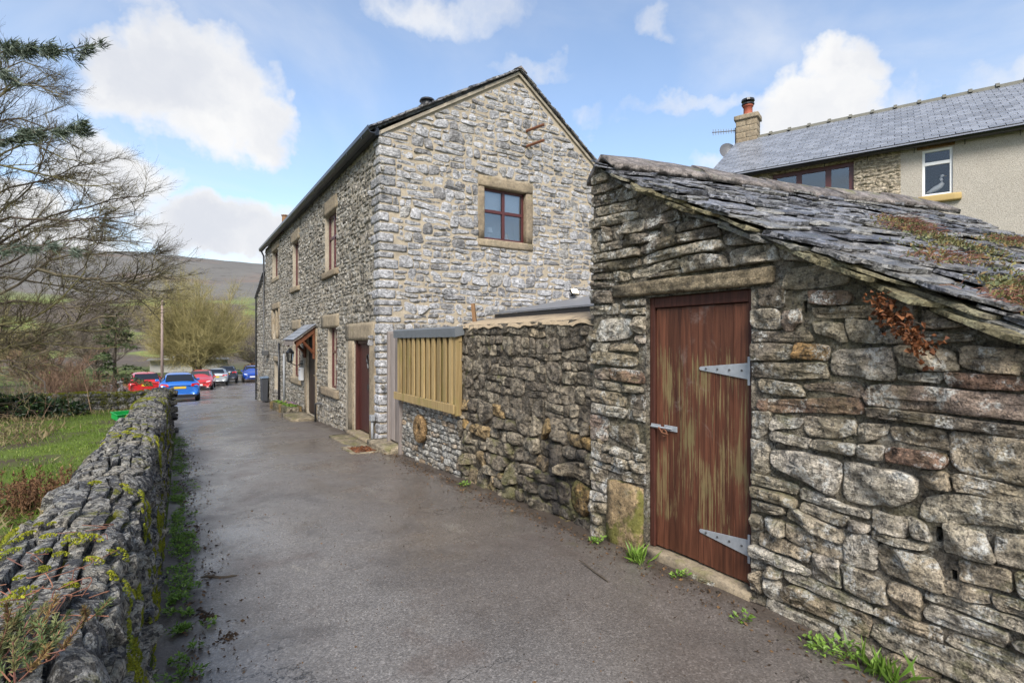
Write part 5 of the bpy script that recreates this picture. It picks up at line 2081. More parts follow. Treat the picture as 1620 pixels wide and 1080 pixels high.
ontop = vv_[:, 1] > .99
tn[ontop, 0] *= .42
sm = stone_meshes([q for q, o_ in zip(pl, ontop) if not o_], fL, prot=.030, back=.03, amp=.006, freq=24, rings=(0, .06, .3, .7), tilt=.2, fslope=.45, edge=(.15, .03), seed=111, tints=tn[~ontop], pvar=.8)
emit(sm, M_LEFT, gw_, 300)
# flat cope stones over the top: bigger pieces
ru = pack(-.6, 14.05, .96, LL - .32, .068, (1.2, 3.2), rw, single=.4)
pl = outlines(ru, .006, rw, 18, warp=(.04, .25), jitter=.06, skew=.45, planes=[((1, 0), 14.06)], min_area=.002)
tn = rw.random((len(pl), 3))
tn[:, 0] *= .75
emit(stone_meshes(pl, fL, prot=.024, back=.05, amp=.007, freq=22, rings=(0, .05, .16, .45, .8), tilt=.08, fslope=.18, edge=(.15, .02), seed=112, tints=tn, pvar=.7), M_LEFT, gw_, 300, 'cope_stone', 'cope_stones')
# moss cushions
n = 4200
uv = np.c_[rw.uniform(.4, 14.0, n), rw.uniform(.15, LL - .15, n)]
mk = fbm(np.c_[uv * 2.3, np.full(n, 5.5)], 3, 8)
keep = (mk > np.where(uv[:, 1] < .95, .535 - .05 * (uv[:, 1] < .5), .61)) | ((np.abs(uv[:, 0] - 1.9) < .25) & (np.abs(uv[:, 1] - 1.27) < .12) & (rw.random(n) < .9))
uv = uv[keep]
Pm, Nm = fL(uv)
moss_tufts(Pm + Nm * .035, Nm, rw.uniform(.012, .035, len(uv)), rw, 'moss', gw_, 80)

# cross wall with thick moss
cw = thing('mossy_cross_wall', 'moss topped rubble wall running across the end of the garden', 'wall', (-2, 14.2, 0))
prof2 = [(.0, -.55), (-.01, .2), (-.04, .62), (-.1, .72), (-.2, .75), (-.3, .70), (-.34, .6), (-.36, -.3)]
fC, LC = profile_map((-.1, 14.1, 0), (-1, 0, 0), (0, -1, 0), [(-a, b) for a, b in [(x, z) for x, z in prof2]], lambda y: np.full(np.shape(y), -.24))
fC, LC = profile_map((-.1, 14.0, 0), (-1, 0, 0), (0, -1, 0), prof2, lambda y: np.full(np.shape(y), -.24))
swept_core('rubble_core', MO_LEFT, cw, fC, 0, 6.5, LC)
ru = pack(0, 6.5, .35, LC - .2, .08, (1, 2.6), rw)
pl = outlines(ru, .008, rw, 10, warp=(.04, .2), jitter=.08, skew=.4)
emit(stone_meshes(pl, fC, prot=.04, amp=.016, freq=14, rings=(0, .2, .6), tilt=.25, seed=121), M_LEFT, cw, 300)
n = 2400
uv = np.c_[rw.uniform(0, 6, n), rw.normal(1.27, .15, n)]
Pm, Nm = fC(uv)
moss_tufts(Pm + Nm * .03, Nm, rw.uniform(.02, .055, n), rw, 'moss', cw, 34)

# ------------------------------------------------------------------ plants
M_GRASS = leaf_mat('grass_blades', [(.10, .17, .02), (.16, .24, .035), (.22, .28, .055), (.30, .27, .10)], .5, .3)
M_DRY = leaf_mat('dry_grass', [(.20, .15, .075), (.30, .24, .13), (.16, .16, .05)], .8, .2)
M_BRACK = leaf_mat('dead_bracken', [(.15, .075, .036), (.23, .125, .062), (.11, .058, .030)], .8, .15)
M_WEED = leaf_mat('weed_leaf', [(.12, .22, .03), (.17, .29, .045), (.24, .36, .075)], .45, .3)
M_DARKL = leaf_mat('dark_evergreen_leaf', [(.012, .026, .010), (.022, .044, .014), (.035, .06, .02)], .35, .1)
M_CONI = leaf_mat('conifer_leaf', [(.05, .085, .03), (.08, .12, .04), (.11, .14, .055)], .55, .15)
M_NEEDLE = leaf_mat('pine_needle', [(.10, .135, .095), (.16, .20, .15), (.22, .25, .19)], .5, .2)
M_DEADL = leaf_mat('dead_leaf', [(.17, .06, .022), (.25, .10, .038), (.11, .042, .02)], .75, .2)
M_LITTER = leaf_mat('leaf_litter_bits', [(.05, .032, .02), (.10, .06, .03), (.16, .09, .04), (.03, .024, .018)], .9, 0)
M_SEDUM = leaf_mat('stonecrop_leaf', [(.12, .14, .06), (.19, .16, .05), (.16, .18, .09), (.22, .13, .05)], .6, .15)
M_SEDST = leaf_mat('stonecrop_stem', [(.20, .08, .05), (.26, .12, .07), (.14, .06, .045)], .7, 0)
M_BARK = plain('bark', (.075, .058, .042), .9, var=.5, scale=30, bstr=.6)
M_TWIG = leaf_mat('twigs_brown', [(.075, .052, .042), (.115, .085, .065), (.15, .115, .07)], .85, 0)
M_MBARK = leaf_mat('mossy_bark', [(.085, .065, .052), (.13, .105, .07), (.165, .145, .06)], .9, 0)
M_OLIVE = leaf_mat('olive_twigs', [(.20, .17, .065), (.28, .24, .095), (.35, .295, .135)], .85, 0)
M_BROWNT = leaf_mat('brown_shrub_twigs', [(.13, .08, .055), (.20, .125, .08), (.27, .17, .11)], .85, 0)
M_GREYT = leaf_mat('greybrown_twigs', [(.12, .10, .085), (.18, .15, .12), (.23, .19, .15)], .85, 0)


def ground_z(x, y):
    return terrain(np.asarray(x, float), np.asarray(y, float))


def blades(n, xr, yr, hr, rg, name, mat, width=.004, dens=None, lean=.5, tl=0.0, th=1.0):
    x, y = rg.uniform(*xr, n), rg.uniform(*yr, n)
    if dens is not None:
        k = dens(x, y) > rg.random(n)
        x, y = x[k], y[k]
    n = len(x)
    b = np.c_[x, y, ground_z(x, y) - .005]
    d = np.c_[rg.normal(0, lean, (n, 2)), np.ones(n)]
    d /= np.linalg.norm(d, axis=1)[:, None]
    L = rg.uniform(*hr, n)
    pt = fbm(np.c_[x * 1.2, y * 1.2, x * 0], 3, 3)
    t0 = np.clip(tl + (th - tl) * (pt * .7 + rg.random(n) * .45 - .1), 0, 1)
    return leaves(name, b, d, L, width * rg.uniform(.6, 1.5, n), mat, None, np.c_[t0, rg.random(n), t0], rg, kind='stuff', fold=.35)


rv = np.random.default_rng(202)
tag(blades(100000, (-7, -.5), (-.5, 13.9), (.018, .06), rv, 'grass', M_GRASS, .004, dens=lambda x, y: np.clip((fbm(np.c_[x, y, x * 0], 3, 9) - .2) * 1.8, .2, 1), lean=.55, th=.9),
    'short green lawn grass in the garden behind the wall', 'grass', kind='stuff')
tag(blades(16000, (-5, -.5), (2.0, 13.9), (.05, .15), rv, 'dry_grass', M_DRY, .0035,
           dens=lambda x, y: np.clip((fbm(np.c_[x * .9, y * .9, x * 0 + 7], 3, 2) - .52) * 9, 0, 1) * (.35 + .65 * (np.abs(x + .62) < .2)) + .9 * ((y > 9.5) & (x < -1.6) & (fbm(np.c_[x, y, x * 0], 2) > .42)), lean=.7),
    'straw coloured dead grass at the edges of the lawn', 'grass', kind='stuff')


def spray(name, centre, rad, nst, Lr, rg, stem_mat, leaf_m, label, cat, up=(.3, 1.0), leafL=.03, leafW=.008, per=14, stem_r=.0025, droop=.5, group=None, rings=5, z=None, kind=None, spread=None):
    """a plant of arching stems that carry leaflets"""
    c = np.array([centre[0], centre[1], float(ground_z(centre[0], centre[1])) if z is None else z])
    t = thing(name, label, cat, tuple(c), group)
    az = rg.uniform(0, 2 * math.pi, nst)
    el = rg.uniform(*up, nst)
    L = rg.uniform(*Lr, nst)
    d = np.c_[np.cos(az) * (1 - el), np.sin(az) * (1 - el), el]
    d /= np.linalg.norm(d, axis=1)[:, None]
    b = c + np.c_[rg.normal(0, rad * .5, (nst, 2)), np.zeros(nst)]
    if z is None:
        b[:, 2] = ground_z(b[:, 0], b[:, 1]) - .01
    s = np.linspace(0, 1, rings)
    path = b[:, None] + d[:, None] * (L[:, None] * s)[..., None]
    path[:, :, 2] -= droop * (L[:, None] * s ** 2 * np.hypot(d[:, :1], d[:, 1:2]))
    path += rg.normal(0, .012, path.shape) * L[:, None, None] * s[None, :, None]
    V, F = tube_batch(path, np.tile(np.linspace(stem_r, stem_r * .4, rings), (nst, 1)), 3)
    tt_ = np.repeat(rg.random((nst, 3)), rings * 3, 0)
    obj('stems', V, F, stem_mat, t, tt_, kind='stuff')
    if per:
        f = rg.uniform(.25, 1, (nst, per))
        i0 = np.minimum((f * (rings - 1)).astype(int), rings - 2)
        w_ = (f * (rings - 1) - i0)[..., None]
        ar = np.arange(nst)[:, None]
        B_ = (path[ar, i0] * (1 - w_) + path[ar, i0 + 1] * w_).reshape(-1, 3)
        dd_ = (path[ar, i0 + 1] - path[ar, i0]).reshape(-1, 3)
        dd_ /= np.linalg.norm(dd_, axis=1)[:, None] + 1e-9
        dd_ = dd_ * .7 + rg.normal(0, .55, dd_.shape)
        dd_ /= np.linalg.norm(dd_, axis=1)[:, None]
        k = len(B_)
        leaves('foliage', B_, dd_, leafL * rg.uniform(.6, 1.3, k), leafW * rg.uniform(.7, 1.3, k), leaf_m, t, rg.random((k, 3)), rg)
    return t


spray('bracken', (-.98, 5.75), .45, 190, (.18, .36), rv, M_BRACK, M_BRACK, 'rust brown clump of dead bracken in the garden grass', 'bracken', leafL=.028, leafW=.005, per=44, stem_r=.0025, droop=.8)
spray('bracken', (-1.7, 5.3), .35, 110, (.16, .32), rv, M_BRACK, M_BRACK, 'smaller dead bracken clump further from the wall, cut by the picture edge', 'bracken', leafL=.028, leafW=.005, per=44, stem_r=.0025, droop=.8)
# pinkish brown bare shrub, evergreen and ivy beyond the cross wall
spray('bare_shrub', (-2.5, 19.6), .9, 420, (.8, 1.6), rv, M_BROWNT, M_BROWNT, 'dense reddish brown leafless shrub beyond the mossy cross wall', 'shrub', up=(.35, 1), leafL=.22, leafW=.004, per=14, stem_r=.008, droop=.25)
spray('bare_shrub', (-3.9, 18.2), .8, 300, (.7, 1.4), rv, M_GREYT, M_GREYT, 'grey brown tangle of stems at the far end of the garden behind the dark bush', 'shrub', up=(.3, 1), leafL=.22, leafW=.004, per=12, stem_r=.008, droop=.3)
spray('bramble', (-2.6, 12.9), .9, 46, (.8, 1.7), rv, M_BROWNT, M_WEED, 'arching brown bramble canes in front of the mossy cross wall', 'bramble', up=(.2, .8), leafL=.03, leafW=.01, per=3, stem_r=.006, droop=.55, rings=8)


def leafy_mass(name, c, r, n, mat, L, W, rg, label, cat, lumps=7):
    t = thing(name, label, cat, (c[0], c[1], float(ground_z(c[0], c[1]))))
    lc = np.array(c) + rg.normal(0, .5, (lumps, 3)) * np.array(r)
    k = rg.integers(0, lumps, n)
    d = rg.normal(0, 1, (n, 3))
    d /= np.linalg.norm(d, axis=1)[:, None]
    b = lc[k] + d * np.array(r) * .55 * rg.uniform(.6, 1, (n, 1))
    b[:, 2] = np.maximum(b[:, 2], ground_z(b[:, 0], b[:, 1]) + .01)
    dd_ = d + rg.normal(0, .6, (n, 3)) + [0, 0, -.2]
    dd_ /= np.linalg.norm(dd_, axis=1)[:, None]
    leaves('foliage', b, dd_, L * rg.uniform(.6, 1.3, n), W * rg.uniform(.7, 1.2, n), mat, t, rg.random((n, 3)), rg, fold=.25)
    mb = MB()
    for i in range(lumps):
        mb.tube([(c[0] + rg.normal(0, .1), c[1] + rg.normal(0, .1), float(ground_z(c[0], c[1])) - .05), lc[i] * .5 + np.array(c) * .5, lc[i]], [.03, .02, .01], 5)
    mb.build('stems', M_BARK, t)
    return t


leafy_mass('laurel_bush', (-3.0, 13.3, .35), (1.0, .5, .35), 5200, M_DARKL, .09, .026, rv, 'dark glossy evergreen bush against the cross wall at the edge of the garden', 'bush', 10)
leafy_mass('ivy', (-4.2, 14.5, .5), (.9, .6, .5), 3200, M_DARKL, .07, .03, rv, 'dark ivy heaped over the far end of the cross wall', 'ivy', 8)


def conifer(c, h, r, nb, per, rg, label):
    t = thing('conifer', label, 'tree', c)
    mb = MB()
    mb.tube([c, (c[0], c[1], c[2] + h * .5), (c[0] + .05, c[1], c[2] + h)], [.09, .05, .01], 6)
    mb.build('trunk', M_BARK, t)
    f = rg.uniform(.05, 1, nb)
    az = rg.uniform(0, 2 * math.pi, nb)
    L = r * (1.05 - f) * rg.uniform(.6, 1.25, nb) + .12
    s = np.linspace(0, 1, 5)
    d = np.c_[np.cos(az), np.sin(az), .25 + .3 * f]
    path = np.array(c) + np.c_[0 * f, 0 * f, f * h][:, None] + d[:, None] * (L[:, None] * s)[..., None]
    path[:, :, 2] -= .35 * L[:, None] * s ** 2
    V1, F1 = tube_batch(path, np.tile(np.linspace(.012, .003, 5), (nb, 1)), 3)
    obj('branches', V1, F1, M_BARK, t)
    q = rg.uniform(.2, 1, (nb, per))
    i0 = np.minimum((q * 4).astype(int), 3)
    w_ = (q * 4 - i0)[..., None]
    ar = np.arange(nb)[:, None]
    B_ = (path[ar, i0] * (1 - w_) + path[ar, i0 + 1] * w_).reshape(-1, 3)
    dd_ = (path[ar, i0 + 1] - path[ar, i0]).reshape(-1, 3)
    dd_ /= np.linalg.norm(dd_, axis=1)[:, None]
    dd_ = dd_ + rg.normal(0, .6, dd_.shape) + [0, 0, -.1]
    dd_ /= np.linalg.norm(dd_, axis=1)[:, None]
    k = len(B_)
    leaves('crown', B_, dd_, .13 * rg.uniform(.6, 1.4, k), .020, M_CONI, t, rg.random((k, 3)), rg)
    return t


conifer((-1.75, 22.0, -.75), 3.2, 1.25, 75, 46, rv, 'loose dark green conifer beside the reddish brown shrub')

# ------------------------------------------------------------------ bare trees


def limb_tree(mains, r0, rg, sub, tw, tw2, Ls, spread=.75, updir=(0, 0, .15), r_scale=1.0, m_pts=9):
    """mains (list of polylines) -> (V,F,tint) of all limbs and twigs"""
    def rs_(P, m_):
        P = np.array(P, float)
        L = np.r_[0, np.cumsum(np.linalg.norm(np.diff(P, axis=0), axis=1))]
        t = np.linspace(0, L[-1], m_)
        return np.stack([np.interp(t, L, P[:, i]) for i in range(3)], 1)
    M = np.array([rs_(p_, m_pts) for p_ in mains])
    M[:, 1:-1] += rg.normal(0, .02, M[:, 1:-1].shape)
    out = []
    rad = np.outer(np.broadcast_to(r0, (len(M),)), np.linspace(1, .22, m_pts))
    out.append((M, rad, 5))
    cur, crad = M, rad
    for lev, (cnt, L) in enumerate(zip((sub, tw, tw2), Ls)):
        if not cnt:
            break
        N, m_, _ = cur.shape
        f = rg.uniform(.12 if lev else .15, 1.0, (N, cnt))
        i0 = np.minimum((f * (m_ - 1)).astype(int), m_ - 2)
        w_ = (f * (m_ - 1) - i0)[..., None]
        ar = np.arange(N)[:, None]
        B_ = (cur[ar, i0] * (1 - w_) + cur[ar, i0 + 1] * w_).reshape(-1, 3)
        pd_ = (cur[ar, i0 + 1] - cur[ar, i0]).reshape(-1, 3)
        pd_ /= np.linalg.norm(pd_, axis=1)[:, None] + 1e-9
        br_ = (crad[ar, i0]).reshape(-1)
        d = pd_ + rg.normal(0, spread, pd_.shape) + np.array(updir)
        d /= np.linalg.norm(d, axis=1)[:, None]
        k = len(B_)
        ln = rg.uniform(L[0], L[1], k) * (1.15 - .6 * f.reshape(-1))
        pts = 5 if lev < 2 else 3
        s = np.linspace(0, 1, pts)
        path = B_[:, None] + d[:, None] * (ln[:, None] * s)[..., None]
        bend = rg.normal(0, .22, (k, 3)) + np.array(updir) * .6
        path += bend[:, None] * (ln[:, None] * s ** 2)[..., None]
        path[:, 1:] += rg.normal(0, .03, (k, pts - 1, 3)) * ln[:, None, None]
        r1 = np.minimum(br_ * .62, r_scale * np.array([.014, .006, .0032][lev]) * rg.uniform(.7, 1.3, k))
        rad = r1[:, None] * np.linspace(1, .45, pts)
        out.append((path, rad, 4 if lev == 0 else 3))
        cur, crad = path, rad
    VV, FF, TT, b = [], [], [], 0
    for path, rad, k in out:
        V, F = tube_batch(path, rad, k)
        VV.append(V)
        FF.append(F + b)
        TT.append(np.repeat(rg.random((len(path), 3)), path.shape[1] * k, 0))
        b += len(V)
    return np.concatenate(VV), np.concatenate(FF), np.concatenate(TT)


MAINS = [
    [(-3.59, 14.68, 1.16), (-2.89, 13.94, 1.44), (-2.34, 13.3, 1.55), (-1.97, 12.77, 1.79), (-1.58, 12.23, 1.92), (-1.12, 11.64, 2.01), (-0.36, 10.87, 2.06)],
    [(-3.59, 14.68, 1.5), (-2.96, 14.28, 1.58), (-2.33, 13.88, 1.56), (-1.59, 13.42, 1.48), (-0.95, 13.02, 1.5)],
    [(-3.59, 14.68, 2.1), (-2.71, 13.96, 2.65), (-2.39, 13.58, 2.88), (-2.08, 13.22, 3.1), (-1.7, 12.81, 3.2), (-1.18, 12.32, 3.21), (-0.78, 11.89, 3.23), (-0.17, 11.34, 3.16)],
    [(-2.22, 13.22, 2.96), (-1.71, 12.55, 2.79), (-1.23, 11.89, 2.67), (-0.78, 11.25, 2.56), (-0.44, 10.68, 2.6), (-0.15, 10.15, 2.73)],
    [(-3.25, 13.28, 1.37), (-2.69, 12.57, 1.27), (-2.33, 11.99, 1.23), (-1.99, 11.43, 1.09), (-1.75, 10.92, 0.96), (-1.68, 10.52, 0.84)],
    [(-3.59, 14.68, 4.6), (-2.99, 14.42, 5.07), (-2.59, 14.28, 5.04), (-2.07, 14.07, 4.92), (-1.43, 13.79, 4.71), (-1.0, 13.64, 4.87)],
    [(-3.59, 14.68, 3.1), (-2.7, 13.88, 3.68), (-2.03, 13.23, 4.0), (-1.3, 12.52, 4.13), (-0.63, 11.87, 4.31), (-0.43, 11.5, 4.2)],
    [(-3.77, 15.38, 3.43), (-3.1, 14.96, 4.35), (-2.55, 14.61, 4.74), (-2.27, 14.44, 5.53), (-2.1, 14.33, 6.18)],
    [(-3.77, 15.38, 2.25), (-3.04, 14.69, 2.37), (-2.35, 14.01, 2.38), (-1.78, 13.42, 2.22), (-1.23, 12.84, 2.33), (-0.55, 12.17, 2.34)],
    [(-3.77, 15.38, 2.78), (-3.13, 15.1, 3.19), (-2.59, 14.88, 3.53), (-1.93, 14.58, 3.82), (-1.26, 14.28, 3.77), (-0.46, 13.89, 3.72)],
    [(-3.77, 15.38, 5.79), (-3.18, 14.86, 6.52), (-2.71, 14.42, 6.85), (-2.25, 13.98, 6.66), (-1.9, 13.62, 6.47)],
    [(-3.42, 13.98, 1.84), (-2.75, 13.26, 1.89), (-2.2, 12.62, 2.0), (-1.68, 12.0, 2.37), (-1.31, 11.47, 2.78)],
    [(-3.42, 13.98, 3.62), (-2.66, 13.27, 3.88), (-2.13, 12.69, 3.83), (-1.51, 12.07, 3.73), (-0.93, 11.46, 3.74), (-0.59, 11.01, 3.74)],
    [(-3.94, 16.08, 5.43), (-3.24, 15.64, 6.46), (-2.72, 15.31, 6.39), (-2.2, 14.99, 6.05), (-1.79, 14.73, 5.78)],
    [(-3.94, 16.08, 4.61), (-3.21, 15.47, 5.66), (-2.61, 14.95, 5.82), (-2.02, 14.43, 5.44), (-1.44, 13.91, 5.24)],
    [(-4.11, 16.78, 4.46), (-3.26, 16.25, 5.03), (-2.54, 15.79, 5.24), (-1.81, 15.33, 5.57), (-1.27, 14.99, 5.67)],
    [(-3.94, 16.08, 2.56), (-3.24, 15.64, 3.52), (-2.55, 15.2, 4.06), (-1.85, 14.77, 4.27), (-1.04, 14.26, 4.2), (-0.64, 14.0, 4.06)],
    [(-4.11, 16.78, 6.46), (-3.38, 16.32, 7.74), (-2.9, 16.02, 7.96), (-2.48, 15.75, 7.6)],
    [(-4.11, 16.78, 1.74), (-3.26, 16.25, 1.81), (-2.42, 15.71, 1.89), (-1.57, 15.18, 1.81), (-0.85, 14.72, 1.96)],
    [(-4.11, 16.78, 3.03), (-3.02, 16.09, 3.03), (-2.17, 15.56, 2.81), (-1.33, 15.03, 2.67), (-0.79, 14.68, 2.6)],
]
rt = np.random.default_rng(303)
bt = thing('bare_tree', 'large leafless tree reaching mossy branches in from the left over the garden', 'tree', (-5.0, 15.6, 0))
trunk = MB()
trunk.tube([(-5.0, 15.6, -.4), (-5.0, 15.6, 1.0), (-4.95, 15.6, 3.0), (-4.9, 15.5, 5.2), (-4.8, 15.4, 7.5)], [.30, .22, .19, .15, .06], 10)
trunk.build('trunk', M_BARK, bt, smooth=True)
MX = []
for q in MAINS:
    if q[0][0] < -3:
        zt = max(.6, q[0][2] - .5)
        q = [(-4.97, 15.6, zt), ((-4.97 + q[0][0]) / 2, (15.6 + q[0][1]) / 2, (zt + q[0][2]) / 2 - .05)] + q
    MX.append(q)
V, F, T = limb_tree(MX, .036, rt, 19, 12, 6, ((.5, 1.25), (.25, .6), (.10, .28)), spread=.5, updir=(.10, -.10, .08), r_scale=.85, m_pts=14)
obj('crown', V, F, M_MBARK, bt, T)

# pine boughs hanging in from the left
pine = thing('pine_tree', 'pine with drooping blue-green needle tufts hanging into the picture from the left', 'tree', (-4.2, 11.2, 0))
mb = MB()
mb.tube([(-4.2, 11.2, -.3), (-4.2, 11.2, 3), (-4.1, 11.1, 7.5)], [.2, .16, .05], 9)
mb.build('trunk', M_BARK, pine, smooth=True)
PB = [[(-4.15, 11.15, 4.6), (-2.54, 9.88, 5.1), (-1.95, 9.39, 5.4), (-1.64, 9.08, 5.36), (-1.28, 8.73, 5.25), (-0.96, 8.41, 5.21), (-0.82, 8.2, 5.24)],
      [(-4.15, 11.15, 3.6), (-2.54, 9.88, 4.18), (-1.97, 9.52, 4.22), (-1.55, 9.26, 4.35), (-1.2, 9.03, 4.39), (-0.99, 8.9, 4.43)],
      [(-4.15, 11.15, 2.2), (-2.72, 10.58, 2.67), (-2.11, 10.2, 2.89), (-1.81, 10.01, 2.92), (-1.47, 9.8, 2.94), (-1.21, 9.63, 2.89)],
      [(-4.15, 11.15, 4.9), (-2.6, 9.9, 5.4), (-2.1, 9.5, 5.2), (-1.75, 9.2, 4.95)]]
V, F, T = limb_tree(PB, .022, rt, 7, 3, 0, ((.15, .45), (.08, .2), (0, 0)), spread=.5, updir=(0, 0, .0), m_pts=10)
obj('branches', V, F, M_TWIG, pine, T)
tuft, tdir = [], []
for b_, cnt, lo in zip(PB, (34, 24, 10, 14), (.6, .68, .65, .45)):
    b_ = np.array(b_)
    L = np.r_[0, np.cumsum(np.linalg.norm(np.diff(b_, axis=0), axis=1))]
    for t in rt.uniform(lo, 1, cnt):
        p_ = np.array([np.interp(t * L[-1], L, b_[:, i]) for i in range(3)])
        p2 = np.array([np.interp(min(1, t + .05) * L[-1], L, b_[:, i]) for i in range(3)])
        d = p2 - p_ + 1e-6
        tuft.append(p_ + rt.normal(0, .03, 3))
        tdir.append(d / (np.linalg.norm(d) + 1e-9))
tuft, tdir = np.array(tuft), np.array(tdir)
per = 60
d = np.repeat(tdir, per, 0) * 1.0 + rt.normal(0, .42, (len(tuft) * per, 3)) + [0, 0, -.12]
d /= np.linalg.norm(d, axis=1)[:, None]
leaves('needles', np.repeat(tuft, per, 0) + rt.normal(0, .02, d.shape), d, rt.uniform(.08, .17, len(d)), .0015, M_NEEDLE, pine, rt.random((len(d), 3)), rt, fold=.3)


def round_tree(loc, h, r, rg, mat, label, nm, sub, tw, tw2, trunks=3, r_scale=3.0, group=None, bark=None, upw=.35, spread=.5):
    t = thing('bare_tree', label, 'tree', loc, group)
    x, y, z = loc
    mb = MB()
    mains = []
    for k in range(trunks):
        a = 2 * math.pi * k / trunks + .4
        tip = (x + .12 * r * math.cos(a), y + .12 * r * math.sin(a), z + h * .25)
        mb.tube([(x + .1 * math.cos(a), y + .1 * math.sin(a), z - .3), ((x + tip[0]) / 2, (y + tip[1]) / 2, z + h * .1), tip], [.06 * r * .5, .045 * r * .5, .03 * r * .5], 7)
    mb.build('trunk', bark or M_BARK, t, smooth=True)
    for k in range(nm):
        a = rg.uniform(0, 2 * math.pi)
        f = rg.random() ** .5
        z0 = rg.uniform(.05, .25) * h
        e = np.array([x + r * f * math.cos(a), y + r * f * math.sin(a), z + h * (.46 + .54 * math.sqrt(max(0, 1 - (f * .97) ** 2)) * rg.uniform(-.55, 1.0))])
        b = np.array([x, y, z + z0])
        m1 = b + (e - b) * .35 + np.array([math.cos(a), math.sin(a), .1]) * r * .1
        m2 = b + (e - b) * .7 + np.array([math.cos(a), math.sin(a), .1]) * r * .08
        mains.append([b, m1, m2, e])
    V, F, T = limb_tree(mains, .012 * r, rg, sub, tw, tw2, ((.14 * h, .30 * h), (.07 * h, .16 * h), (.03 * h, .08 * h)), spread=spread, updir=(0, 0, upw), r_scale=r_scale, m_pts=6)
    obj('crown', V, F, mat, t, T)
    return t


round_tree((1.9, 69, -2.6), 12.2, 6.4, rt, M_OLIVE, 'big rounded olive-yellow leafless tree beyond the parked cars', 64, 14, 10, 4, r_scale=2.3, spread=.75, upw=.22)
round_tree((9.2, 78, -2.8), 8.5, 4.6, rt, M_GREYT, 'grey brown leafless tree right of the olive tree, next to the terrace end', 26, 12, 8, 3, r_scale=3.4)
round_tree((-7.5, 74, -2.6), 9.0, 5.2, rt, M_GREYT, 'grey brown leafless tree left of the telegraph pole', 26, 12, 8, 3, r_scale=3.4)
round_tree((-16, 66, -2.6), 8.0, 5.5, rt, M_OLIVE, 'dull olive leafless tree far behind the garden branches', 26, 12, 8, 3, r_scale=3.2)
round_tree((-24, 58, -2.4), 8.5, 5.5, rt, M_GREYT, 'greyish leafless tree at the far left behind the garden branches', 24, 12, 8, 3, r_scale=3.0)
round_tree((-5.5, 36, -1.2), 3.4, 2.8, rt, M_BROWNT, 'low spreading brown bush tree behind the red shrub', 22, 12, 8, 3, r_scale=1.8)

# ------------------------------------------------------------------ weeds, litter, roof plants


def leaf_rosettes(pts, rad, n, L, W, mat, name, rg, up=.55, parent=None, kind='stuff', zf=None):
    pts = np.array(pts, float)
    k = len(pts) * n
    c = np.repeat(pts, n, 0)
    rr = np.repeat(np.broadcast_to(rad, (len(pts),)), n)
    az = rg.uniform(0, 2 * math.pi, k)
    q = rg.random(k) ** .5 * rr
    b = c + np.c_[np.cos(az) * q, np.sin(az) * q, rg.uniform(0, .35, k) * rr]
    a2 = az + rg.normal(0, .8, k)
    d = np.c_[np.cos(a2), np.sin(a2), rg.uniform(-.1, up * 2, k)]
    d /= np.linalg.norm(d, axis=1)[:, None]
    side = np.cross(d, [0, 0, 1.0])
    return leaves(name, b, d, L * rg.uniform(.5, 1.3, k), W * rg.uniform(.6, 1.3, k), mat, parent, rg.random((k, 3)), rg, kind=kind, fold=.3, side=side + rg.normal(0, .3, (k, 3)))


rp = np.random.default_rng(404)
cl = []
rad = []
for y in np.concatenate([rp.uniform(1.8, 7.5, 120), rp.uniform(7, 13, 60)]):
    x = .02 + abs(rp.normal(0, .08))
    x -= .06
    cl.append((x, y, road_z(x, y) + .01))
    rad.append(rp.uniform(.015, .065) * (1 if rp.random() < .85 else 1.5))
tag(leaf_rosettes(cl, np.array(rad), 30, .028, .008, M_WEED, 'weeds', rp), 'small bright green weeds along the foot of the garden wall', 'weeds', kind='stuff')


def wall_foot(y):
    return 2.88 + .02 * math.sin(y * 3)


PL = [('grass_tuft', 2.84, 2.80, 'grass and dandelion tuft at the foot of the red shed door', .10, 70, 'blade'),
      ('weed_plant', 2.82, 1.42, 'bright green leafy weed at the foot of the outbuilding wall', .11, 90, 'leaf'),
      ('grass_tuft', 2.84, 1.20, 'green grass tuft beside the leafy weed under the outbuilding wall', .10, 70, 'blade'),
      ('weed_plant', 2.86, 2.42, 'small sprig of weed on the red shed door threshold', .05, 26, 'leaf'),
      ('weed_plant', 2.72, 1.85, 'tiny seedling in the mud just off the outbuilding wall', .04, 18, 'leaf'),
      ('weed_plant', 2.88, 5.62, 'little weed at the foot of the dark rubble wall near the fence', .06, 40, 'leaf'),
      ('weed_plant', 2.86, 3.25, 'weed below the big sandstone block beside the shed door', .05, 36, 'leaf')]
for nm, x, y, lb, r_, n, kind_ in PL:
    z = road_z(x, y)
    if kind_ == 'leaf':
        o = leaf_rosettes([(x, y, z + .01), (x - .02, y + r_ * .5, z + .01), (x + .02, y - r_ * .4, z + .03)], r_ * .8, n // 2, .032, .011, M_WEED, nm, rp, up=.7, kind=None)
    else:
        b = np.c_[x + rp.normal(0, r_ * .3, n), y + rp.normal(0, r_ * .4, n), np.full(n, z - .005)]
        d = np.c_[rp.normal(0, .5, (n, 2)), np.ones(n)]
        d /= np.linalg.norm(d, axis=1)[:, None]
        o = leaves(nm, b, d, rp.uniform(.05, .16, n), .004, M_WEED, None, rp.random((n, 3)), rp, fold=.4)
    tag(o, lb, 'grass' if kind_ == 'blade' else 'weed')

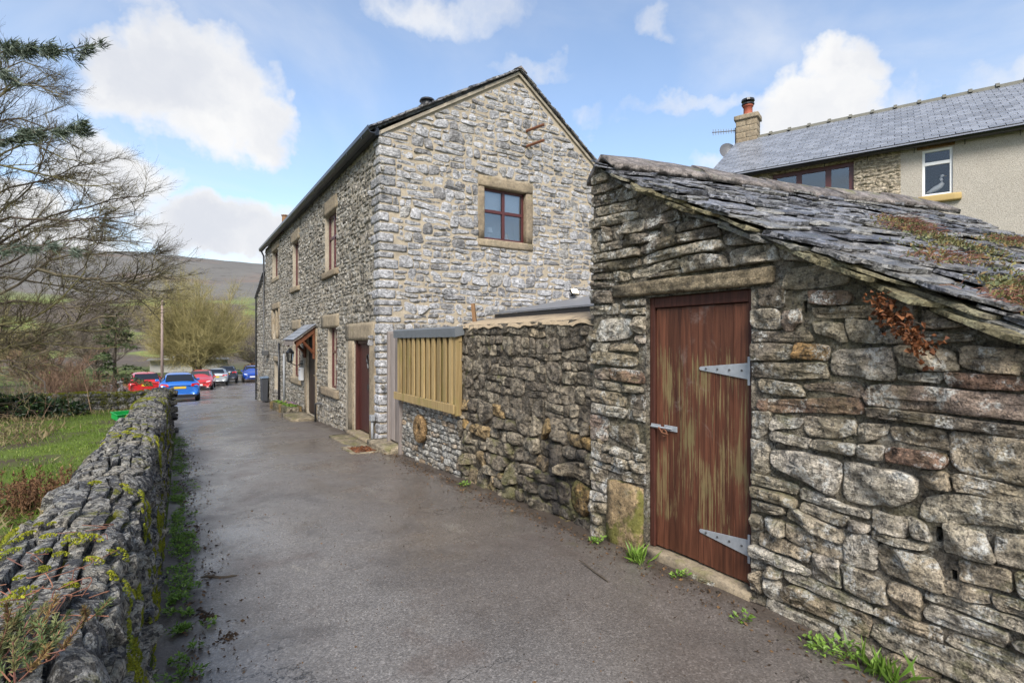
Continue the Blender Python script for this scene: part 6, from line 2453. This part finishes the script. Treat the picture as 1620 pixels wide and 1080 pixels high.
# litter and crumbs along both edges of the lane
n = 2600
side = rp.random(n) < .55
x = np.where(side, 2.93 - np.abs(rp.normal(0, .16, n)), .03 + np.abs(rp.normal(0, .14, n)))
y = np.where(side, rp.uniform(.8, 9.2, n), rp.uniform(1.5, 13, n))
b = np.c_[x, y, [road_z(a, c_) + .004 for a, c_ in zip(x, y)]]
d = np.c_[rp.normal(0, 1, (n, 2)), rp.uniform(0, .5, n)]
d /= np.linalg.norm(d, axis=1)[:, None]
tag(leaves('leaf_litter', b, d, rp.uniform(.008, .04, n), rp.uniform(.003, .010, n), M_LITTER, None, rp.random((n, 3)), rp, kind='stuff'), 'dark crumbs of dead leaf and mud along the lane edges', 'litter', kind='stuff')
# crumbs of mud and grit over the tarmac
n = 1500
x, y = rp.uniform(.05, 2.9, n), rp.uniform(1.2, 9, n) ** 1.0
V, F = [], []
r_ = rp.uniform(.003, .008, n) * np.where(rp.random(n) < .05, 2.0, 1)
base = np.c_[x, y, [road_z(a, c_) for a, c_ in zip(x, y)]]
tet = np.array([(1, 0, -.2), (-.5, .87, -.2), (-.5, -.87, -.2), (0, 0, .7)])
V = base[:, None] + tet[None] * r_[:, None, None] * rp.uniform(.6, 1.4, (n, 4, 3))
i = np.arange(n)[:, None] * 4
F = np.concatenate([i + [[0, 1, 3]], i + [[1, 2, 3]], i + [[2, 0, 3]]], 1).reshape(-1, 3)
tag(obj('grit', V.reshape(-1, 3), F, M_LITTER, None, np.repeat(rp.random((n, 3)), 4, 0), kind='stuff'), 'specks of grit and mud scattered over the tarmac', 'grit', kind='stuff')
for (x0, y0, x1, y1, r_, lb) in ((.14, 4.30, .36, 4.19, .010, 'longer of two broken twigs on the tarmac near the garden wall'), (.10, 3.76, .22, 3.58, .007, 'shorter of two broken twigs on the tarmac near the garden wall'),
                                 (2.40, 2.62, 2.46, 2.98, .006, 'curved thin twig on the tarmac in front of the shed door')):
    mb = MB()
    pts = [(x0 + (x1 - x0) * t, y0 + (y1 - y0) * t + .012 * math.sin(t * 7), road_z(x0, y0) + r_ + .004 * math.sin(t * 9)) for t in np.linspace(0, 1, 7)]
    mb.tube(pts, [r_ * k for k in (.6, 1, .9, 1.1, .9, .8, .4)], 6)
    tag(mb.build('twig', M_BARK), lb, 'twig')
for (x, y, r_, lb) in ((.24, 3.28, .05, 'clod of brown mud nearest the camera on the lane edge'), (.15, 3.62, .035, 'smaller clod of mud beside the short twig')):
    k = 40
    b = np.c_[x + rp.normal(0, r_ * .6, k), y + rp.normal(0, r_ * .6, k), np.full(k, road_z(x, y))]
    rr_ = rp.uniform(.006, .016, k)
    V = b[:, None] + tet[None] * rr_[:, None, None] * rp.uniform(.6, 1.5, (k, 4, 3))
    i = np.arange(k)[:, None] * 4
    F = np.concatenate([i + [[0, 1, 3]], i + [[1, 2, 3]], i + [[2, 0, 3]]], 1).reshape(-1, 3)
    tag(obj('mud_clod', V.reshape(-1, 3), F, M_LITTER, None, np.repeat(rp.random((k, 3)) * .3, 4, 0)), lb, 'mud')

# dead ivy on the shed wall under the verge
iv = thing('dead_ivy', 'rust coloured dead ivy leaves hanging under the slate verge of the outbuilding', 'ivy', (2.9, 1.1, 1.5))
n = 270
t = rp.random(n)
yv, zv = 1.23 - .20 * t + rp.normal(0, .03, n), 1.80 - .24 * t + rp.normal(0, .03, n)
b = np.c_[np.full(n, 2.90) - rp.uniform(0, .05, n), yv, zv]
d = np.c_[rp.uniform(-.8, -.1, n), rp.normal(0, .6, n), rp.normal(-.3, .6, n)]
d /= np.linalg.norm(d, axis=1)[:, None]
leaves('foliage', b, d, rp.uniform(.018, .038, n), rp.uniform(.007, .015, n), M_DEADL, iv, rp.random((n, 3)), rp, fold=.7)
mb = MB()
mb.tube([(2.93, 1.27, 1.82), (2.915, 1.15, 1.70), (2.92, 1.05, 1.60), (2.91, .99, 1.50)], [.006, .005, .004, .003], 5)
mb.tube([(2.92, 1.15, 1.70), (2.905, 1.09, 1.69), (2.9, 1.02, 1.66)], [.004, .003, .003], 5)
mb.build('stems', M_BARK, iv)
# stonecrop mats on the slates
for (pts, lb, den) in (([(2.26, .98), (1.97, 1.23), (2.1, 1.05), (1.84, 1.54), (1.95, 1.4), (2.06, 1.61)], 'straggling reddish stonecrop across the middle of the slate roof', 220),
                       ([(1.36, 1.85), (1.07, 1.92), (1.51, 2.0), (1.3, 1.7), (1.75, 1.8)], 'thin line of stonecrop low on the slate roof', 70),
                       ([(3.1, 1.28), (3.55, 1.28), (2.8, 1.35), (3.3, 1.15)], 'brown stonecrop on the far side of the slate roof', 220),
                       ([(.91, 2.44), (1.41, 2.3), (.89, 2.55), (1.15, 2.4), (1.3, 2.5), (1.1, 2.25), (1.6, 2.2)], 'thick cushion of green and brown stonecrop near the shed eaves', 420)):
    pts = np.array(pts)
    k = len(pts) * den
    a = np.repeat(pts[:, 0], den) + rp.normal(0, .13, k)
    s = np.repeat(pts[:, 1], den) + rp.normal(0, .055, k)
    b = roof_pt(a, s, np.full(k, .055))
    t = thing('stonecrop', lb, 'plant', tuple(b.mean(0)))
    d = np.c_[rp.normal(0, .8, (k, 2)), rp.uniform(.1, .9, k)]
    d /= np.linalg.norm(d, axis=1)[:, None]
    leaves('foliage', b, d, rp.uniform(.015, .045, k), rp.uniform(.004, .009, k), M_SEDUM, t, rp.random((k, 3)), rp)
    m_ = k // 3
    p0 = b[:m_]
    dd_ = np.c_[rp.normal(0, 1, (m_, 2)), rp.uniform(0, .5, m_)] * .05
    path = np.stack([p0, p0 + dd_ * .5 + [0, 0, .012], p0 + dd_], 1)
    V, F = tube_batch(path, np.full((m_, 3), .0018), 3)
    obj('stems', V, F, M_SEDST, t, np.repeat(rp.random((m_, 3)), 9, 0), kind='stuff')
# spiky stonecrop growing on the garden wall close to the camera
t = thing('stonecrop', 'spiky green and rust stonecrop on top of the garden wall close by', 'plant', (-.27, 1.45, .95))
ns = 90
b = np.c_[rp.normal(-.31, .06, ns), rp.normal(1.36, .13, ns), np.full(ns, .98)]
d = np.c_[rp.normal(.15, .5, ns), rp.normal(.2, .5, ns), rp.uniform(.2, .8, ns)]
d /= np.linalg.norm(d, axis=1)[:, None]
L = rp.uniform(.035, .075, ns)
s = np.linspace(0, 1, 6)
path = b[:, None] + d[:, None] * (L[:, None] * s)[..., None]
path[:, :, 2] += .25 * L[:, None] * s ** 2
V, F = tube_batch(path, np.full((ns, 6), .0016), 4)
obj('stems', V, F, M_SEDST, t, np.repeat(rp.random((ns, 3)), 24, 0), kind='stuff')
per = 80
q = rp.uniform(.25, 1, (ns, per))
i0 = np.minimum((q * 5).astype(int), 4)
w_ = (q * 5 - i0)[..., None]
ar = np.arange(ns)[:, None]
B_ = (path[ar, i0] * (1 - w_) + path[ar, i0 + 1] * w_).reshape(-1, 3)
dd_ = (path[ar, i0 + 1] - path[ar, i0]).reshape(-1, 3)
dd_ /= np.linalg.norm(dd_, axis=1)[:, None]
dd_ = dd_ * .9 + rp.normal(0, .45, dd_.shape)
dd_ /= np.linalg.norm(dd_, axis=1)[:, None]
M_SPIKE = leaf_mat('spiky_stonecrop', [(.09, .12, .045), (.13, .17, .065), (.17, .19, .08), (.22, .15, .06)], .6, .2)
leaves('foliage', B_, dd_, rp.uniform(.010, .018, len(B_)), .0014, M_SPIKE, t, np.repeat(rp.random((ns, 3)), per, 0), rp, fold=.3)
m_ = 70
p0 = np.c_[rp.normal(-.29, .06, m_), rp.normal(1.55, .25, m_), np.full(m_, .985)]
dd_ = np.c_[rp.normal(.2, .6, (m_, 2)), rp.uniform(-.1, .2, m_)] * .07
cv = np.c_[rp.normal(0, 1, (m_, 2)), rp.uniform(-.2, .6, m_)] * .03
ss = np.linspace(0, 1, 7)
path = p0[:, None] + dd_[:, None] * ss[None, :, None] + cv[:, None] * (np.sin(ss * 3.1))[None, :, None]
V, F = tube_batch(path, np.full((m_, 7), .0013), 4)
obj('runners', V, F, M_SEDST, t, np.repeat(rp.random((m_, 3)), 28, 0), kind='stuff')

# ------------------------------------------------------------------ cars
M_CBLUE = plain('blue_car_paint', (.012, .13, .50), .3, .2, .04, 3, 0, coat=1)
M_CNAVY = plain('bright_navy_paint', (.01, .06, .36), .3, .2, .04, 3, 0, coat=1)
M_CRED = plain('red_car_paint', (.48, .014, .014), .35, .05, .04, 3, 0, coat=1)
M_CSIL = plain('silver_car_paint', (.50, .53, .55), .3, .5, .04, 3, 0, coat=1)
M_CDARK = plain('dark_car_paint', (.035, .04, .06), .3, .3, .04, 3, 0, coat=1)
M_CGLASS = plain('car_glass', (.012, .014, .018), .06, 0, .05, 3, 0, spec=.8)
M_TYRE = plain('tyre_rubber', (.014, .014, .014), .8)
M_RIM = plain('alloy_rim', (.35, .36, .38), .35, .8)
M_TAIL = plain('tail_lamp', (.45, .012, .01), .2, 0, .05, 3, 0, spec=.8)
M_HEAD = plain('head_lamp', (.75, .78, .8), .12, .2, .05, 3, 0, spec=.9)
M_PLATEY = plain('yellow_plate', (.60, .40, .02), .5)
M_PLATEW = plain('white_plate', (.7, .7, .68), .5)


def car(label, loc, rotz, paint, suv=0.0, plate_rear=True):
    t = thing('parked_car', label, 'car', loc, 'cars along the lane')
    t['local'] = True
    t.rotation_euler = (0, 0, rotz)
    up = suv
    S = [  # y, ws, wm, zb, zbelt, zroof, wr
        (0.00, .66, .78, .34, .80, .84, .60), (0.05, .72, .86, .24, .93, .98, .66), (.22, .74, .89, .22, .97, 1.04, .66), (.62, .75, .90, .22, .95, 1.40, .56),
        (1.5, .75, .90, .20, .93, 1.455, .58), (2.35, .75, .90, .20, .91, 1.41, .57), (3.10, .75, .90, .20, .93, .99, .68), (3.75, .74, .88, .22, .84, .88, .66), (4.12, .70, .82, .24, .72, .76, .58), (4.25, .62, .70, .30, .58, .61, .48)]
    S = [(y, ws, wm, zb + up * .3, zl + up * .8, zr + up * 1.1, wr) for y, ws, wm, zb, zl, zr, wr in S]
    V = []
    for y, ws, wm, zb, zl, zr, wr in S:
        half = [(ws, zb), (wm, zb + .2), (wm, zl - .12), (wm * .965, zl), (wr, zr - .03), (wr * .62, zr + .012), (0, zr + .02)]
        ring = half + [(-a, b) for a, b in half[-2::-1]]
        V += [(a, y, b) for a, b in ring]
    n = 13
    F = [(i * n + j, i * n + j + 1, (i + 1) * n + j + 1, (i + 1) * n + j) for i in range(len(S) - 1) for j in range(n - 1)]
    F += [(i * n + n - 1, i * n, (i + 1) * n, (i + 1) * n + n - 1) for i in range(len(S) - 1)]
    F += [tuple(range(n)), tuple(range((len(S) - 1) * n + n - 1, (len(S) - 1) * n - 1, -1))]
    b = obj('body', V, F, paint, t, smooth=True)
    sd = b.modifiers.new('round', 'SUBSURF')
    sd.levels = sd.render_levels = 2

    def pt(i, f, j, g_, out=.0):
        A = Vector(V[i * n + j]).lerp(Vector(V[i * n + j + 1]), g_)
        B_ = Vector(V[(i + 1) * n + j]).lerp(Vector(V[(i + 1) * n + j + 1]), g_)
        return A.lerp(B_, f)
    for j in (3, 8):     # side windows
        for (i0, f0, i1, f1) in ((2, .62, 4, -.05), (4, .05, 5, .55)):
            g0, g1 = (.14, .92) if j == 3 else (.08, .86)
            P = []
            for (ii_, f) in ((i0, f0), (i1 if f1 >= 0 else i1 - 1, f1 if f1 >= 0 else 1 + f1)):
                P.append((pt(ii_, f, j, g0), pt(ii_, f, j, g1)))
            sg = 1 if j == 3 else -1
            o_ = Vector((sg * .012, 0, .004))
            mb = MB()
            mb.add([P[0][0] + o_, P[1][0] + o_, P[1][1] + o_, P[0][1] + o_], [(0, 1, 2, 3)])
            mb.build('side_window', M_CGLASS, t)
    for nm, (ya, za, yb, zb_, wa, wb_), dy in (('rear_window', (.20, 1.05 + up, .60, 1.365 + up * 1.1, .62, .53), -.02), ('windscreen', (3.02, 1.03 + up, 2.42, 1.375 + up * 1.1, .64, .54), .02)):
        mb = MB()
        o_ = Vector((0, dy, .012))
        mb.add([Vector((-wa, ya, za)) + o_, Vector((wa, ya, za)) + o_, Vector((wb_, yb, zb_)) + o_, Vector((-wb_, yb, zb_)) + o_], [(0, 1, 2, 3)])
        mb.build(nm, M_CGLASS, t)
    for sg in (-1, 1):
        mb = MB()
        mb.poly([(sg * .46, -.015, .80 + up), (sg * .80, .02, .80 + up), (sg * .84, .06, .90 + up), (sg * .78, .06, .95 + up), (sg * .50, -.0, .93 + up)], (0, 1, 0), .12)
        mb.build('tail_light', M_TAIL, t, bevel=.01)
        mb = MB()
        mb.poly([(sg * .42, 4.19, .62 + up), (sg * .70, 4.13, .64 + up), (sg * .76, 4.06, .76 + up), (sg * .48, 4.19, .71 + up)], (0, -1, 0), .1)
        mb.build('headlight', M_HEAD, t, bevel=.01)
        mb = MB()
        mb.box((sg * .93 - .09, 2.62, .93 + up), (sg * .93 + .09, 2.72, 1.05 + up))
        mb.build('wing_mirror', paint, t, bevel=.03)
        for y in (.72, 3.42):
            r_ = .31 + up * .1
            mb = MB()
            V2, F2 = [], []
            k = 20
            pr = [(.70, r_ * .7), (.70, r_ * .97), (.73, r_), (.86, r_), (.895, r_ * .95), (.895, r_ * .68)]
            for a, q in pr:
                for jx in range(k):
                    th = 2 * math.pi * jx / k
                    V2.append((sg * a, y + q * math.cos(th), r_ + q * math.sin(th)))
            F2 = [(i * k + jx, i * k + (jx + 1) % k, (i + 1) * k + (jx + 1) % k, (i + 1) * k + jx) for i in range(5) for jx in range(k)]
            w_o = obj('wheel', V2, F2, M_TYRE, t, smooth=True)
            mb.tube([(sg * .80, y, r_), (sg * .892, y, r_)], [r_ * .66, r_ * .66], 18)
            mb.build('rim', M_RIM, w_o)
    mb = MB()
    mb.box((-.26, -.022, .70 + up), (.26, .0, .80 + up))
    mb.build('number_plate', M_PLATEY, t)
    mb = MB()
    mb.box((-.26, 4.245, .42 + up), (.26, 4.262, .52 + up))
    mb.build('number_plate', M_PLATEW, t)
    mb = MB()
    mb.box((-.70, -.01, .24 + up * .5), (.70, .1, .42 + up * .5))
    mb.build('rear_bumper', M_BLACKP, t, bevel=.03)
    mb = MB()
    mb.box((-.5, 4.22, .30 + up * .5), (.5, 4.255, .40 + up * .5))
    mb.box((-.45, 4.20, .58 + up), (.45, 4.235, .66 + up))
    mb.build('grille', M_BLACKP, t, bevel=.01)
    return t


car('bright blue hatchback with yellow plate parked tail towards the camera past the garden wall', (.13, 31.2, lz(31.5)), R(2), M_CBLUE)
car('red hatchback in line beyond the blue hatchback, facing the camera', (1.75, 48.5, lz(46)), R(174), M_CRED)
car('silver hatchback parked between the red hatchback and dark estate', (2.75, 50.8, lz(50)), R(-6), M_CSIL)
car('dark blue-black tall car farthest of the parked line', (3.9, 56.0, lz(56)), R(-6), M_CDARK, .16)
car('navy blue car driving towards the camera by the end of the terrace', (6.5, 61.0, lz(57)), R(176), M_CNAVY, .08)
car('red car parked beside the blue hatchback, beyond the mossy cross wall', (-1.45, 37.0, lz(36.5)), R(8), M_CRED)

# ------------------------------------------------------------------ street things
mb = MB()
zb = lz(65.9)
mb.tube([(-1.3, 65.9, zb - .3), (-1.3, 65.9, 5.9)], [.15, .11], 10)
tp = thing('telegraph_pole', 'tall plain wooden telegraph pole behind the parked cars', 'pole', (-1.3, 65.9, zb))
mb.build('pole', M_POLE, tp, smooth=True)
mb = MB()
mb.box((-1.22, 65.72, 5.3), (-1.06, 65.88, 5.6))
mb.build('junction_box', M_BLACKP, tp)
# white low building with pitched roof
wb = thing('white_pavilion', 'low white pavilion with pale pitched roof behind the olive tree', 'building', (1, 84, -2.6))
mb = MB()
mb.box((-3, 84, -3), (6, 90, -.9))
mb.build('wall', plain('white_wash', (.36, .35, .32), .8), wb)
mb = MB()
mb.poly([(-2, 83.4, -.77), (4.5, 83.4, -.77), (1.25, 83.4, .9)], (0, 1, 0), 7)
mb.build('roof', plain('pale_roof', (.42, .41, .38), .7), wb)
mb = MB()
mb.box((-3.3, 83.2, -.9), (6.3, 90.5, -.78))
mb.build('flat_roof', M_FELT, wb)
rh = np.random.default_rng(9)
leafy_mass('hedge', (8.6, 66, -1.7), (2.6, .8, .7), 5000, M_BRACK, .14, .05, rh, 'clipped brown beech hedge at the bend in the lane', 'hedge', 9)
# grass verge with kerb at the bend
V, F = [], []
yy_ = np.linspace(40, 75, 30)
for y in yy_:
    r0 = np.interp(y, [26.3, 28, 40, 55, 75], [3.3, 3.9, 6.0, 9.0, 13])
    V += [(r0 + .002, y, lz(y) - .05), (r0, y, lz(y) + .11), (r0 + .13, y, lz(y) + .115), (r0 + .135, y, lz(y) - .05)]
F = [(i * 4 + j, i * 4 + j + 1, (i + 1) * 4 + j + 1, (i + 1) * 4 + j) for i in range(29) for j in range(3)]
struct(obj('kerb', V, F, MO_LOW))

# wheelie bin by the far corner
bn = thing('wheelie_bin', 'dark wheelie bin with blue-grey lid against the end of the terrace', 'bin', (2.92, 22.8, lz(22.8)))
z0 = lz(22.8)
mb = MB()
mb.poly([(2.80, 22.55, z0 + .06), (2.99, 22.55, z0 + .06), (3.01, 22.52, z0 + .95), (2.77, 22.52, z0 + .95)], (0, 1, 0), .5)
mb.build('body', plain('bin_plastic', (.045, .048, .055), .5), bn, bevel=.02)
mb = MB()
mb.poly([(2.74, 22.49, z0 + .955), (3.02, 22.49, z0 + .955), (3.02, 22.49, z0 + 1.03), (2.74, 22.49, z0 + .99)], (0, 1, 0), .57)
mb.build('lid', plain('bin_lid', (.12, .17, .24), .5), bn, bevel=.015)
for y in (22.58, 22.92):
    mb = MB()
    mb.tube([(2.97, y, z0 + .1), (2.97, y + .06, z0 + .1)], .1, 12)
    mb.build('wheel', M_TYRE, bn)
# stone planter
pn = thing('stone_planter', 'long low mossy stone trough of small flowers under the porch window', 'planter', (2.85, 17.8, lz(17.8)))
rq = np.random.default_rng(12)
for (a, b, c_, d_) in ((2.62, 2.76, 16.0, 19.4), (2.95, 3.02, 16.0, 19.4), (2.76, 2.95, 16.0, 16.16), (2.76, 2.95, 19.25, 19.4)):
    y = c_
    while y < d_ - .02:
        y2 = min(y + (rq.uniform(.3, .5) if d_ - c_ > 1 else 1), d_)
        V, F, t_ = quoin((a, y + .004, lz(y) - .15), (b, y2 - .004, lz(y) + .24), rq, .014, 4)
        obj('stone', V, F, M_MID, pn, t_, True)
        y = y2
mb = MB()
mb.poly([(2.76, 16.1, lz(16.1) + .17), (2.95, 16.1, lz(16.1) + .17), (2.95, 19.3, lz(19.3) + .17), (2.76, 19.3, lz(19.3) + .17)], (0, 0, 1), .02)
mb.build('soil', MO_MID, pn)
pts = [(rq.uniform(2.76, 2.93), y, lz(y) + .22) for y in rq.uniform(16.2, 19.2, 26)]
leaf_rosettes(pts, .09, 34, .06, .02, M_WEED, 'foliage', rq, up=.8, parent=pn, kind=None)
M_PURP = leaf_mat('flower_petals', [(.18, .05, .30), (.5, .42, .05), (.45, .4, .5), (.3, .05, .25)], .6, .2)
pts = [(rq.uniform(2.76, 2.93), y, lz(y) + .30) for y in rq.uniform(16.2, 18.6, 16)]
leaf_rosettes(pts, .03, 10, .035, .018, M_PURP, 'flowers', rq, up=.6, parent=pn, kind=None)
# flags, drain, standpipe
tag(block('stone_slab', (2.44, 14.25, lz(15) - .1), (3.04, 15.75, lz(15) + .10), M_SLAB, None, rq, .006), 'raised flagstone step in front of the porch door', 'step')
tag(block('stone_slab', (2.52, 9.25, lz(10) - .12), (2.915, 10.75, lz(10) + .035), M_SLAB, None, rq, .004), 'flat brown flagstone in front of the red front door', 'paving slab')
dr = thing('drain_cover', 'square iron drain gully full of dead leaves beside the gate step', 'drain', (2.62, 8.85, lz(8.85)))
zd = lz(8.85) + .032
mb = MB()
mb.box((2.36, 8.5, zd - .05), (2.44, 9.2, zd))
mb.box((2.80, 8.5, zd - .05), (2.88, 9.2, zd))
mb.box((2.44, 8.5, zd - .05), (2.80, 8.58, zd))
mb.box((2.44, 9.12, zd - .05), (2.80, 9.2, zd))
mb.build('frame', M_SLAB, dr, bevel=.008)
mb = MB()
for x in np.linspace(2.47, 2.77, 7):
    mb.box((x - .012, 8.58, zd - .03), (x + .012, 9.12, zd - .012))
mb.build('grate', M_RUST, dr)
k = 160
b = np.c_[rq.uniform(2.46, 2.78, k), rq.uniform(8.6, 9.1, k), np.full(k, zd - .012)]
d = np.c_[rq.normal(0, 1, (k, 2)), rq.uniform(0, .4, k)]
d /= np.linalg.norm(d, axis=1)[:, None]
leaves('dead_leaves', b, d, rq.uniform(.02, .05, k), rq.uniform(.008, .02, k), M_DEADL, dr, rq.random((k, 3)) * [.4, 1, 1], rq)
sp_ = thing('standpipe', 'short grey plastic pipe with a box top beside the red front door', 'pipe', (2.97, 9.42, -.25))
mb = MB()
mb.tube([(2.97, 9.42, -.28), (2.97, 9.42, .18)], .022, 10)
mb.build('pipe', M_PIPE, sp_, smooth=True)
mb = MB()
mb.box((2.93, 9.37, .17), (3.01, 9.47, .28))
mb.build('box', M_PIPE, sp_, bevel=.01)
hp = thing('waste_pipe', 'thin dark pipe bent out of the wall beside the porch step', 'pipe', (2.98, 13.95, -.4))
mb = MB()
mb.tube([(3.04, 13.6, .06), (2.97, 13.8, .06), (2.95, 13.95, .03), (2.95, 13.97, -.42)], .025, 8)
mb.build('pipe', M_METALC, hp, smooth=True)
# lantern and white box by the porch
ln = thing('wall_lantern', 'black wall lantern on a scroll bracket beside the porch window', 'lantern', (2.8, 16.1, 1.15))
mb = MB()
cx, cy, cz = 2.72, 16.15, 1.02
mb.tube([(3.04, cy, .98), (2.9, cy, .9), (2.75, cy, .98), (cx, cy, cz)], .015, 6)
mb.lathe([(.03, -.02), (.07, 0), (.07, .02), (.02, .03)], (cx, cy, cz), 6)
mb.lathe([(.11, .25), (.12, .27), (.05, .36), (.02, .40)], (cx, cy, cz), 6)
for k in range(6):
    a = k * math.pi / 3
    mb.tube([(cx + .065 * math.cos(a), cy + .065 * math.sin(a), cz + .02), (cx + .105 * math.cos(a), cy + .105 * math.sin(a), cz + .26)], .008, 4)
mb.build('frame', M_BLACKP, ln)
mb = MB()
mb.lathe([(.055, .02), (.095, .255)], (cx, cy, cz), 6)
mb.build('glass', M_GLASS, ln)
pb = thing('post_box', 'small white post box on the wall beside the porch door', 'box', (3.0, 15.95, .7))
mb = MB()
frF2.box(mb, 15.82, 16.10, .50, .86, .03, .12)
mb.build('body', M_PAPER, pb, bevel=.008)
mb = MB()
frF2.box(mb, 15.85, 16.07, .78, .80, .121, .124)
mb.build('slot', M_BLACKP, pb)
# green crate in the garden
gt = thing('green_tray', 'bright green plastic tray lying in the grass near the mossy wall corner', 'tray', (-.95, 11.4, .2))
gz = float(ground_z(-.95, 11.4))
M_GREEN = plain('green_plastic', (.01, .30, .06), .45, var=.12)
A = Matrix.Translation((-.80, 11.9, gz + .02)) @ Matrix.Scale(.62, 4) @ Matrix.Rotation(R(25), 4, 'Z') @ Matrix.Rotation(R(8), 4, 'X')
mb = MB()
mb.box((-.26, -.19, 0), (.26, .19, .012), M=A)
for a, b in (((-.27, -.2, 0), (.27, -.188, .17)), ((-.27, .188, 0), (.27, .2, .17)), ((-.27, -.188, 0), (-.258, .188, .17)), ((.258, -.188, 0), (.27, .188, .17))):
    mb.box(a, b, M=A)
mb.build('body', M_GREEN, gt, bevel=.004)
mb = MB()
for a, b in (((-.30, -.23, .17), (.30, -.188, .185)), ((-.30, .188, .17), (.30, .23, .185)), ((-.30, -.188, .17), (-.258, .188, .185)), ((.258, -.188, .17), (.30, .188, .185))):
    mb.box(a, b, M=A)
mb.build('rim', M_GREEN, gt, bevel=.004)
